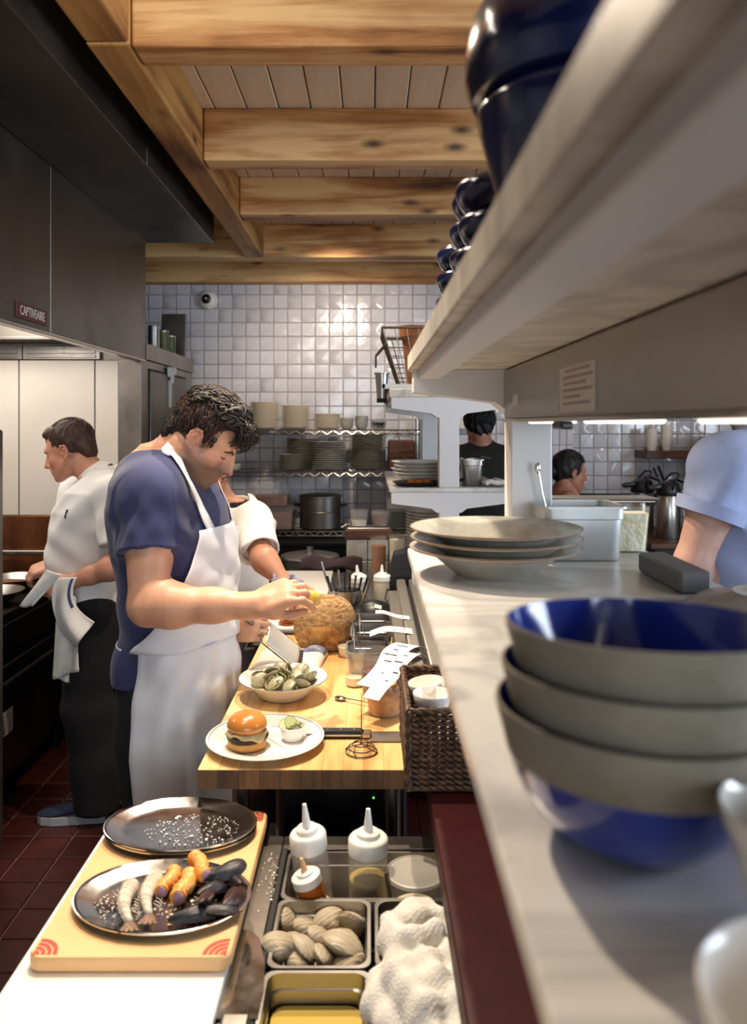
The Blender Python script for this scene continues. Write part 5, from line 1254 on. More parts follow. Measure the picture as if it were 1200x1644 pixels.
part('tool', M().tube([(.0, 0, .02), (-.05, 0, .30), (-.10, 0, .42)], .008, 8), G['blackplastic'], crk); part('tool', M().tube([(.01, 0, .02), (-.01, 0, .28), (-.07, 0, .43)], .009, 8), G['dark'], crk); part('tool', M().tube([(.02, 0, .02), (.03, 0, .26), (-.02, 0, .36), (.06, 0, .27)], .005, 8), G['chrome'], crk)
ws = solo('wall_shelf', M().b2((-.16, -.12, 0), (.5, .12, .05), .004), G['walnut'], 'brown wall shelf with stacked cups beyond the coffee airpots', 'shelf', (2.06, 5.466, 1.385))
for q, (x, n_) in enumerate(((1.97, 5), (2.075, 6))):
    stack(n_, plain_plate('cream', .042, .055, 'pcup', 'paper_cup', 'cup', [(0, 0), (.028, 0), (.042, .06), (.040, .06), (.026, .003), (0, .003)]), (x, 5.44, 1.4355), .024, 'tan cup, {} in the '+('left', 'right')[q]+' stack on the brown wall shelf', 'cups on the brown wall shelf')
esp = thing('espresso_machine', 'steel and black coffee machine with a lit display on the dining side', 'coffee machine', (2.42, 5.0, .9205))
part('body', M().b2((-.22, -.2, .25), (.28, .22, .62), .01), G['steel'], esp, smooth=0); part('base', M().b2((-.22, -.2, .0), (.28, .22, .06), .006), G['dark'], esp, smooth=0)
part('column', M().b2((-.20, .06, .06), (.26, .22, .25), .004), G['dark'], esp, smooth=0)
pn = part('front_panel', M().b2((-.05, -.212, .40), (.26, -.2005, .60), .004), G['black'], esp, smooth=0)
for (x, z) in ((.03, .545), (.13, .545), (.03, .475), (.13, .475)): part('button', M().cyl((x, -.213, z), (x, -.225, z), .014), G['amberled'], pn)
part('side_panel', M().b2((-.205, -.208, .36), (-.085, -.2005, .585), .003), G['black'], esp, smooth=0); part('display', M().b2((-.18, -.211, .46), (-.115, -.2085, .54)), G['screen'], esp, smooth=0)
for k, x in enumerate((2.38, 2.55)): white_bowl_ = solo('mixing_bowl', M().lathe(bowl_prof(.085, .09), 36), G['stone_cer'], ('left', 'right')[k]+' grey bowl on top of the coffee machine', 'bowl', (x, 4.98, 1.541), smooth=40)
# narrow tiled pier and black band
pr = st('pier', M().b2((1.19, 5.30, 0), (1.385, 5.595, 2.60)), G['grout'], 'pier faced with tall narrow white tiles behind the seated woman', 'pier')
for i in range(4):
    for j in range(10):
        if True: part('tile', M().b2((1.192+.049*i, 5.288, 1.0+.16*j), (1.238+.049*i, 5.30, 1.157+.16*j), .003), G['zellige'] if j or (i+j) % 2 else G['black'], pr, smooth=0)
st('trim_1', M().b2((1.388, 5.50, 0), (1.425, 5.595, 2.6), .003), G['black'], 'thin black upright trim between the narrow tiles and the square tiles', 'trim')
st('trim_2', M().b2((1.43, 5.555, 1.085), (2.6, 5.59, 1.125), .003), G['black'], 'black ledge trim along the tiled wall on the dining side', 'trim')
# ------------------------------------------------------------------ smooth body shapes: distance fields turned into one continuous mesh
def axis(*segs):
    """piecewise spacing: (start, step), ..., end"""
    out = []
    for (a, h), b in zip(segs[:-1], [s_[0] if isinstance(s_, tuple) else s_ for s_ in segs[1:]]):
        n = max(1, int(round((b-a)/h))); out += list(a+(b-a)*np.arange(n)/n)
    out.append(segs[-1]); return np.array(out, np.float64)
class Sdf:
    def __init__(s, xs, ys, zs):
        s.ax = [np.asarray(a) for a in (xs, ys, zs)]; s.d = np.full([len(a) for a in s.ax], .3, np.float32)
        s.m = max(float(np.diff(a).max()) for a in s.ax)*2.5
    def op(s, fn, lo, hi, k=0., mode='u', F=None):
        lo = np.array(lo, float)-s.m-k; hi = np.array(hi, float)+s.m+k
        if F is not None:
            c = [F @ Vector((x, y, z)) for x in (lo[0], hi[0]) for y in (lo[1], hi[1]) for z in (lo[2], hi[2])]
            a = np.array(c); wl, wh = a.min(0), a.max(0)
        else: wl, wh = lo, hi
        ix = [(int(np.searchsorted(A, l)), int(np.searchsorted(A, h_))) for A, l, h_ in zip(s.ax, wl, wh)]
        if any(b-a < 1 for a, b in ix): return s
        X = s.ax[0][ix[0][0]:ix[0][1]][:, None, None]; Y = s.ax[1][ix[1][0]:ix[1][1]][None, :, None]; Z = s.ax[2][ix[2][0]:ix[2][1]][None, None, :]
        if F is not None:
            I = np.array(F.inverted()); X, Y, Z = [I[r, 0]*X+I[r, 1]*Y+I[r, 2]*Z+I[r, 3] for r in range(3)]
        v = fn(X, Y, Z).astype(np.float32)
        sl = tuple(slice(a, b) for a, b in ix); o = s.d[sl]
        if mode == 'u':
            if k: h = np.maximum(k-np.abs(o-v), 0)/k; s.d[sl] = np.minimum(o, v)-h*h*k*.25
            else: s.d[sl] = np.minimum(o, v)
        elif mode == 's':
            if k: h = np.maximum(k-np.abs(o+v), 0)/k; s.d[sl] = np.maximum(o, -v)+h*h*k*.25
            else: s.d[sl] = np.maximum(o, -v)
        elif mode == 'i': s.d[sl] = np.maximum(o, v)
        elif mode == 'a': s.d[sl] = o+v
        return s
    def cone(s, p, q, r1, r2, k=.02, F=None, mode='u'):
        p = np.array(p, float); q = np.array(q, float); d = q-p; L2 = max(float(d@d), 1e-12); R_ = max(r1, r2)
        def f(X, Y, Z):
            x, y, z = X-p[0], Y-p[1], Z-p[2]; t = np.clip((x*d[0]+y*d[1]+z*d[2])/L2, 0, 1)
            return np.sqrt((x-t*d[0])**2+(y-t*d[1])**2+(z-t*d[2])**2)-(r1+(r2-r1)*t)
        return s.op(f, np.minimum(p, q)-R_, np.maximum(p, q)+R_, k, mode, F)
    def chain(s, pts, rs, k=.02, F=None, mode='u'):
        for i in range(len(pts)-1): s.cone(pts[i], pts[i+1], rs[i], rs[i+1], k, F, mode)
        return s
    def ell(s, c, r, k=.02, F=None, mode='u', rot=None):
        G_ = Matrix.Translation(c)
        if rot is not None: G_ = G_ @ Euler(rot).to_matrix().to_4x4()
        G_ = F @ G_ if F is not None else G_
        r = [float(x) for x in r]
        def f(X, Y, Z):
            k0 = np.sqrt((X/r[0])**2+(Y/r[1])**2+(Z/r[2])**2); k1 = np.sqrt((X/r[0]**2)**2+(Y/r[1]**2)**2+(Z/r[2]**2)**2)+1e-6
            return np.where(k0 < .05, -min(r), k0*(k0-1)/k1)
        return s.op(f, [-x for x in r], r, k, mode, G_)
    def box(s, c, h, rd=.005, k=.0, F=None, mode='u', rot=None):
        G_ = Matrix.Translation(c)
        if rot is not None: G_ = G_ @ Euler(rot).to_matrix().to_4x4()
        G_ = F @ G_ if F is not None else G_
        def f(X, Y, Z):
            a, b, c_ = np.abs(X)-h[0]+rd, np.abs(Y)-h[1]+rd, np.abs(Z)-h[2]+rd
            return np.sqrt(np.maximum(a, 0)**2+np.maximum(b, 0)**2+np.maximum(c_, 0)**2)+np.minimum(np.maximum(np.maximum(a, b), c_), 0)-rd
        return s.op(f, [-x for x in h], h, k, mode, G_)
    def loft(s, secs, k=.03, off=0., mode='u', yaw=0., e=2.3):
        """stack of ellipses (z, cx, cy, rx, ry) about a near vertical spine; rx along the facing direction"""
        S_ = np.array(sorted(secs), float); z0, z1 = S_[0, 0]-off, S_[-1, 0]+off; R_ = float(max(S_[:, 3].max(), S_[:, 4].max()))+off
        cy_, sy_ = math.cos(yaw), math.sin(yaw)
        def f(X, Y, Z):
            zz = np.clip(Z, S_[0, 0], S_[-1, 0]); cx, cy, rx, ry = [np.interp(zz, S_[:, 0], S_[:, q]) for q in (1, 2, 3, 4)]
            rx = rx+off; ry = ry+off
            a = (X-cx)*cy_+(Y-cy)*sy_; b = -(X-cx)*sy_+(Y-cy)*cy_
            q = (np.abs(a/rx)**e+np.abs(b/ry)**e)**(1/e)
            d = (q-1)*np.minimum(rx, ry)
            dz = np.maximum(z0-Z, Z-z1)
            return np.where(dz > -.02, np.maximum(d, dz), d)
        return s.op(f, (S_[:, 1].min()-R_, S_[:, 2].min()-R_, z0), (S_[:, 1].max()+R_, S_[:, 2].max()+R_, z1), k, mode)
    def half(s, p, n, lo, hi, k=0.):
        """cut away everything on the +n side of p inside the box"""
        n = np.array(Vector(n).normalized()); p = np.array(p, float)
        return s.op(lambda X, Y, Z: -((X-p[0])*n[0]+(Y-p[1])*n[1]+(Z-p[2])*n[2]), lo, hi, k, 's')
    def folds(s, lo, hi, amp, fn): return s.op(lambda X, Y, Z: amp*fn(X, Y, Z)+0*X+0*Y+0*Z, lo, hi, 0, 'a')
    def mesh(s, name, mats, colour=None):
        d = s.d; d = np.where(d == 0, 1e-7, d); ins = d < 0
        c = np.zeros([n-1 for n in d.shape], np.uint8)
        for i in (0, 1):
            for j in (0, 1):
                for k in (0, 1): c += ins[i:d.shape[0]-1+i, j:d.shape[1]-1+j, k:d.shape[2]-1+k]
        I, J, K = np.nonzero((c > 0) & (c < 8)); del c
        pos = np.zeros((len(I), 3)); cnt = np.zeros(len(I)); cv = {}
        for o in [(a, b, e) for a in (0, 1) for b in (0, 1) for e in (0, 1)]: cv[o] = d[I+o[0], J+o[1], K+o[2]]
        for o in cv:
            for ax in range(3):
                if o[ax]: continue
                q = list(o); q[ax] = 1; q = tuple(q); a, b = cv[o], cv[q]; m_ = (a < 0) != (b < 0)
                t = np.where(m_, a/np.where(m_, a-b, 1), 0); cnt += m_
                for e in range(3): pos[:, e] += np.where(m_, o[e]+(t if e == ax else 0), 0)
        pos /= cnt[:, None]; idx = np.stack([I, J, K], 1); V = np.empty_like(pos)
        for e in range(3): A = s.ax[e]; V[:, e] = A[idx[:, e]]+pos[:, e]*(A[idx[:, e]+1]-A[idx[:, e]])
        n1, n2 = d.shape[1]-1, d.shape[2]-1; flat = (I.astype(np.int64)*n1+J)*n2+K
        find = lambda i, j, k: np.searchsorted(flat, (i.astype(np.int64)*n1+j)*n2+k)
        F_ = []
        for ax in range(3):
            sl0 = [slice(None)]*3; sl1 = [slice(None)]*3; sl0[ax] = slice(0, -1); sl1[ax] = slice(1, None)
            a, b = ins[tuple(sl0)], ins[tuple(sl1)]; e = np.nonzero(a != b); u, w_ = [q for q in range(3) if q != ax]
            ok = (e[u] > 0) & (e[w_] > 0) & (e[u] < d.shape[u]-1) & (e[w_] < d.shape[w_]-1); e = [q[ok] for q in e]
            sg = a[tuple(e)]
            def cell(du, dw):
                q = list(e); q[u] = e[u]-du; q[w_] = e[w_]-dw; return find(*q)
            quad = np.stack([cell(1, 1), cell(0, 1), cell(0, 0), cell(1, 0)], 1)
            flip = sg if ax != 1 else ~sg
            F_.append(np.where(flip[:, None], quad, quad[:, ::-1]))
        F_ = np.concatenate(F_)
        me = bpy.data.meshes.new(name); me.vertices.add(len(V)); me.vertices.foreach_set('co', V.astype(np.float32).ravel())
        me.loops.add(F_.size); me.loops.foreach_set('vertex_index', F_.astype(np.int32).ravel())
        me.polygons.add(len(F_)); me.polygons.foreach_set('loop_start', np.arange(0, F_.size, 4, dtype=np.int32))
        me.polygons.foreach_set('use_smooth', np.ones(len(F_), bool))
        for x in (mats if isinstance(mats, (list, tuple)) else [mats]): me.materials.append(x)
        if colour is not None:
            at_ = me.attributes.new('Col', 'FLOAT_COLOR', 'POINT'); at_.data.foreach_set('color', colour(V).astype(np.float32).ravel())
        me.update(calc_edges=True); me.validate(); return me

def frame(o, x, z):
    """frame with its origin at o, x axis along x, z axis near z"""
    x = Vector(x).normalized(); z = Vector(z); z = (z-x*z.dot(x)).normalized(); y = z.cross(x)
    return Matrix(((x.x, y.x, z.x, o[0]), (x.y, y.y, z.y, o[1]), (x.z, y.z, z.z, o[2]), (0, 0, 0, 1)))

def add_head(S, F, s=1.0, female=False, fine=True):
    """head facing local +x, ears on the y axis, z up; F places it"""
    F = F @ Matrix.Diagonal((s, s, s, 1)) if s != 1 else F
    S.ell((-.014, 0, .052), (.094, .074, .083), .0, F)
    S.ell((.030, 0, .015), (.066, .064, .085), .03, F)
    S.ell((.040, 0, -.050), (.052, .054, .050), .03, F)
    for y in (-1, 1):
        S.cone((.002, y*.054, -.038), (.072, y*.020, -.092), .018, .015, .025, F)
        S.ell((.060, y*.036, -.020), (.026, .022, .026), .02, F)
    S.ell((.083, 0, -.094), (.017, .021, .016), .018, F)
    S.cone((.080, -.036, .030), (.080, .036, .030), .014, .014, .018, F)
    for y in (-1, 1): S.ell((.101, y*.032, .008), (.019, .019, .013), .014, F, 's')
    for y in (-1, 1):
        S.ell((.0760, y*.032, .0085), (.0150, .0160, .0125), .004, F)
        S.cone((.083, y*.020, -.0005), (.079, y*.043, .0005), .0030, .0030, .005, F)
    S.cone((.093, 0, .020), (.116, 0, -.024), .0082, .0100, .010, F)
    S.ell((.094, 0, -.014), (.022, .0125, .032), .012, F); S.ell((.098, 0, -.030), (.020, .0135, .012), .008, F)
    S.ell((.1190, 0, -.029), (.0130, .0115, .0105), .006, F)
    for y in (-1, 1): S.ell((.101, y*.0125, -.034), (.0115, .0075, .0085), .007, F)
    if fine:
        for y in (-1, 1): S.ell((.106, y*.0065, -.041), (.0055, .0032, .0035), .003, F, 's')
    S.ell((.078, 0, -.060), (.026, .031, .024), .018, F)
    S.cone((.0955, -.019, -.0585), (.1030, 0, -.0540), .0050, .0062, .006, F); S.cone((.0955, .019, -.0585), (.1030, 0, -.0540), .0050, .0062, .006, F)
    S.cone((.0935, -.017, -.0645), (.1005, 0, -.0670), .0050, .0072, .006, F); S.cone((.0935, .017, -.0645), (.1005, 0, -.0670), .0050, .0072, .006, F)
    if fine: S.cone((.1000, -.021, -.0600), (.1075, 0, -.0602), .0022, .0024, .003, F, 's'); S.cone((.1000, .021, -.0600), (.1075, 0, -.0602), .0022, .0024, .003, F, 's')
    for y in (-1, 1):
        S.ell((-.006, y*.0735, .002), (.0200, .0065, .0310), .006, F, rot=(0, R(-10), y*R(-16)))
        S.ell((.001, y*.0800, -.001), (.0100, .0055, .0170), .004, F, 's', rot=(0, R(-10), y*R(-16)))
        S.chain([(.011, y*.0765, .006), (.012, y*.0790, .020), (.002, y*.0815, .031), (-.012, y*.0830, .029), (-.021, y*.0835, .014), (-.021, y*.0820, -.004), (-.013, y*.0795, -.020), (.000, y*.0760, -.029)], [.0030, .0036, .0040, .0040, .0040, .0036, .0044, .0062], .003, F)
        S.chain([(-.004, y*.0800, .018), (-.012, y*.0805, .006), (-.008, y*.0795, -.010)], [.0030, .0034, .0030], .003, F); S.ell((.010, y*.0765, -.003), (.004, .004, .006), .003, F)

def add_hand(S, F, side, curls, spread=.10, thumb=((.75, .55, -.35), (.95, .10, -.30)), s=1.0, k=.006):
    """hand in a local frame: fingers along +x, back of the hand +z; side=+1 puts the thumb at +y. Returns nothing"""
    F = F @ Matrix.Diagonal((s, s, s, 1)) if s != 1 else F
    S.ell((.048, 0, 0), (.056, .043, .0165), .012, F); S.box((.052, 0, 0), (.040, .039, .012), .011, .010, F)
    S.cone((-.01, 0, 0), (.03, 0, 0), .027, .022, .02, F)
    yr = [.031, .0105, -.0105, -.030]; Ls = [.073, .081, .076, .060]; rr = [.0092, .0095, .0090, .0080]
    for i in range(4):
        p = Vector((.088-(.004 if i in (0, 3) else 0)-(.008 if i == 3 else 0), side*yr[i], .002)); a = 0; sp = spread*(1.5-i)/1.5*side
        cs = curls[i] if isinstance(curls[i], (list, tuple)) else (curls[i]*.9, curls[i]*1.1, curls[i]*.8)
        S.cone((.045, side*yr[i]*.9, .003), p, rr[i]*1.05, rr[i]*1.12, .010, F)
        for j, fr in enumerate((.44, .31, .25)):
            a += cs[j]; d = Vector((math.cos(a)*math.cos(sp), math.cos(a)*math.sin(sp), -math.sin(a))); q = p+d*(Ls[i]*fr)
            S.cone(p, q, rr[i]*(1.05-.10*j), rr[i]*(.97-.10*j), k*.7, F); p = q
    p = Vector((.020, side*.028, -.006)); S.cone((.012, side*.012, -.006), (.042, side*.036, -.012), .018, .0135, .014, F)
    p = Vector((.040, side*.036, -.012))
    for j, (d, L4, r_) in enumerate(((thumb[0], .040, .0112), (thumb[1], .032, .0098))):
        d = Vector((d[0], side*d[1], d[2])).normalized(); q = p+d*L4; S.cone(p, q, r_*1.05, r_*.9, k, F); p = q

def skin_colour(base, F, beard=0.0, lips='#a8605a', flush='#b5614e', ruddy=.35):
    I = np.array(F.inverted()); b = np.array(lin(base)); lp = np.array(lin(lips)); fl = np.array(lin(flush)); bd = np.array(lin('#5a473c'))
    def f(V):
        P_ = V @ I[:3, :3].T+I[:3, 3]; x, y, z = P_.T; c = np.tile(b, (len(V), 1)); head = (np.abs(x) < .17) & (np.abs(y) < .12) & (np.abs(z-.02) < .17)
        def mix(col, w_):
            w_ = np.clip(w_, 0, 1)[:, None]*head[:, None]; c[:] = c*(1-w_)+col*w_
        ss = lambda a, b_, q: np.clip((q-a)/(b_-a), 0, 1)
        mix(fl, ruddy*np.exp(-(((x-.07)/.03)**2+((np.abs(y)-.042)/.022)**2+((z+.02)/.022)**2)))
        mix(fl, ruddy*1.1*np.exp(-(((x-.112)/.016)**2+(y/.014)**2+((z+.03)/.014)**2)))
        mix(fl, ruddy*np.exp(-((x/.03)**2+((np.abs(y)-.082)/.014)**2+(z/.04)**2)))
        if beard:
            w_ = beard*ss(-.010, -.045, z-.35*np.maximum(0, .055-x)+.012*np.sin(y*60))*ss(-.125, -.10, z)*ss(-.035, .0, x)
            w_ = np.maximum(w_, beard*.9*np.exp(-(((x-.1)/.02)**2+(y/.026)**2+((z+.047)/.008)**2)))
            w_ = np.maximum(w_, beard*1.0*ss(-.03, .03, z)*0+beard*np.exp(-(((x-.028)/.012)**2+((np.abs(y)-.072)/.02)**2+((z+.012)/.035)**2)))
            mix(bd, w_)
        mix(lp, .8*np.exp(-(((x-.102)/.012)**2+(y/.019)**4+((z+.0605)/.0085)**4)))
        return c
    return f
def brows(F, body, mt, droop=0):
    from mathutils.bvhtree import BVHTree
    me = body.data; B = BVHTree.FromPolygons([v.co.copy() for v in me.vertices], [tuple(p.vertices) for p in me.polygons])
    def on(p, off):
        o = F @ Vector((p[0]+.06, p[1], p[2])); d = (F @ Vector(p)-o).normalized(); q, n_, _, _ = B.ray_cast(o, d)
        return q+n_*off if q is not None else F @ Vector(p)
    m = M()
    for y in (-1, 1): m.tube([on((.08, y*a, b+droop), .0008) for a, b in ((.012, .0215), (.019, .0265), (.027, .0295), (.036, .0290), (.044, .0255), (.050, .0205))], [.0022, .0036, .0038, .0034, .0026, .0010], 8, flat=.8)
    part('eyebrows', m, mt, body, smooth=180, world=True)
    e = M()
    for y in (-1, 1): e.tube([on((.07, y*a, b), .0004) for a, b in ((.019, .0000), (.026, -.0022), (.034, -.0020), (.042, .0004), (.048, .0020))], [.0008, .0016, .0017, .0014, .0006], 6)
    part('eyelashes', e, mt, body, smooth=180, world=True)
def hair_flow(c, r, region, wave=.0, length=.045, lift=.004, fwd=.9):
    """strand maker: locks that follow the scalp ellipsoid, forward on top and down at the sides and back"""
    c = Vector(c); r = Vector(r)
    def mk(rr):
        for _ in range(20):
            u = Vector((rr.gauss(0, 1), rr.gauss(0, 1), rr.gauss(0, 1))).normalized(); q = Vector((c.x+r.x*u.x, c.y+r.y*u.y, c.z+r.z*u.z))
            if region(q): break
        else: return None
        n_ = 8; L4 = length*rr.uniform(.6, 1.25); ph = rr.uniform(0, 6.28); w_ = rr.uniform(.7, 1.4); up_ = lift*rr.uniform(.2, 1.2); pts = []
        for k in range(n_+1):
            u = Vector(((q.x-c.x)/r.x, (q.y-c.y)/r.y, (q.z-c.z)/r.z)).normalized(); q = Vector((c.x+r.x*u.x, c.y+r.y*u.y, c.z+r.z*u.z))
            nn_ = Vector((u.x/r.x, u.y/r.y, u.z/r.z)).normalized(); top = max(0, u.z)
            d = Vector((fwd*top+.25*(1-top), .25*u.y*top, -(1-top)*1.1-.1)); d = (d-nn_*d.dot(nn_)).normalized(); sd_ = nn_.cross(d)
            t = k/n_; pts.append(q+nn_*(up_*math.sin(PI*min(1, .25+.75*t))+wave*.25*math.sin(9*t*w_+ph))); q = q+d*(L4/n_)+sd_*(wave*math.cos(7*t*w_+ph))
            if k > 2 and not region(q): break
        return pts if len(pts) > 3 else None
    return mk
def strands(F, n, seed, fn, r=.0016, nseg=7):
    rr = random.Random(seed); m = M()
    for k in range(n):
        pts = fn(rr)
        if pts: m.tube([F @ Vector(p) for p in pts], r*rr.uniform(.7, 1.3), 4, taper=lambda t: 1-.75*t)
    return m
# ------------------------------------------------------------------ the chef in navy
CY = 2.10; YW = R(-14)                                  # he faces +X, turned a little towards the camera
ch = thing('person', 'dark haired man in a navy t-shirt and white apron grating at the butcher block', 'person', (-.53, CY, 0))
TOR = [(.55, -.505, CY, .102, .165), (.80, -.530, CY, .122, .172), (.95, -.526, CY, .122, .165), (1.05, -.520, CY, .116, .154), (1.18, -.518, CY, .124, .162), (1.30, -.530, CY, .130, .182), (1.40, -.543, CY, .122, .188), (1.47, -.558, CY, .094, .165), (1.52, -.562, CY, .066, .110), (1.555, -.555, CY, .045, .060)]
HP = at(325, 706, 2.075)                                # between the ears
HF = frame(HP, (math.cos(R(-37))*math.cos(R(-3)), math.cos(R(-37))*math.sin(R(-3)), math.sin(R(-37))), (.4, 0, 1)) @ Matrix.Diagonal((.955, .97, .96, 1))
S_R, E_R, W_R = at(242, 795, 1.945), at(238, 972, 1.865), at(408, 972, 1.86)
S_L, E_L, W_L = Vector((-.55, CY+.175, 1.43)), Vector((-.59, CY+.215, 1.12)), at(372, 1004, 2.17)
def arm(S, sh, el, wr, g=1.0, k=.03, fg=.94):
    sh, el, wr = Vector(sh), Vector(el), Vector(wr); u = el-sh; f = wr-el; sdv = Vector((0, -.010, 0))
    S.cone(sh, sh+u*.35, .060*g, .058*g, k); S.cone(sh+u*.35, el, .058*g, .041*g, k)
    g *= fg; S.cone(el, el+f*.22, .041*g, .050*g, k); S.cone(el+f*.22, el+f*.62, .050*g, .037*g, k); S.cone(el+f*.62, wr, .037*g, .029*g, k)
S = Sdf(axis((-.76, .0035), -.10), axis((1.79, .0035), 2.40), axis((0.0, .012), (.93, .0035), (1.50, .0026), 1.75))
S.loft(TOR, .0, yaw=YW)
S.chain([(-.53, CY-.09, .88), (-.525, CY-.095, .50), (-.545, CY-.095, .10)], [.088, .062, .045], .04); S.chain([(-.53, CY+.09, .88), (-.515, CY+.095, .50), (-.54, CY+.095, .10)], [.088, .062, .045], .04)
for s_ in (-1, 1): S.chain([(-.56, CY+s_*.095, .055), (-.40, CY+s_*.10, .035)], [.040, .032], .03)
for s_ in (-1, 1): S.cone((-.58+s_*.0, CY, 1.475), S_R if s_ < 0 else S_L, .075, .062, .05)
S.cone(at(280, 768, 2.085), at(303, 716, 2.08), .068, .064, .03)
S.cone(at(268, 745, 2.09), at(288, 712, 2.085), .045, .050, .04)
arm(S, S_R, E_R, W_R, 1.06); arm(S, S_L, E_L, W_L, 1.0)
# forearm muscle and elbow
S.cone(E_R+Vector((-.012, -.002, -.004)), E_R+Vector((-.004, 0, -.016)), .028, .028, .02)
add_head(S, HF, .965)
HR = frame(W_R, (at(466, 949, 1.855)-W_R), (.1, -.55, .85))
add_hand(S, HR, -1, [(.35, .75, .45), (.40, .70, .45), (.45, .65, .4), (.55, .6, .4)], .07, ((.93, .12, -.55), (.98, -.12, -.30)), 1.04)
HL = frame(W_L, at(404, 1006, 2.13)-W_L, (.3, -.95, .25))
add_hand(S, HL, 1, [(1.0, 1.3, .8), (1.1, 1.3, .8), (1.1, 1.3, .8), (1.1, 1.2, .8)], .03, ((.9, .35, -.5), (.85, -.1, -.6)), .98)
body = part('body', S.mesh('body', G['skin'], skin_colour('#cf9a7c', HF, .85)), None, ch, world=True)
brows(HF @ Matrix.Scale(.965, 4), body, G['hair_dk'], -.002)
# hair: cap plus curls
H = Sdf(axis((-.80, .0032), -.20), axis((1.90, .0032), 2.28), axis((1.50, .0032), 1.80))
H.ell((-.012, 0, .054), (.099, .081, .090), .0, HF); H.ell((.036, 0, .098), (.052, .060, .028), .03, HF); H.ell((.078, 0, .094), (.024, .050, .020), .025, HF)
H.ell((-.076, 0, -.012), (.030, .056, .052), .03, HF)
H.box((.122, 0, .000), (.075, .2, .082), .02, .012, HF, 's', rot=(0, R(-8), 0)); H.box((.02, 0, -.068), (.15, .2, .045), .02, .012, HF, 's', rot=(0, R(-20), 0))
for y in (-1, 1): H.ell((.0, y*.095, .0), (.027, .030, .038), .008, HF, 's')
H.folds((-.8, 1.9, 1.5), (-.2, 2.28, 1.8), .0035, lambda X, Y, Z: np.sin(95*X+40*Z+2*np.sin(60*Y))*np.sin(80*Z-50*X)+.6*np.sin(150*Y+90*X))
hr = part('hair', H.mesh('hair', G['hair_dk']), None, ch, world=True)
def scalp(a, t):                                        # point on the hair cap: t from nape (-1.3) over the crown (0) to the brow (1.3)
    return Vector((-.012+.100*math.sin(t)*math.cos(a*.75), .082*math.sin(a), .054+.091*math.cos(t)*math.cos(a)**.6+(.008 if t > .5 else 0)))
def lock(rr):
    a = rr.uniform(-1.25, 1.25); t = rr.uniform(-1.25, .95); L3 = rr.uniform(.35, .75); w1 = rr.uniform(2, 5); ph = rr.uniform(0, 6.28); amp = .05+.10*max(0, t+.4); lift = rr.uniform(.000, .007)+(.005 if t > .2 else 0); pts = []
    for k in range(9):
        u = k/8; q = scalp(a+amp*math.sin(w1*u*2+ph)+.15*u*(1 if a > 0 else -1)*(abs(a) < .5), min(1.35, t+L3*u)); n_ = (q-Vector((-.01, 0, .04))).normalized(); pts.append(q+n_*(.003+lift*math.sin(PI*min(1, u*1.15))+.002*math.sin(w1*3*u+ph)))
    return pts
def fringe(rr):
    y = rr.uniform(-.058, .058); x, z = .080+rr.uniform(-.03, .010), .110+rr.uniform(-.024, .009); c = rr.uniform(.6, 1.35); tw_ = rr.uniform(0, 6); pts = []
    for k in range(12):
        u = k/11; pts.append((x+.029*math.sin(1.9*u*c)+.006*math.sin(8*u+tw_)*u, y+.012*math.sin(7*u+tw_)*u, z-.056*u*c+.014*math.sin(2*u)+.005*math.cos(8*u+tw_)*u))
    return pts
def hairline(q): return (q.x < .045 or q.z > .078) and q.z > -.040+.35*max(0, q.x+.03)*(1 if q.x > -.03 else 0)-.0 and not (abs(q.x+.004) < .022 and q.z < .036 and abs(q.y) > .05)
HC, HRd = (-.012, 0, .054), (.101, .083, .092)
part('locks', strands(HF, 420, 3, lock, .0040), G['hair_dk'], hr, smooth=180, world=True, kind='stuff')
part('side_locks', strands(HF, 520, 13, hair_flow(HC, HRd, hairline, .0022, .040, .004), .0030), G['hair_dk'], hr, smooth=180, world=True, kind='stuff')
part('fine_hair', strands(HF, 900, 5, hair_flow(HC, (.104, .085, .096), hairline, .0020, .045, .005), .0011), G['hair_br'], hr, smooth=180, world=True, kind='stuff')
nape = lambda q: q.x < -.055 and -.058 < q.z < .035
part('nape_locks', strands(HF, 320, 23, hair_flow((-.076, 0, -.012), (.0315, .0575, .0535), nape, .0018, .030, .003), .0026), G['hair_dk'], hr, smooth=180, world=True, kind='stuff')
part('fringe', strands(HF, 200, 4, fringe, .0036), G['hair_dk'], hr, smooth=180, world=True, kind='stuff')
# t-shirt
T = Sdf(axis((-.76, .004), -.34), axis((1.83, .004), 2.40), axis((.92, .004), 1.60))
T.loft([q for q in TOR if q[0] > .9], .0, .013, yaw=YW)
def sleeve(S, sh, el, fr, r1, r2, k=.04, tilt=(0, 0, 0), hole=.015):
    sh, el = Vector(sh), Vector(el); u = el-sh; p = np.array(sh+u*fr); n_ = np.array((u.normalized()+Vector(tilt)).normalized()); a = np.array(sh); b = np.array(sh+u*(fr+.12)); d = b-a; L2 = float(d@d)
    def f(X, Y, Z):
        x, y, z = X-a[0], Y-a[1], Z-a[2]; t = np.clip((x*d[0]+y*d[1]+z*d[2])/L2, 0, 1); ds = np.sqrt((x-t*d[0])**2+(y-t*d[1])**2+(z-t*d[2])**2); rr = r1+(r2-r1)*t
        pl = (X-p[0])*n_[0]+(Y-p[1])*n_[1]+(Z-p[2])*n_[2]
        return np.maximum(np.maximum(ds-rr, pl), np.where(pl > -.030, (rr-hole)-ds, -1.0))
    S.op(f, np.minimum(a, b)-max(r1, r2), np.maximum(a, b)+max(r1, r2), k)
for s_, (sh, el) in ((-1, (S_R, E_R)), (1, (S_L, E_L))):
    T.cone((-.572, CY, 1.468), sh, .090, .074, .05); sleeve(T, sh, el, .52, .083, .071, .045)
T.ell((-.622, CY-.03, 1.00), (.035, .12, .07), .05)
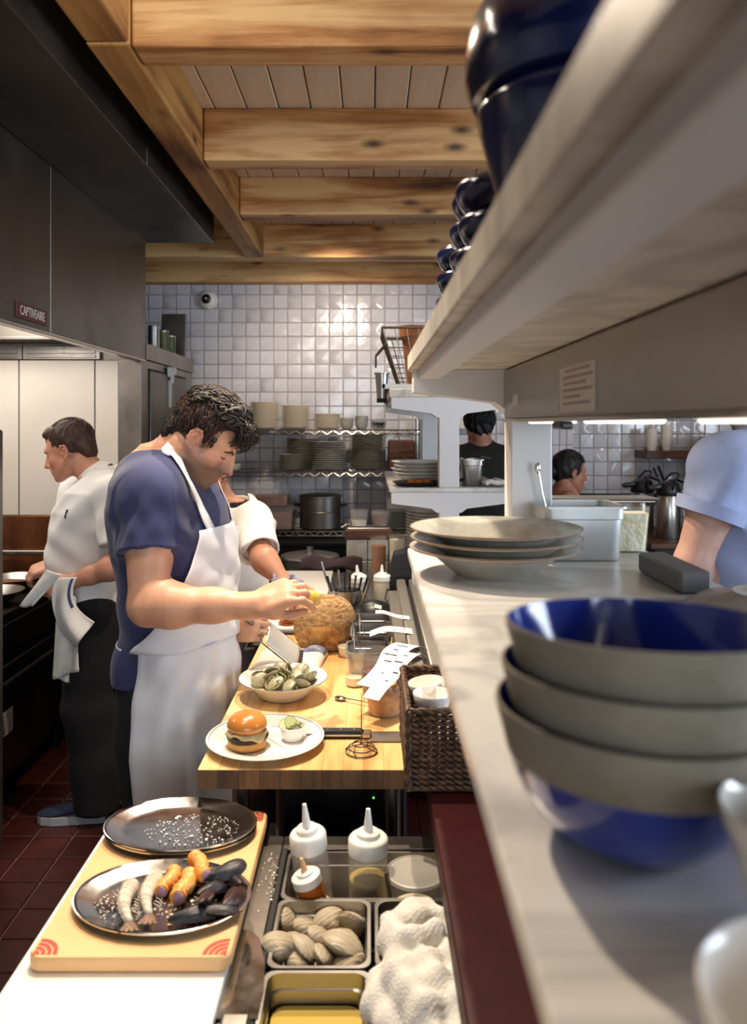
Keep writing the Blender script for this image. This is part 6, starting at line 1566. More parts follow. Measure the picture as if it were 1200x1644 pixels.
lo, hi = (-.76, 1.83, .9), (-.34, 2.4, 1.6)
T.half((0, 0, .955), (0, 0, -1), lo, hi)
T.cone((-.60, CY, 1.53), (-.545, CY-.01, 1.60), .072, .085, .006, mode='s')
ur = (E_R-S_R).normalized()
def tee_folds(X, Y, Z):
    dx, dz = X+.55, Z-1.2
    f = 1.2*np.sin(46*(dz*.75+dx*.9)+2.2*np.sin(9*Y+5*dz))*np.exp(-((Z-1.10)/.12)**2)+.8*np.sin(38*(dx*1.2-dz*.5)+1.5*np.sin(14*dz))*np.exp(-(((X+.60)/.08)**2+((Z-1.36)/.09)**2))
    ax_ = (X-S_R.x)*ur.x+(Y-S_R.y)*ur.y+(Z-S_R.z)*ur.z; near_ = np.exp(-((Y-1.90)/.07)**2)*np.exp(-((ax_-.10)/.09)**2)
    return f+near_*(-.25+.6*np.sin(70*ax_+55*(X-S_R.x)+2*np.sin(40*(X-S_R.x)))+.5*np.sin(110*(X-S_R.x)-60*ax_))-.5*np.exp(-((ax_-.143)/.012)**2)*np.exp(-((Y-1.89)/.08)**2)
T.folds(lo, hi, .0040, tee_folds)
tee = part('t_shirt', T.mesh('t_shirt', G['navytee']), None, ch, world=True)
# trousers and shoes
P_ = Sdf(axis((-.74, .009), -.34), axis((1.88, .009), 2.32), axis((.05, .010), 1.02))
P_.loft([q for q in TOR if .5 < q[0] < 1.06], 0, .010, yaw=YW)
for s_ in (-1, 1): P_.chain([(-.53, CY+s_*.09, .90), (-.525, CY+s_*.095, .50), (-.545, CY+s_*.095, .07)], [.100, .085, .080], .03)
P_.half((0, 0, .062), (0, 0, -1), (-.8, 1.8, 0), (-.3, 2.4, 1.1))
part('trousers', P_.mesh('trousers', G['trouser']), None, ch, world=True)
def shoe(par, x, y, ang, mt, L4=.29, sole='sole'):
    X = Matrix.Translation((x, y, 0)) @ Matrix.Rotation(ang, 4, 'Z')
    m = M(); secs = [(-.09, .032, .075), (-.06, .038, .085), (0, .040, .085), (.06, .044, .065), (.12, .046, .052), (.165, .036, .045), (.185, .015, .036)]
    vs = []; n_ = 12
    for a, hw_, hh in secs:
        for k in range(n_): t = 2*PI*k/n_; vs.append((a, hw_*math.cos(t), .028+max(0, (hh-.028))*.5*(1+math.sin(t))))
    fs = [(i*n_+k, (i+1)*n_+k, (i+1)*n_+(k+1) % n_, i*n_+(k+1) % n_) for i in range(len(secs)-1) for k in range(n_)]+[tuple(range(n_)), tuple(reversed(range((len(secs)-1)*n_, len(secs)*n_)))]
    m.add(vs, fs, X); sh = part('shoe', m, G[mt], par, smooth=60, world=True)
    q = [(a, hw_) for a, hw_, _ in secs]; poly = [(a-.004, w_+.004) for a, w_ in q]; poly = [(x_, -y_) for x_, y_ in poly]+[(x_, y_) for x_, y_ in reversed(poly)]
    part('sole', M().prism(poly, .030, X @ Matrix.Translation((0, 0, .002))), G[sole], sh, smooth=0, world=True)
for s_ in (-1, 1): shoe(ch, -.50, CY+s_*.098, R(-8*s_-6), 'black', sole='rubber')
# apron: bib, strap, skirt
def around(z, a, off):
    Q = np.array(sorted(TOR)); cx, cy, rx, ry = [np.interp(z, Q[:, 0], Q[:, q]) for q in (1, 2, 3, 4)]
    e = 2/2.3; c, s_ = math.cos(a), math.sin(a)
    u, v = (rx+off)*math.copysign(abs(c)**e, c), (ry+off)*math.copysign(abs(s_)**e, s_)
    return Vector((cx+u*math.cos(YW)-v*math.sin(YW), cy+u*math.sin(YW)+v*math.cos(YW), z))
def skirt(u, v):
    z = .50+(1.06-.50)*(1-v); a = R(-92)+R(184)*u; fl = .030+.008*v+.007*math.sin(5*a+2*v)*v+.004*math.sin(9*a-3*v)+.0035*math.sin(14*a+11*v+2*math.sin(6*v))*math.exp(-((v-.25)/.3)**2)+.003*math.sin(26*v-5*a)*math.exp(-((v-.15)/.18)**2)
    p = around(max(z, .60), a, fl); p.z = z; p.x += .02*v*math.cos(a)
    return p
def bib(u, v):
    z = 1.055+(1.352-1.055)*v; w0 = R(98)*(1-v)**1.3+R(27)*(1-(1-v)**1.3); a = -w0+2*w0*u
    return around(z, a, .026+.012*(1-v)**2+.007*math.sin(3.2*a+9*v)*(1-v)+.004*math.sin(19*v+5*a+1.5*math.sin(3*a))*(1-v*.6)+.002*math.sin(31*v-8*a)*(1-v))
ap = part('apron', M().grid(skirt, 64, 34, .003), G['apron'], ch, smooth=180, world=True)
part('bib', M().grid(bib, 40, 30, .003), G['apron'], ap, smooth=180, world=True)
from mathutils.bvhtree import BVHTree
def bvh_of(*obs):
    V, P4 = [], []
    for o in obs:
        b = len(V); V += [v.co.copy() for v in o.data.vertices]; P4 += [tuple(i+b for i in p.vertices) for p in o.data.polygons]
    return BVHTree.FromPolygons(V, P4)
TB = bvh_of(body, tee)
def rest_on(p, off): q, n_, _, _ = TB.find_nearest(Vector(p)); return q+n_*off, n_
def seen(px, py, off):                                  # the point of the body met by a sight line, lifted off the cloth
    o = Vector((0, 0, EYE)); d = (at(px, py, 2.0)-o).normalized(); q, n_, _, _ = TB.ray_cast(o, d)
    return (q+n_*off, n_) if q is not None else rest_on(at(px, py, 2.0), off)
near = [seen(x, y, .007) for x, y in ((336, 852), (326, 832), (314, 806), (301, 778), (289, 754), (278, 734), (268, 720))]
back = [rest_on(at(266, 716, 2.11), .008), rest_on(at(272, 716, 2.15), .008)]
far = [rest_on((p.x+.02, 2*CY-p.y+.05, p.z), .007) for p, n_ in near][::-1]
C_ = near+back+far; sm = M(); P4 = [c[0] for c in C_]; N4 = [c[1] for c in C_]
def cv(u):
    q = u*(len(P4)-1); i = min(int(q), len(P4)-2); f = q-i; p0, p1, p2, p3 = P4[max(i-1, 0)], P4[i], P4[i+1], P4[min(i+2, len(P4)-1)]
    return .5*((2*p1)+(p2-p0)*f+(2*p0-5*p1+4*p2-p3)*f*f+(3*p1-p0-3*p2+p3)*f**3), N4[i].lerp(N4[i+1], f).normalized()
def ribbon(u, v):
    c, n_ = cv(u); t = (cv(min(1, u+.01))[0]-cv(max(0, u-.01))[0]).normalized(); w_ = t.cross(n_).normalized(); return c+w_*(.029*(v-.5))
sm.grid(lambda u, v: ribbon(u, 1-v), 90, 4, -.003)
part('neck_strap', sm, G['apron'], ap, smooth=180, world=True)
wt = M(); wt.tube([around(1.05, R(a), .020) for a in range(-118, -181, -8)], .005, 6, flat=.4); q0 = around(1.05, R(-176), .024)
wt.tube([q0, q0+Vector((-.015, -.01, -.05)), q0+Vector((-.005, -.02, -.14)), q0+Vector((.006, -.02, -.21))], .006, 6, flat=.3)
part('waist_tie', wt, G['apron'], ap, smooth=180, world=True)
# yellow rind held in the fingers
lp = HR @ Vector((.135, -.012, -.034))
solo('cheese_rind', M().ell((0, 0, 0), (.022, .015, .017), nu=16, nv=10), G['lemon'], 'yellow piece held in the fingers of the chef in navy', 'food', tuple(lp), (0, .4, .2), smooth=180)
# ------------------------------------------------------------------ the other people
def dirv(yaw, pitch): return Vector((math.cos(R(pitch))*math.cos(R(yaw)), math.cos(R(pitch))*math.sin(R(yaw)), math.sin(R(pitch))))
def head_frame(p, yaw, pitch): return frame(p, dirv(yaw, pitch), (0, 0, 1))
def legs(S, hips, g=1.0, k=.03, r=(.088, .062, .045), z0=.06):
    for h, kn, an in hips: S.chain([h, kn, an], [q*g for q in r], k)
def bounds(pts, pad): a = np.array([tuple(p) for p in pts]); return a.min(0)-pad, a.max(0)+pad
def build(t, TOR_, yaw, hp, hy, hpitch, arms, hips, feet, base, beard=0, hs=1.0, h=.005, hands=(), neck_r=.058, bz=None, female=False, lips='#a8605a'):
    HF_ = head_frame(hp, hy, hpitch); pts = [hp]+[p for a in arms for p in a]+[q for a in hips for q in a]+[(s_[1], s_[2], s_[0]) for s_ in TOR_]+[Vector(f[0]) for f in hands]
    lo, hi = bounds(pts, .24); zt = hp.z+.19
    S = Sdf(axis((lo[0], h), hi[0]), axis((lo[1], h), hi[1]), axis((0, .014), (max(.3, min(p[0] for p in TOR_)+.2), h), (hp.z-.16, min(h, .0042)), zt))
    S.loft(TOR_, 0, yaw=R(yaw)); legs(S, hips)
    for an, d in feet: S.chain([Vector(an)+Vector((0, 0, -.04)), Vector(an)+Vector(d)*.13+Vector((0, 0, -.055))], [.032, .020], .02)
    top = TOR_[-3] if TOR_[-1][0] > TOR_[0][0] else TOR_[2]; tz = sorted(TOR_)[-3]; nb = Vector((tz[1], tz[2], tz[0]))
    for sh, el, wr in arms:
        S.cone(nb+Vector((0, 0, -.035)), sh, .070, .058, .05); arm(S, sh, el, wr, .98)
    up = HF_.col[2].to_3d(); fw = HF_.col[0].to_3d()
    S.cone(nb+Vector((0, 0, .02)), hp-up*.045-fw*.030, neck_r+.006, neck_r, .04)
    add_head(S, HF_, hs)
    for wr, d, z, side, curls, th in hands: add_hand(S, frame(wr, d, z), side, curls, .06, th, 1.0)
    o = part('body', S.mesh('body', G['skin'], skin_colour(base, HF_, beard, lips)), None, t, world=True); return o, HF_
def garment(t, name, mt, TOR_, yaw, arms, z0, off=.014, fr=.5, sl=(.074, .070), h=.006, neck=None, folds=None, top=None, fn=None, fold_amp=.004):
    pts = [p for a in arms for p in a[:2]]+[(s_[1], s_[2], s_[0]) for s_ in TOR_ if s_[0] >= z0-.1]; lo, hi = bounds(pts, .22)
    S = Sdf(axis((lo[0], h), hi[0]), axis((lo[1], h), hi[1]), axis((z0-.03, h), hi[2]-.1)); T2 = [q for q in TOR_ if q[0] > z0-.12]
    S.loft(T2, 0, off, yaw=R(yaw)); tz = sorted(TOR_)[-3]; nb = Vector((tz[1], tz[2], tz[0]-.032))
    for sh, el, *_ in arms: S.cone(nb, sh, .086, sl[0]+.002, .05); sleeve(S, sh, el, fr, sl[0], sl[1], .035)
    if fn: fn(S)
    S.half((0, 0, z0), (0, 0, -1), lo-.1, hi+.1)
    if neck: S.cone(neck[0], neck[1], neck[2], neck[3], .006, mode='s')
    S.folds(lo, hi, fold_amp, folds or (lambda X, Y, Z: np.sin(40*Z+30*X+2*np.sin(12*Y))*np.exp(-((Z-z0-.2)/.2)**2)))
    return part(name, S.mesh(name, G[mt]), None, t, world=True)
def trousers(t, TOR_, yaw, hips, mt='trouser', ztop=.98, h=.009, r=(.102, .086, .080)):
    pts = [q for a in hips for q in a]+[(s_[1], s_[2], s_[0]) for s_ in TOR_ if s_[0] < ztop+.15]; lo, hi = bounds(pts, .18)
    S = Sdf(axis((lo[0], h), hi[0]), axis((lo[1], h), hi[1]), axis((.02, h), ztop+.05)); S.loft([q for q in TOR_ if q[0] < ztop+.12], 0, .009, yaw=R(yaw))
    for hh, kn, an in hips: S.chain([hh, kn, (an[0], an[1], .06)], r, .03)
    S.half((0, 0, .045), (0, 0, -1), lo-.1, hi+.1); S.half((0, 0, ztop), (0, 0, 1), lo-.1, hi+.1)
    S.folds(lo, hi, .004, lambda X, Y, Z: np.sin(30*Z+14*X+3*np.sin(9*X))*np.exp(-((Z-.35)/.2)**2))
    return part('trousers', S.mesh('trousers', G[mt]), None, t, world=True)
def hair_cap(t, HF_, mt, thick=(.100, .082, .088), face=(.122, -.004), nape=-.06, n=500, seed=1, extra=None, L4=.02, r=.0016, part_line=None, h=.0045, amp=.002):
    c = HF_.translation; H_ = Sdf(axis((c.x-.19, h), c.x+.19), axis((c.y-.19, h), c.y+.19), axis((c.z-.20, h), c.z+.21))
    H_.ell((-.016, 0, .056), thick, 0, HF_); H_.ell((-.080, 0, -.005), (.028, .060, .055), .03, HF_)
    if extra: extra(H_)
    H_.box((face[0], 0, face[1]), (.075, .2, .082), .02, .012, HF_, 's', rot=(0, R(-6), 0)); H_.box((.02, 0, -.066), (.15, .2, .045), .02, .014, HF_, 's', rot=(0, R(-24), 0))
    for y in (-1, 1): H_.ell((.0, y*.095, .0), (.026, .032, .037), .006, HF_, 's')
    H_.folds((c.x-.2, c.y-.2, c.z-.2), (c.x+.2, c.y+.2, c.z+.2), amp, lambda X, Y, Z: np.sin(120*X+60*Z)*np.sin(110*Y+40*Z))
    hr_ = part('hair', H_.mesh('hair', G[mt]), None, t, world=True)
    reg = lambda q: (q.x < .045 or q.z > .074) and q.z > -.036+.40*max(0, q.x+.03)*(1 if q.x > -.03 else 0) and not (abs(q.x) < .026 and q.z < .036 and abs(q.y) > .05)
    lock = hair_flow((-.016, 0, .056), [a+.0015 for a in thick], reg, amp*.25, L4*1.8, amp)
    part('strands', strands(HF_, n, seed, lock, r), G[mt], hr_, smooth=180, world=True, kind='stuff'); return hr_

# --- young cook at the range, facing left
cy = 3.30
yk = thing('person', 'young cook with short brown hair in a white shirt, holding a towel at the range', 'person', (-1.15, cy, 0))
TY = [(.55, -1.14, cy, .10, .165), (.80, -1.145, cy, .128, .172), (.95, -1.165, cy, .145, .178), (1.05, -1.178, cy, .150, .178), (1.15, -1.175, cy, .146, .180), (1.26, -1.155, cy, .132, .186), (1.34, -1.130, cy, .108, .172), (1.39, -1.115, cy, .070, .115), (1.43, -1.115, cy, .045, .060)]
hy_ = at(114, 726, 3.31)
aL = (at(183, 795, 3.15), at(196, 906, 3.06), at(114, 934, 3.07)); aR = (at(126, 790, 3.47), at(103, 893, 3.50), at(86, 905, 3.36))
hipY = [((-1.145, cy-.09, .86), (-1.16, cy-.10, .47), (-1.12, cy-.11, .09)), ((-1.145, cy+.09, .86), (-1.13, cy+.09, .47), (-1.03, cy+.06, .09))]
_, HFY = build(yk, TY, 180-14, hy_, 180-3, -17, [aL, aR], hipY, [((-1.12, cy-.11, .09), (-1, -.1, 0)), ((-1.03, cy+.06, .09), (-1, 0, 0))], '#c48a70', 0, .98,
    hands=[(aL[2], (-1, -.05, -.32), (-.1, -1, .35), -1, [.55, .65, .7, .75], ((.8, .35, -.5), (.95, .05, -.3))), (aR[2], (-.9, -.45, -.35), (-.25, -.5, .8), 1, [.7, .75, .8, .8], ((.75, .4, -.5), (.9, .1, -.4)))])
brows(HFY, KIDS[yk.name][0], G['hair_br'])
hair_cap(yk, HFY, 'hair_br', (.099, .080, .087), extra=lambda H_: (H_.ell((.045, 0, .103), (.044, .054, .024), .02, HFY), H_.ell((.072, .0, .096), (.014, .045, .012), .012, HFY)), n=420, L4=.028, r=.0014)
def collar(S): S.cone((-1.10, cy-.05, 1.405), (-1.135, cy-.06, 1.42), .055, .05, .03)
sh_ = garment(yk, 'shirt', 'cotton', TY, 166, [aL, aR], .845, .016, .72, (.078, .082), neck=((-1.12, cy, 1.37), (-1.17, cy-.005, 1.50), .050, .075),
    folds=lambda X, Y, Z: np.sin(38*(Z+.8*X)+2*np.sin(10*Z))*np.exp(-((Z-1.08)/.10)**2)+.8*np.sin(34*(Z-1.1*X)+1.5*np.sin(16*Y))*np.exp(-((Z-1.28)/.09)**2), fold_amp=.006)
def col_(u, v, s_=1):
    a = R(-165)+R(330)*u; r = .062+.012*v; return Vector((-1.118-.030*(1+math.cos(a))*.5-r*math.cos(a)*.95, cy+.0-r*math.sin(a)*1.05, 1.445-.040*(.5+.5*math.cos(a))-.040*v+.014*(1-v)))
def collar_ring(par, c, ax_, r, h_, gap, mt, flare=.012, tilt=0, n=40):
    F = frame(c, ax_, (0, .0, 1) if abs(Vector(ax_).normalized().z) < .9 else (-1, 0, 0))
    def f(u, v):
        a = R(gap)+(2*PI-2*R(gap))*u+R(tilt); q = r+flare*v+.002*math.sin(5*a); return F @ Vector((h_*(.5-v)*(1+.35*math.cos(a-R(tilt))), q*math.sin(a), -q*math.cos(a)))
    return part('collar', M().grid(lambda u, v: f(u, 1-v), n, 6, .005), G[mt], par, smooth=180, world=True)
collar_ring(sh_, (-1.160, cy, 1.408), (-.75, 0, .62), .064, .062, 12, 'cotton', .016)
pen = part('pocket_pen', M().cyl(at(108, 818, 3.105), at(104, 832, 3.10), .004, n=8), G['blackplastic'], sh_, world=True)
trousers(yk, TY, 166, hipY, ztop=.99, r=(.106, .098, .090))
shoe(yk, -1.17, cy-.11, R(184), 'shoe'); shoe(yk, -1.06, cy+.06, R(178), 'shoe')
# his towel
tw_ = thing('hanging_towel', 'white towel with a dark stripe hanging from the hands of the young cook', 'towel', tuple(at(105, 1000, 3.02)))
def quad(a, b, c, d, amp=.010, fq=7, ph=0, bow=(0, 0, 0)):
    a, b, c, d = [Vector(q) for q in (a, b, c, d)]; B = Vector(bow)
    def f(u, v):
        p = a.lerp(b, u).lerp(d.lerp(c, u), v); p.y += amp*math.sin(fq*u+2.5*v+ph)*(.3+v); return p+B*(4*v*(1-v))
    return f
D = 3.00
part('front_fold', M().grid(quad(at(88, 928, D), at(124, 926, D), at(150, 1000, D-.01), at(122, 1040, D-.02), .014, 6, 0, (-.045, 0, -.01)), 20, 24, .006), G['towel'], tw_, smooth=180, world=True)
part('rear_fold', M().grid(quad(at(92, 935, D+.03), at(122, 960, D+.03), at(129, 1076, D+.03), at(87, 1090, D+.02), .010, 8, 1), 18, 26, .005), G['towel'], tw_, smooth=180, world=True)
part('corner', M().grid(quad(at(88, 1086, D+.04), at(112, 1075, D+.04), at(111, 1096, D+.04), at(104, 1094, D+.04), .002, 5), 6, 6, .004), G['towel'], tw_, smooth=180, world=True)
part('loose_end', M().grid(quad(at(76, 915, D-.01), at(98, 922, D-.03), at(52, 974, D-.02), at(36, 972, D-.01), .010, 5, 2, (.012, 0, .012)), 14, 18, .008), G['towel'], tw_, smooth=180, world=True)
sF = quad(at(88, 928, D), at(124, 926, D), at(150, 1000, D-.01), at(122, 1040, D-.02), .014, 6, 0, (-.045, 0, -.01))
part('stripe', M().grid(lambda u, v: sF(.80+.10*u, .02+.55*v)+Vector((0, -.0015, .0)), 4, 14, .007), G['stripe'], tw_, smooth=180, world=True, label='dark blue stripe')

# --- cook behind the chef, leaning over the board
cy = 3.26
bk_ = thing('person', 'cook in a white shirt leaning over the white board, his face half hidden', 'person', (-.60, cy, 0))
TBK = [(.50, -.62, cy+.03, .10, .165), (.75, -.615, cy+.03, .122, .172), (.90, -.605, cy+.02, .126, .168), (1.02, -.60, cy, .126, .170), (1.12, -.592, cy-.02, .122, .182), (1.21, -.580, cy-.05, .105, .188), (1.27, -.572, cy-.07, .072, .130), (1.31, -.565, cy-.09, .045, .060)]
hb_ = at(336, 750, 3.05)
bL = (at(405, 836, 3.13), at(420, 893, 2.98), at(448, 925, 2.93)); bR = (at(318, 835, 3.14), at(318, 925, 3.05), at(372, 960, 2.92))
hipB = [((-.62, cy-.06, .86), (-.64, cy-.06, .47), (-.66, cy-.04, .09)), ((-.66, cy+.10, .86), (-.68, cy+.11, .47), (-.70, cy+.12, .09))]
_, HFB = build(bk_, TBK, -52, hb_, -55, -38, [bL, bR], hipB, [((-.66, cy-.04, .09), (.6, -.7, 0)), ((-.70, cy+.12, .09), (.6, -.7, 0))], '#c18a6e', .35, .98,
    hands=[(bL[2], (.55, -.35, -.45), (.25, -.45, .85), -1, [.55, .6, .6, .6], ((.8, .5, -.4), (.9, .2, -.4))), (bR[2], (.8, -.3, -.3), (.1, -.5, .8), 1, [.6, .6, .6, .6], ((.8, .5, -.4), (.9, .2, -.4)))])
brows(HFB, KIDS[bk_.name][0], G['hair_dk'])
hair_cap(bk_, HFB, 'hair_dk', n=200)
bs = garment(bk_, 'shirt', 'chefshirt', TBK, -52, [bL, bR], .80, .016, .90, (.074, .080), neck=((-.572, cy-.06, 1.24), (-.535, cy-.14, 1.40), .050, .090),
    folds=lambda X, Y, Z: np.sin(44*(Z-.7*X)+2*np.sin(11*Z))*np.exp(-((Z-.98)/.12)**2)+.7*np.sin(36*(Z+1.0*X)+1.5*np.sin(14*Y))*np.exp(-((Z-1.16)/.09)**2), fold_amp=.006)
garment(bk_, 'undershirt', 'blacktee', TBK, -52, [], 1.0, .008, neck=((-.572, cy-.07, 1.30), (-.54, cy-.13, 1.40), .052, .07))
def lapel(s_):
    f = Vector((math.cos(R(-52)), math.sin(R(-52)), 0)); l = Vector((-f.y, f.x, 0)); o = Vector((-.572, cy-.075, 0))
    def g_(u, v): p = o+f*(.02+.110*u**.7)+l*(s_*(.072-.055*u+.050*v)); p.z = 1.335-.13*u-.038*v+.01*math.sin(PI*v); return p
    return g_
for s_ in (-1, 1): part('lapel', M().grid(lapel(s_) if s_ > 0 else (lambda u, v: lapel(-1)(u, 1-v)), 12, 6, .005), G['chefshirt'], bs, smooth=180, world=True)
part('pocket', M().grid(quad(at(372, 842, 2.985), at(398, 848, 3.02), at(396, 890, 3.02), at(371, 886, 2.985), .001), 4, 4, .004), G['chefshirt'], bs, smooth=0, world=True)
trousers(bk_, TBK, -52, hipB, 'blacktee', ztop=.9)
def bap(u, v):
    a = R(-52)+R(-95+190*u); z = .92-.40*v; return Vector((-.612+(.15+.02*v)*math.cos(a), cy+.025+(.18+.02*v)*math.sin(a), z)) if True else None
part('apron', M().grid(bap, 30, 14, .004), G['apron'], bk_, smooth=180, world=True)
for s_ in ((-.66, cy-.04), (-.70, cy+.12)): shoe(bk_, s_[0]+.03, s_[1]-.04, R(-50), 'black', sole='rubber')
def chk(u, v):
    c = at(460, 938, 2.88); return Vector((c.x-.05+.11*u, c.y-.05+.10*v, c.z+.012+.018*math.sin(9*u+3*v)*math.sin(PI*v)+.012*math.sin(12*v+5*u)))
solo('wiping_cloth', M().grid(chk, 22, 18, .006), G['bluecheck'], 'crumpled blue check cloth under the hand of the cook behind the chef', 'cloth', smooth=180)

# --- woman on the dining side
wy = 4.78
wm_ = thing('person', 'woman with dark hair in a low bun and a salmon top on the dining side', 'person', (1.20, wy, 0))
TW = [(.50, 1.17, wy, .10, .16), (.72, 1.17, wy, .115, .165), (.90, 1.18, wy, .105, .14), (1.02, 1.185, wy, .11, .15), (1.12, 1.185, wy, .10, .165), (1.18, 1.185, wy, .075, .145), (1.215, 1.185, wy, .055, .09), (1.24, 1.19, wy, .04, .05)]
hw_ = at(915, 760, wy); wL = (Vector((1.18, wy+.17, 1.15)), Vector((1.20, wy+.21, .90)), Vector((1.36, wy+.12, .84))); wR = (Vector((1.18, wy-.17, 1.15)), Vector((1.20, wy-.21, .90)), Vector((1.36, wy-.12, .84)))
hipW = [((1.17, wy+s_*.08, .80), (1.18, wy+s_*.085, .43), (1.16, wy+s_*.085, .09)) for s_ in (-1, 1)]
TH = ((.8, .5, -.4), (.9, .2, -.4))
_, HFW = build(wm_, TW, 0, hw_, 12, -7, [wL, wR], hipW, [((1.16, wy+s_*.085, .09), (1, 0, 0)) for s_ in (-1, 1)], '#b67f64', 0, .94, h=.007, neck_r=.050,
    hands=[(wL[2], (1, -.2, -.1), (0, 0, 1), -1, [.3]*4, TH), (wR[2], (1, .2, -.1), (0, 0, 1), 1, [.3]*4, TH)])
hair_cap(wm_, HFW, 'hair_bk', (.103, .085, .090), n=160, extra=lambda H_: (H_.ell((-.118, 0, .0), (.036, .040, .034), .01, HFW), H_.ell((-.03, 0, .02), (.085, .080, .07), .02, HFW)))
garment(wm_, 'top', 'salmon', TW, 0, [wL, wR], .78, .012, .45, (.062, .062), h=.009, neck=((1.19, wy, 1.20), (1.21, wy, 1.30), .055, .08))
trousers(wm_, TW, 0, hipW, 'blacktee', ztop=.86, h=.012)
for s_ in (-1, 1): shoe(wm_, 1.20, wy+s_*.085, 0, 'black', sole='rubber')

# --- man in dark olive, seen from behind through the far pass
oy = 4.86
om = thing('person', 'man with tousled black hair in a dark olive shirt beyond the far pass', 'person', (.70, oy, 0))
TO = [(.55, .70, oy, .10, .165), (.85, .70, oy, .125, .17), (1.0, .70, oy, .12, .16), (1.2, .70, oy, .125, .18), (1.36, .70, oy, .115, .19), (1.44, .70, oy, .085, .16), (1.48, .70, oy, .06, .10), (1.51, .70, oy, .045, .055)]
ho = at(770, 688, oy); oL = (Vector((.51, oy, 1.41)), Vector((.47, oy+.06, 1.13)), Vector((.55, oy+.24, 1.02))); oR = (Vector((.89, oy, 1.41)), Vector((.94, oy+.06, 1.13)), Vector((.86, oy+.24, 1.02)))
hipO = [((.70+s_*.09, oy, .86), (.70+s_*.10, oy, .47), (.70+s_*.10, oy, .09)) for s_ in (-1, 1)]
_, HFO = build(om, TO, 90, ho, 95, -12, [oL, oR], hipO, [((.70+s_*.10, oy, .09), (0, 1, 0)) for s_ in (-1, 1)], '#b67f64', 0, 1.0, h=.007, hands=[(oL[2], (.2, 1, -.1), (0, 0, 1), -1, [.4]*4, TH), (oR[2], (-.2, 1, -.1), (0, 0, 1), 1, [.4]*4, TH)])
hair_cap(om, HFO, 'hair_bk', (.110, .090, .096), n=700, L4=.04, r=.0032, seed=9, amp=.009)
garment(om, 'shirt', 'olive', TO, 90, [oL, oR], .90, .014, .9, (.074, .066), h=.008, neck=((.70, oy+.02, 1.50), (.70, oy+.02, 1.60), .058, .07))
trousers(om, TO, 90, hipO, 'blacktee', ztop=.97, h=.012)
for s_ in (-1, 1): shoe(om, .70+s_*.10, oy+.03, R(90), 'black', sole='rubber')

# --- man in a pale blue shirt beyond the near pass
gy = 1.98
gm = thing('person', 'man in a pale blue short sleeved shirt seen from behind beyond the near pass', 'person', (1.02, gy, 0))
TG = [(.55, 1.03, gy, .11, .17), (.88, 1.03, gy, .135, .18), (1.02, 1.03, gy, .13, .17), (1.2, 1.03, gy, .14, .19), (1.40, 1.03, gy, .135, .205), (1.50, 1.03, gy, .105, .185), (1.56, 1.03, gy, .068, .115), (1.60, 1.03, gy+.01, .048, .060)]
hg = Vector((1.05, gy+.06, 1.735)); gL = (at(1166, 752, 1.90), at(1112, 905, 1.90), at(1150, 985, 2.12)); gR = (Vector((1.22, gy+.03, 1.49)), Vector((1.28, gy+.10, 1.20)), Vector((1.20, gy+.32, 1.10)))
hipG = [((1.03+s_*.095, gy, .90), (1.03+s_*.10, gy, .49), (1.03+s_*.10, gy, .09)) for s_ in (-1, 1)]
_, HFG = build(gm, TG, 75, hg, 85, -15, [gL, gR], hipG, [((1.03+s_*.10, gy, .09), (.2, 1, 0)) for s_ in (-1, 1)], '#c39a8a', 0, 1.0, hands=[(gL[2], (.3, 1, -.1), (0, 0, 1), -1, [.4]*4, TH), (gR[2], (0, 1, -.1), (0, 0, 1), 1, [.4]*4, TH)])
hair_cap(gm, HFG, 'hair_br', n=200)
gs = garment(gm, 'shirt', 'blueshirt', TG, 75, [gL, gR], .86, .016, .50, (.074, .076), neck=((1.03, gy+.02, 1.62), (1.03, gy+.03, 1.72), .062, .075), fn=lambda S: S.cone((1.07, gy+.01, 1.585), gL[0], .062, .070, .05),
    folds=lambda X, Y, Z: np.sin(30*(Z+1.2*X)+2*np.sin(9*Z))*np.exp(-((Z-1.25)/.14)**2)+.7*np.sin(34*(Z-1.4*X)+1.5*np.sin(14*Y))*np.exp(-((Z-1.46)/.08)**2), fold_amp=.008)
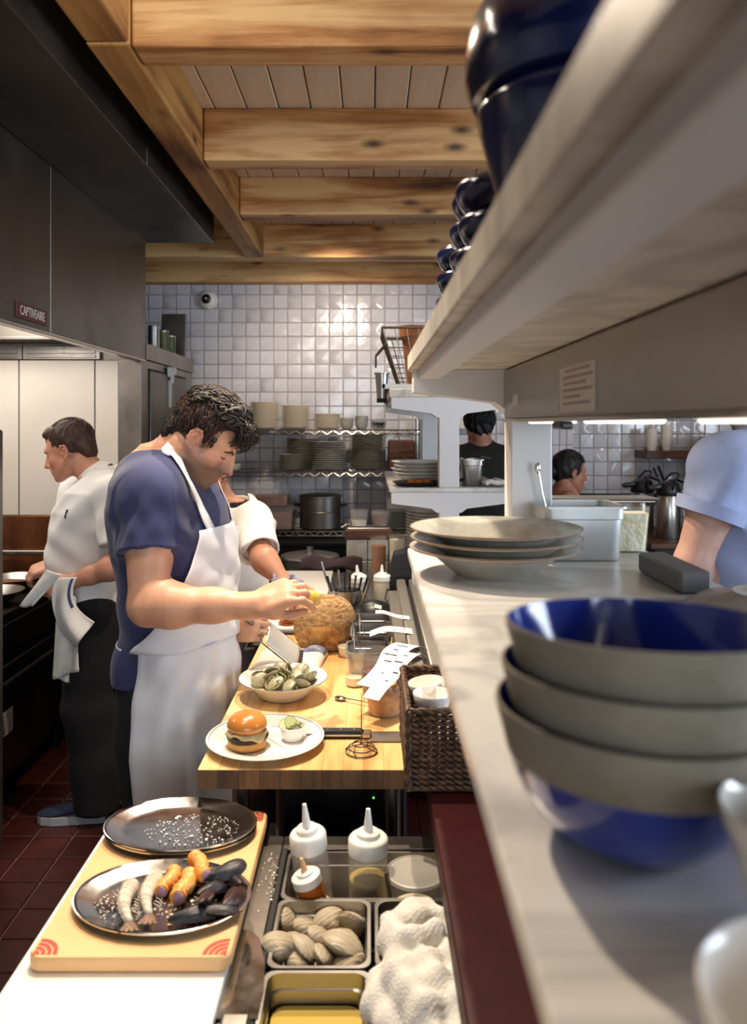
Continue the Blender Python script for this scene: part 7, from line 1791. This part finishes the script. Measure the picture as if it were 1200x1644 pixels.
u_ = (gL[1]-gL[0]).normalized(); c0 = gL[0]+(gL[1]-gL[0])*.47
part('sleeve_cuff', M().cyl(c0-u_*.022, c0+u_*.010, .0860, .0830, n=36, cap=False).cyl(c0+u_*.010, c0-u_*.022, .0765, .0765, n=36, cap=False), G['blueshirt'], gs, world=True)
def gcol(u, v): a = R(-150)+R(300)*u; r = .068+.010*v; return Vector((1.03+r*math.cos(a+R(75)+PI)*.95, gy+.02+r*math.sin(a+R(75)+PI), 1.655-.045*v-.012*math.cos(a)))
collar_ring(gs, (1.035, gy+.02, 1.625), (.0, .15, 1), .068, .05, 14, 'blueshirt', .012)
trousers(gm, TG, 75, hipG, 'trouser', ztop=1.0, h=.012)
for s_ in (-1, 1): shoe(gm, 1.03+s_*.10, gy+.03, R(82), 'black', sole='rubber')
# terry towel over the station pans
TT = Sdf(axis((-.02, .0022), .165), axis((.985, .0022), 1.31), axis((.765, .0022), .90))
for pts, rr_ in (([(.125, 1.262, .800), (.085, 1.268, .818), (.045, 1.235, .822), (.040, 1.195, .824), (.070, 1.180, .836), (.100, 1.195, .838)], [.022, .026, .026, .024, .020, .016]),
                 ([(.120, 1.235, .800), (.130, 1.16, .812), (.125, 1.08, .808), (.115, 1.01, .80)], [.024, .030, .030, .026]),
                 ([(.045, 1.16, .812), (.050, 1.11, .822), (.075, 1.06, .820), (.09, 1.01, .80)], [.026, .030, .030, .026]),
                 ([(.018, 1.15, .800), (.012, 1.10, .798), (.030, 1.055, .800)], [.020, .022, .018]), ([(.09, 1.15, .820), (.085, 1.09, .826)], [.026, .026])): TT.chain(pts, rr_, .010)
TT.folds((-.03, .98, .76), (.17, 1.32, .90), .0035, lambda X, Y, Z: np.sin(95*X+60*Y+2*np.sin(50*Z))+.7*np.sin(130*Y-70*X))
TT.folds((-.03, .98, .76), (.17, 1.32, .90), .0011, lambda X, Y, Z: np.sin(900*X+400*Z)*np.sin(820*Y+300*Z))
solo('terry_towel', TT.mesh('terry_towel', G['towel']), None, 'crumpled white terry towel lying over the right hand station pans', 'towel')
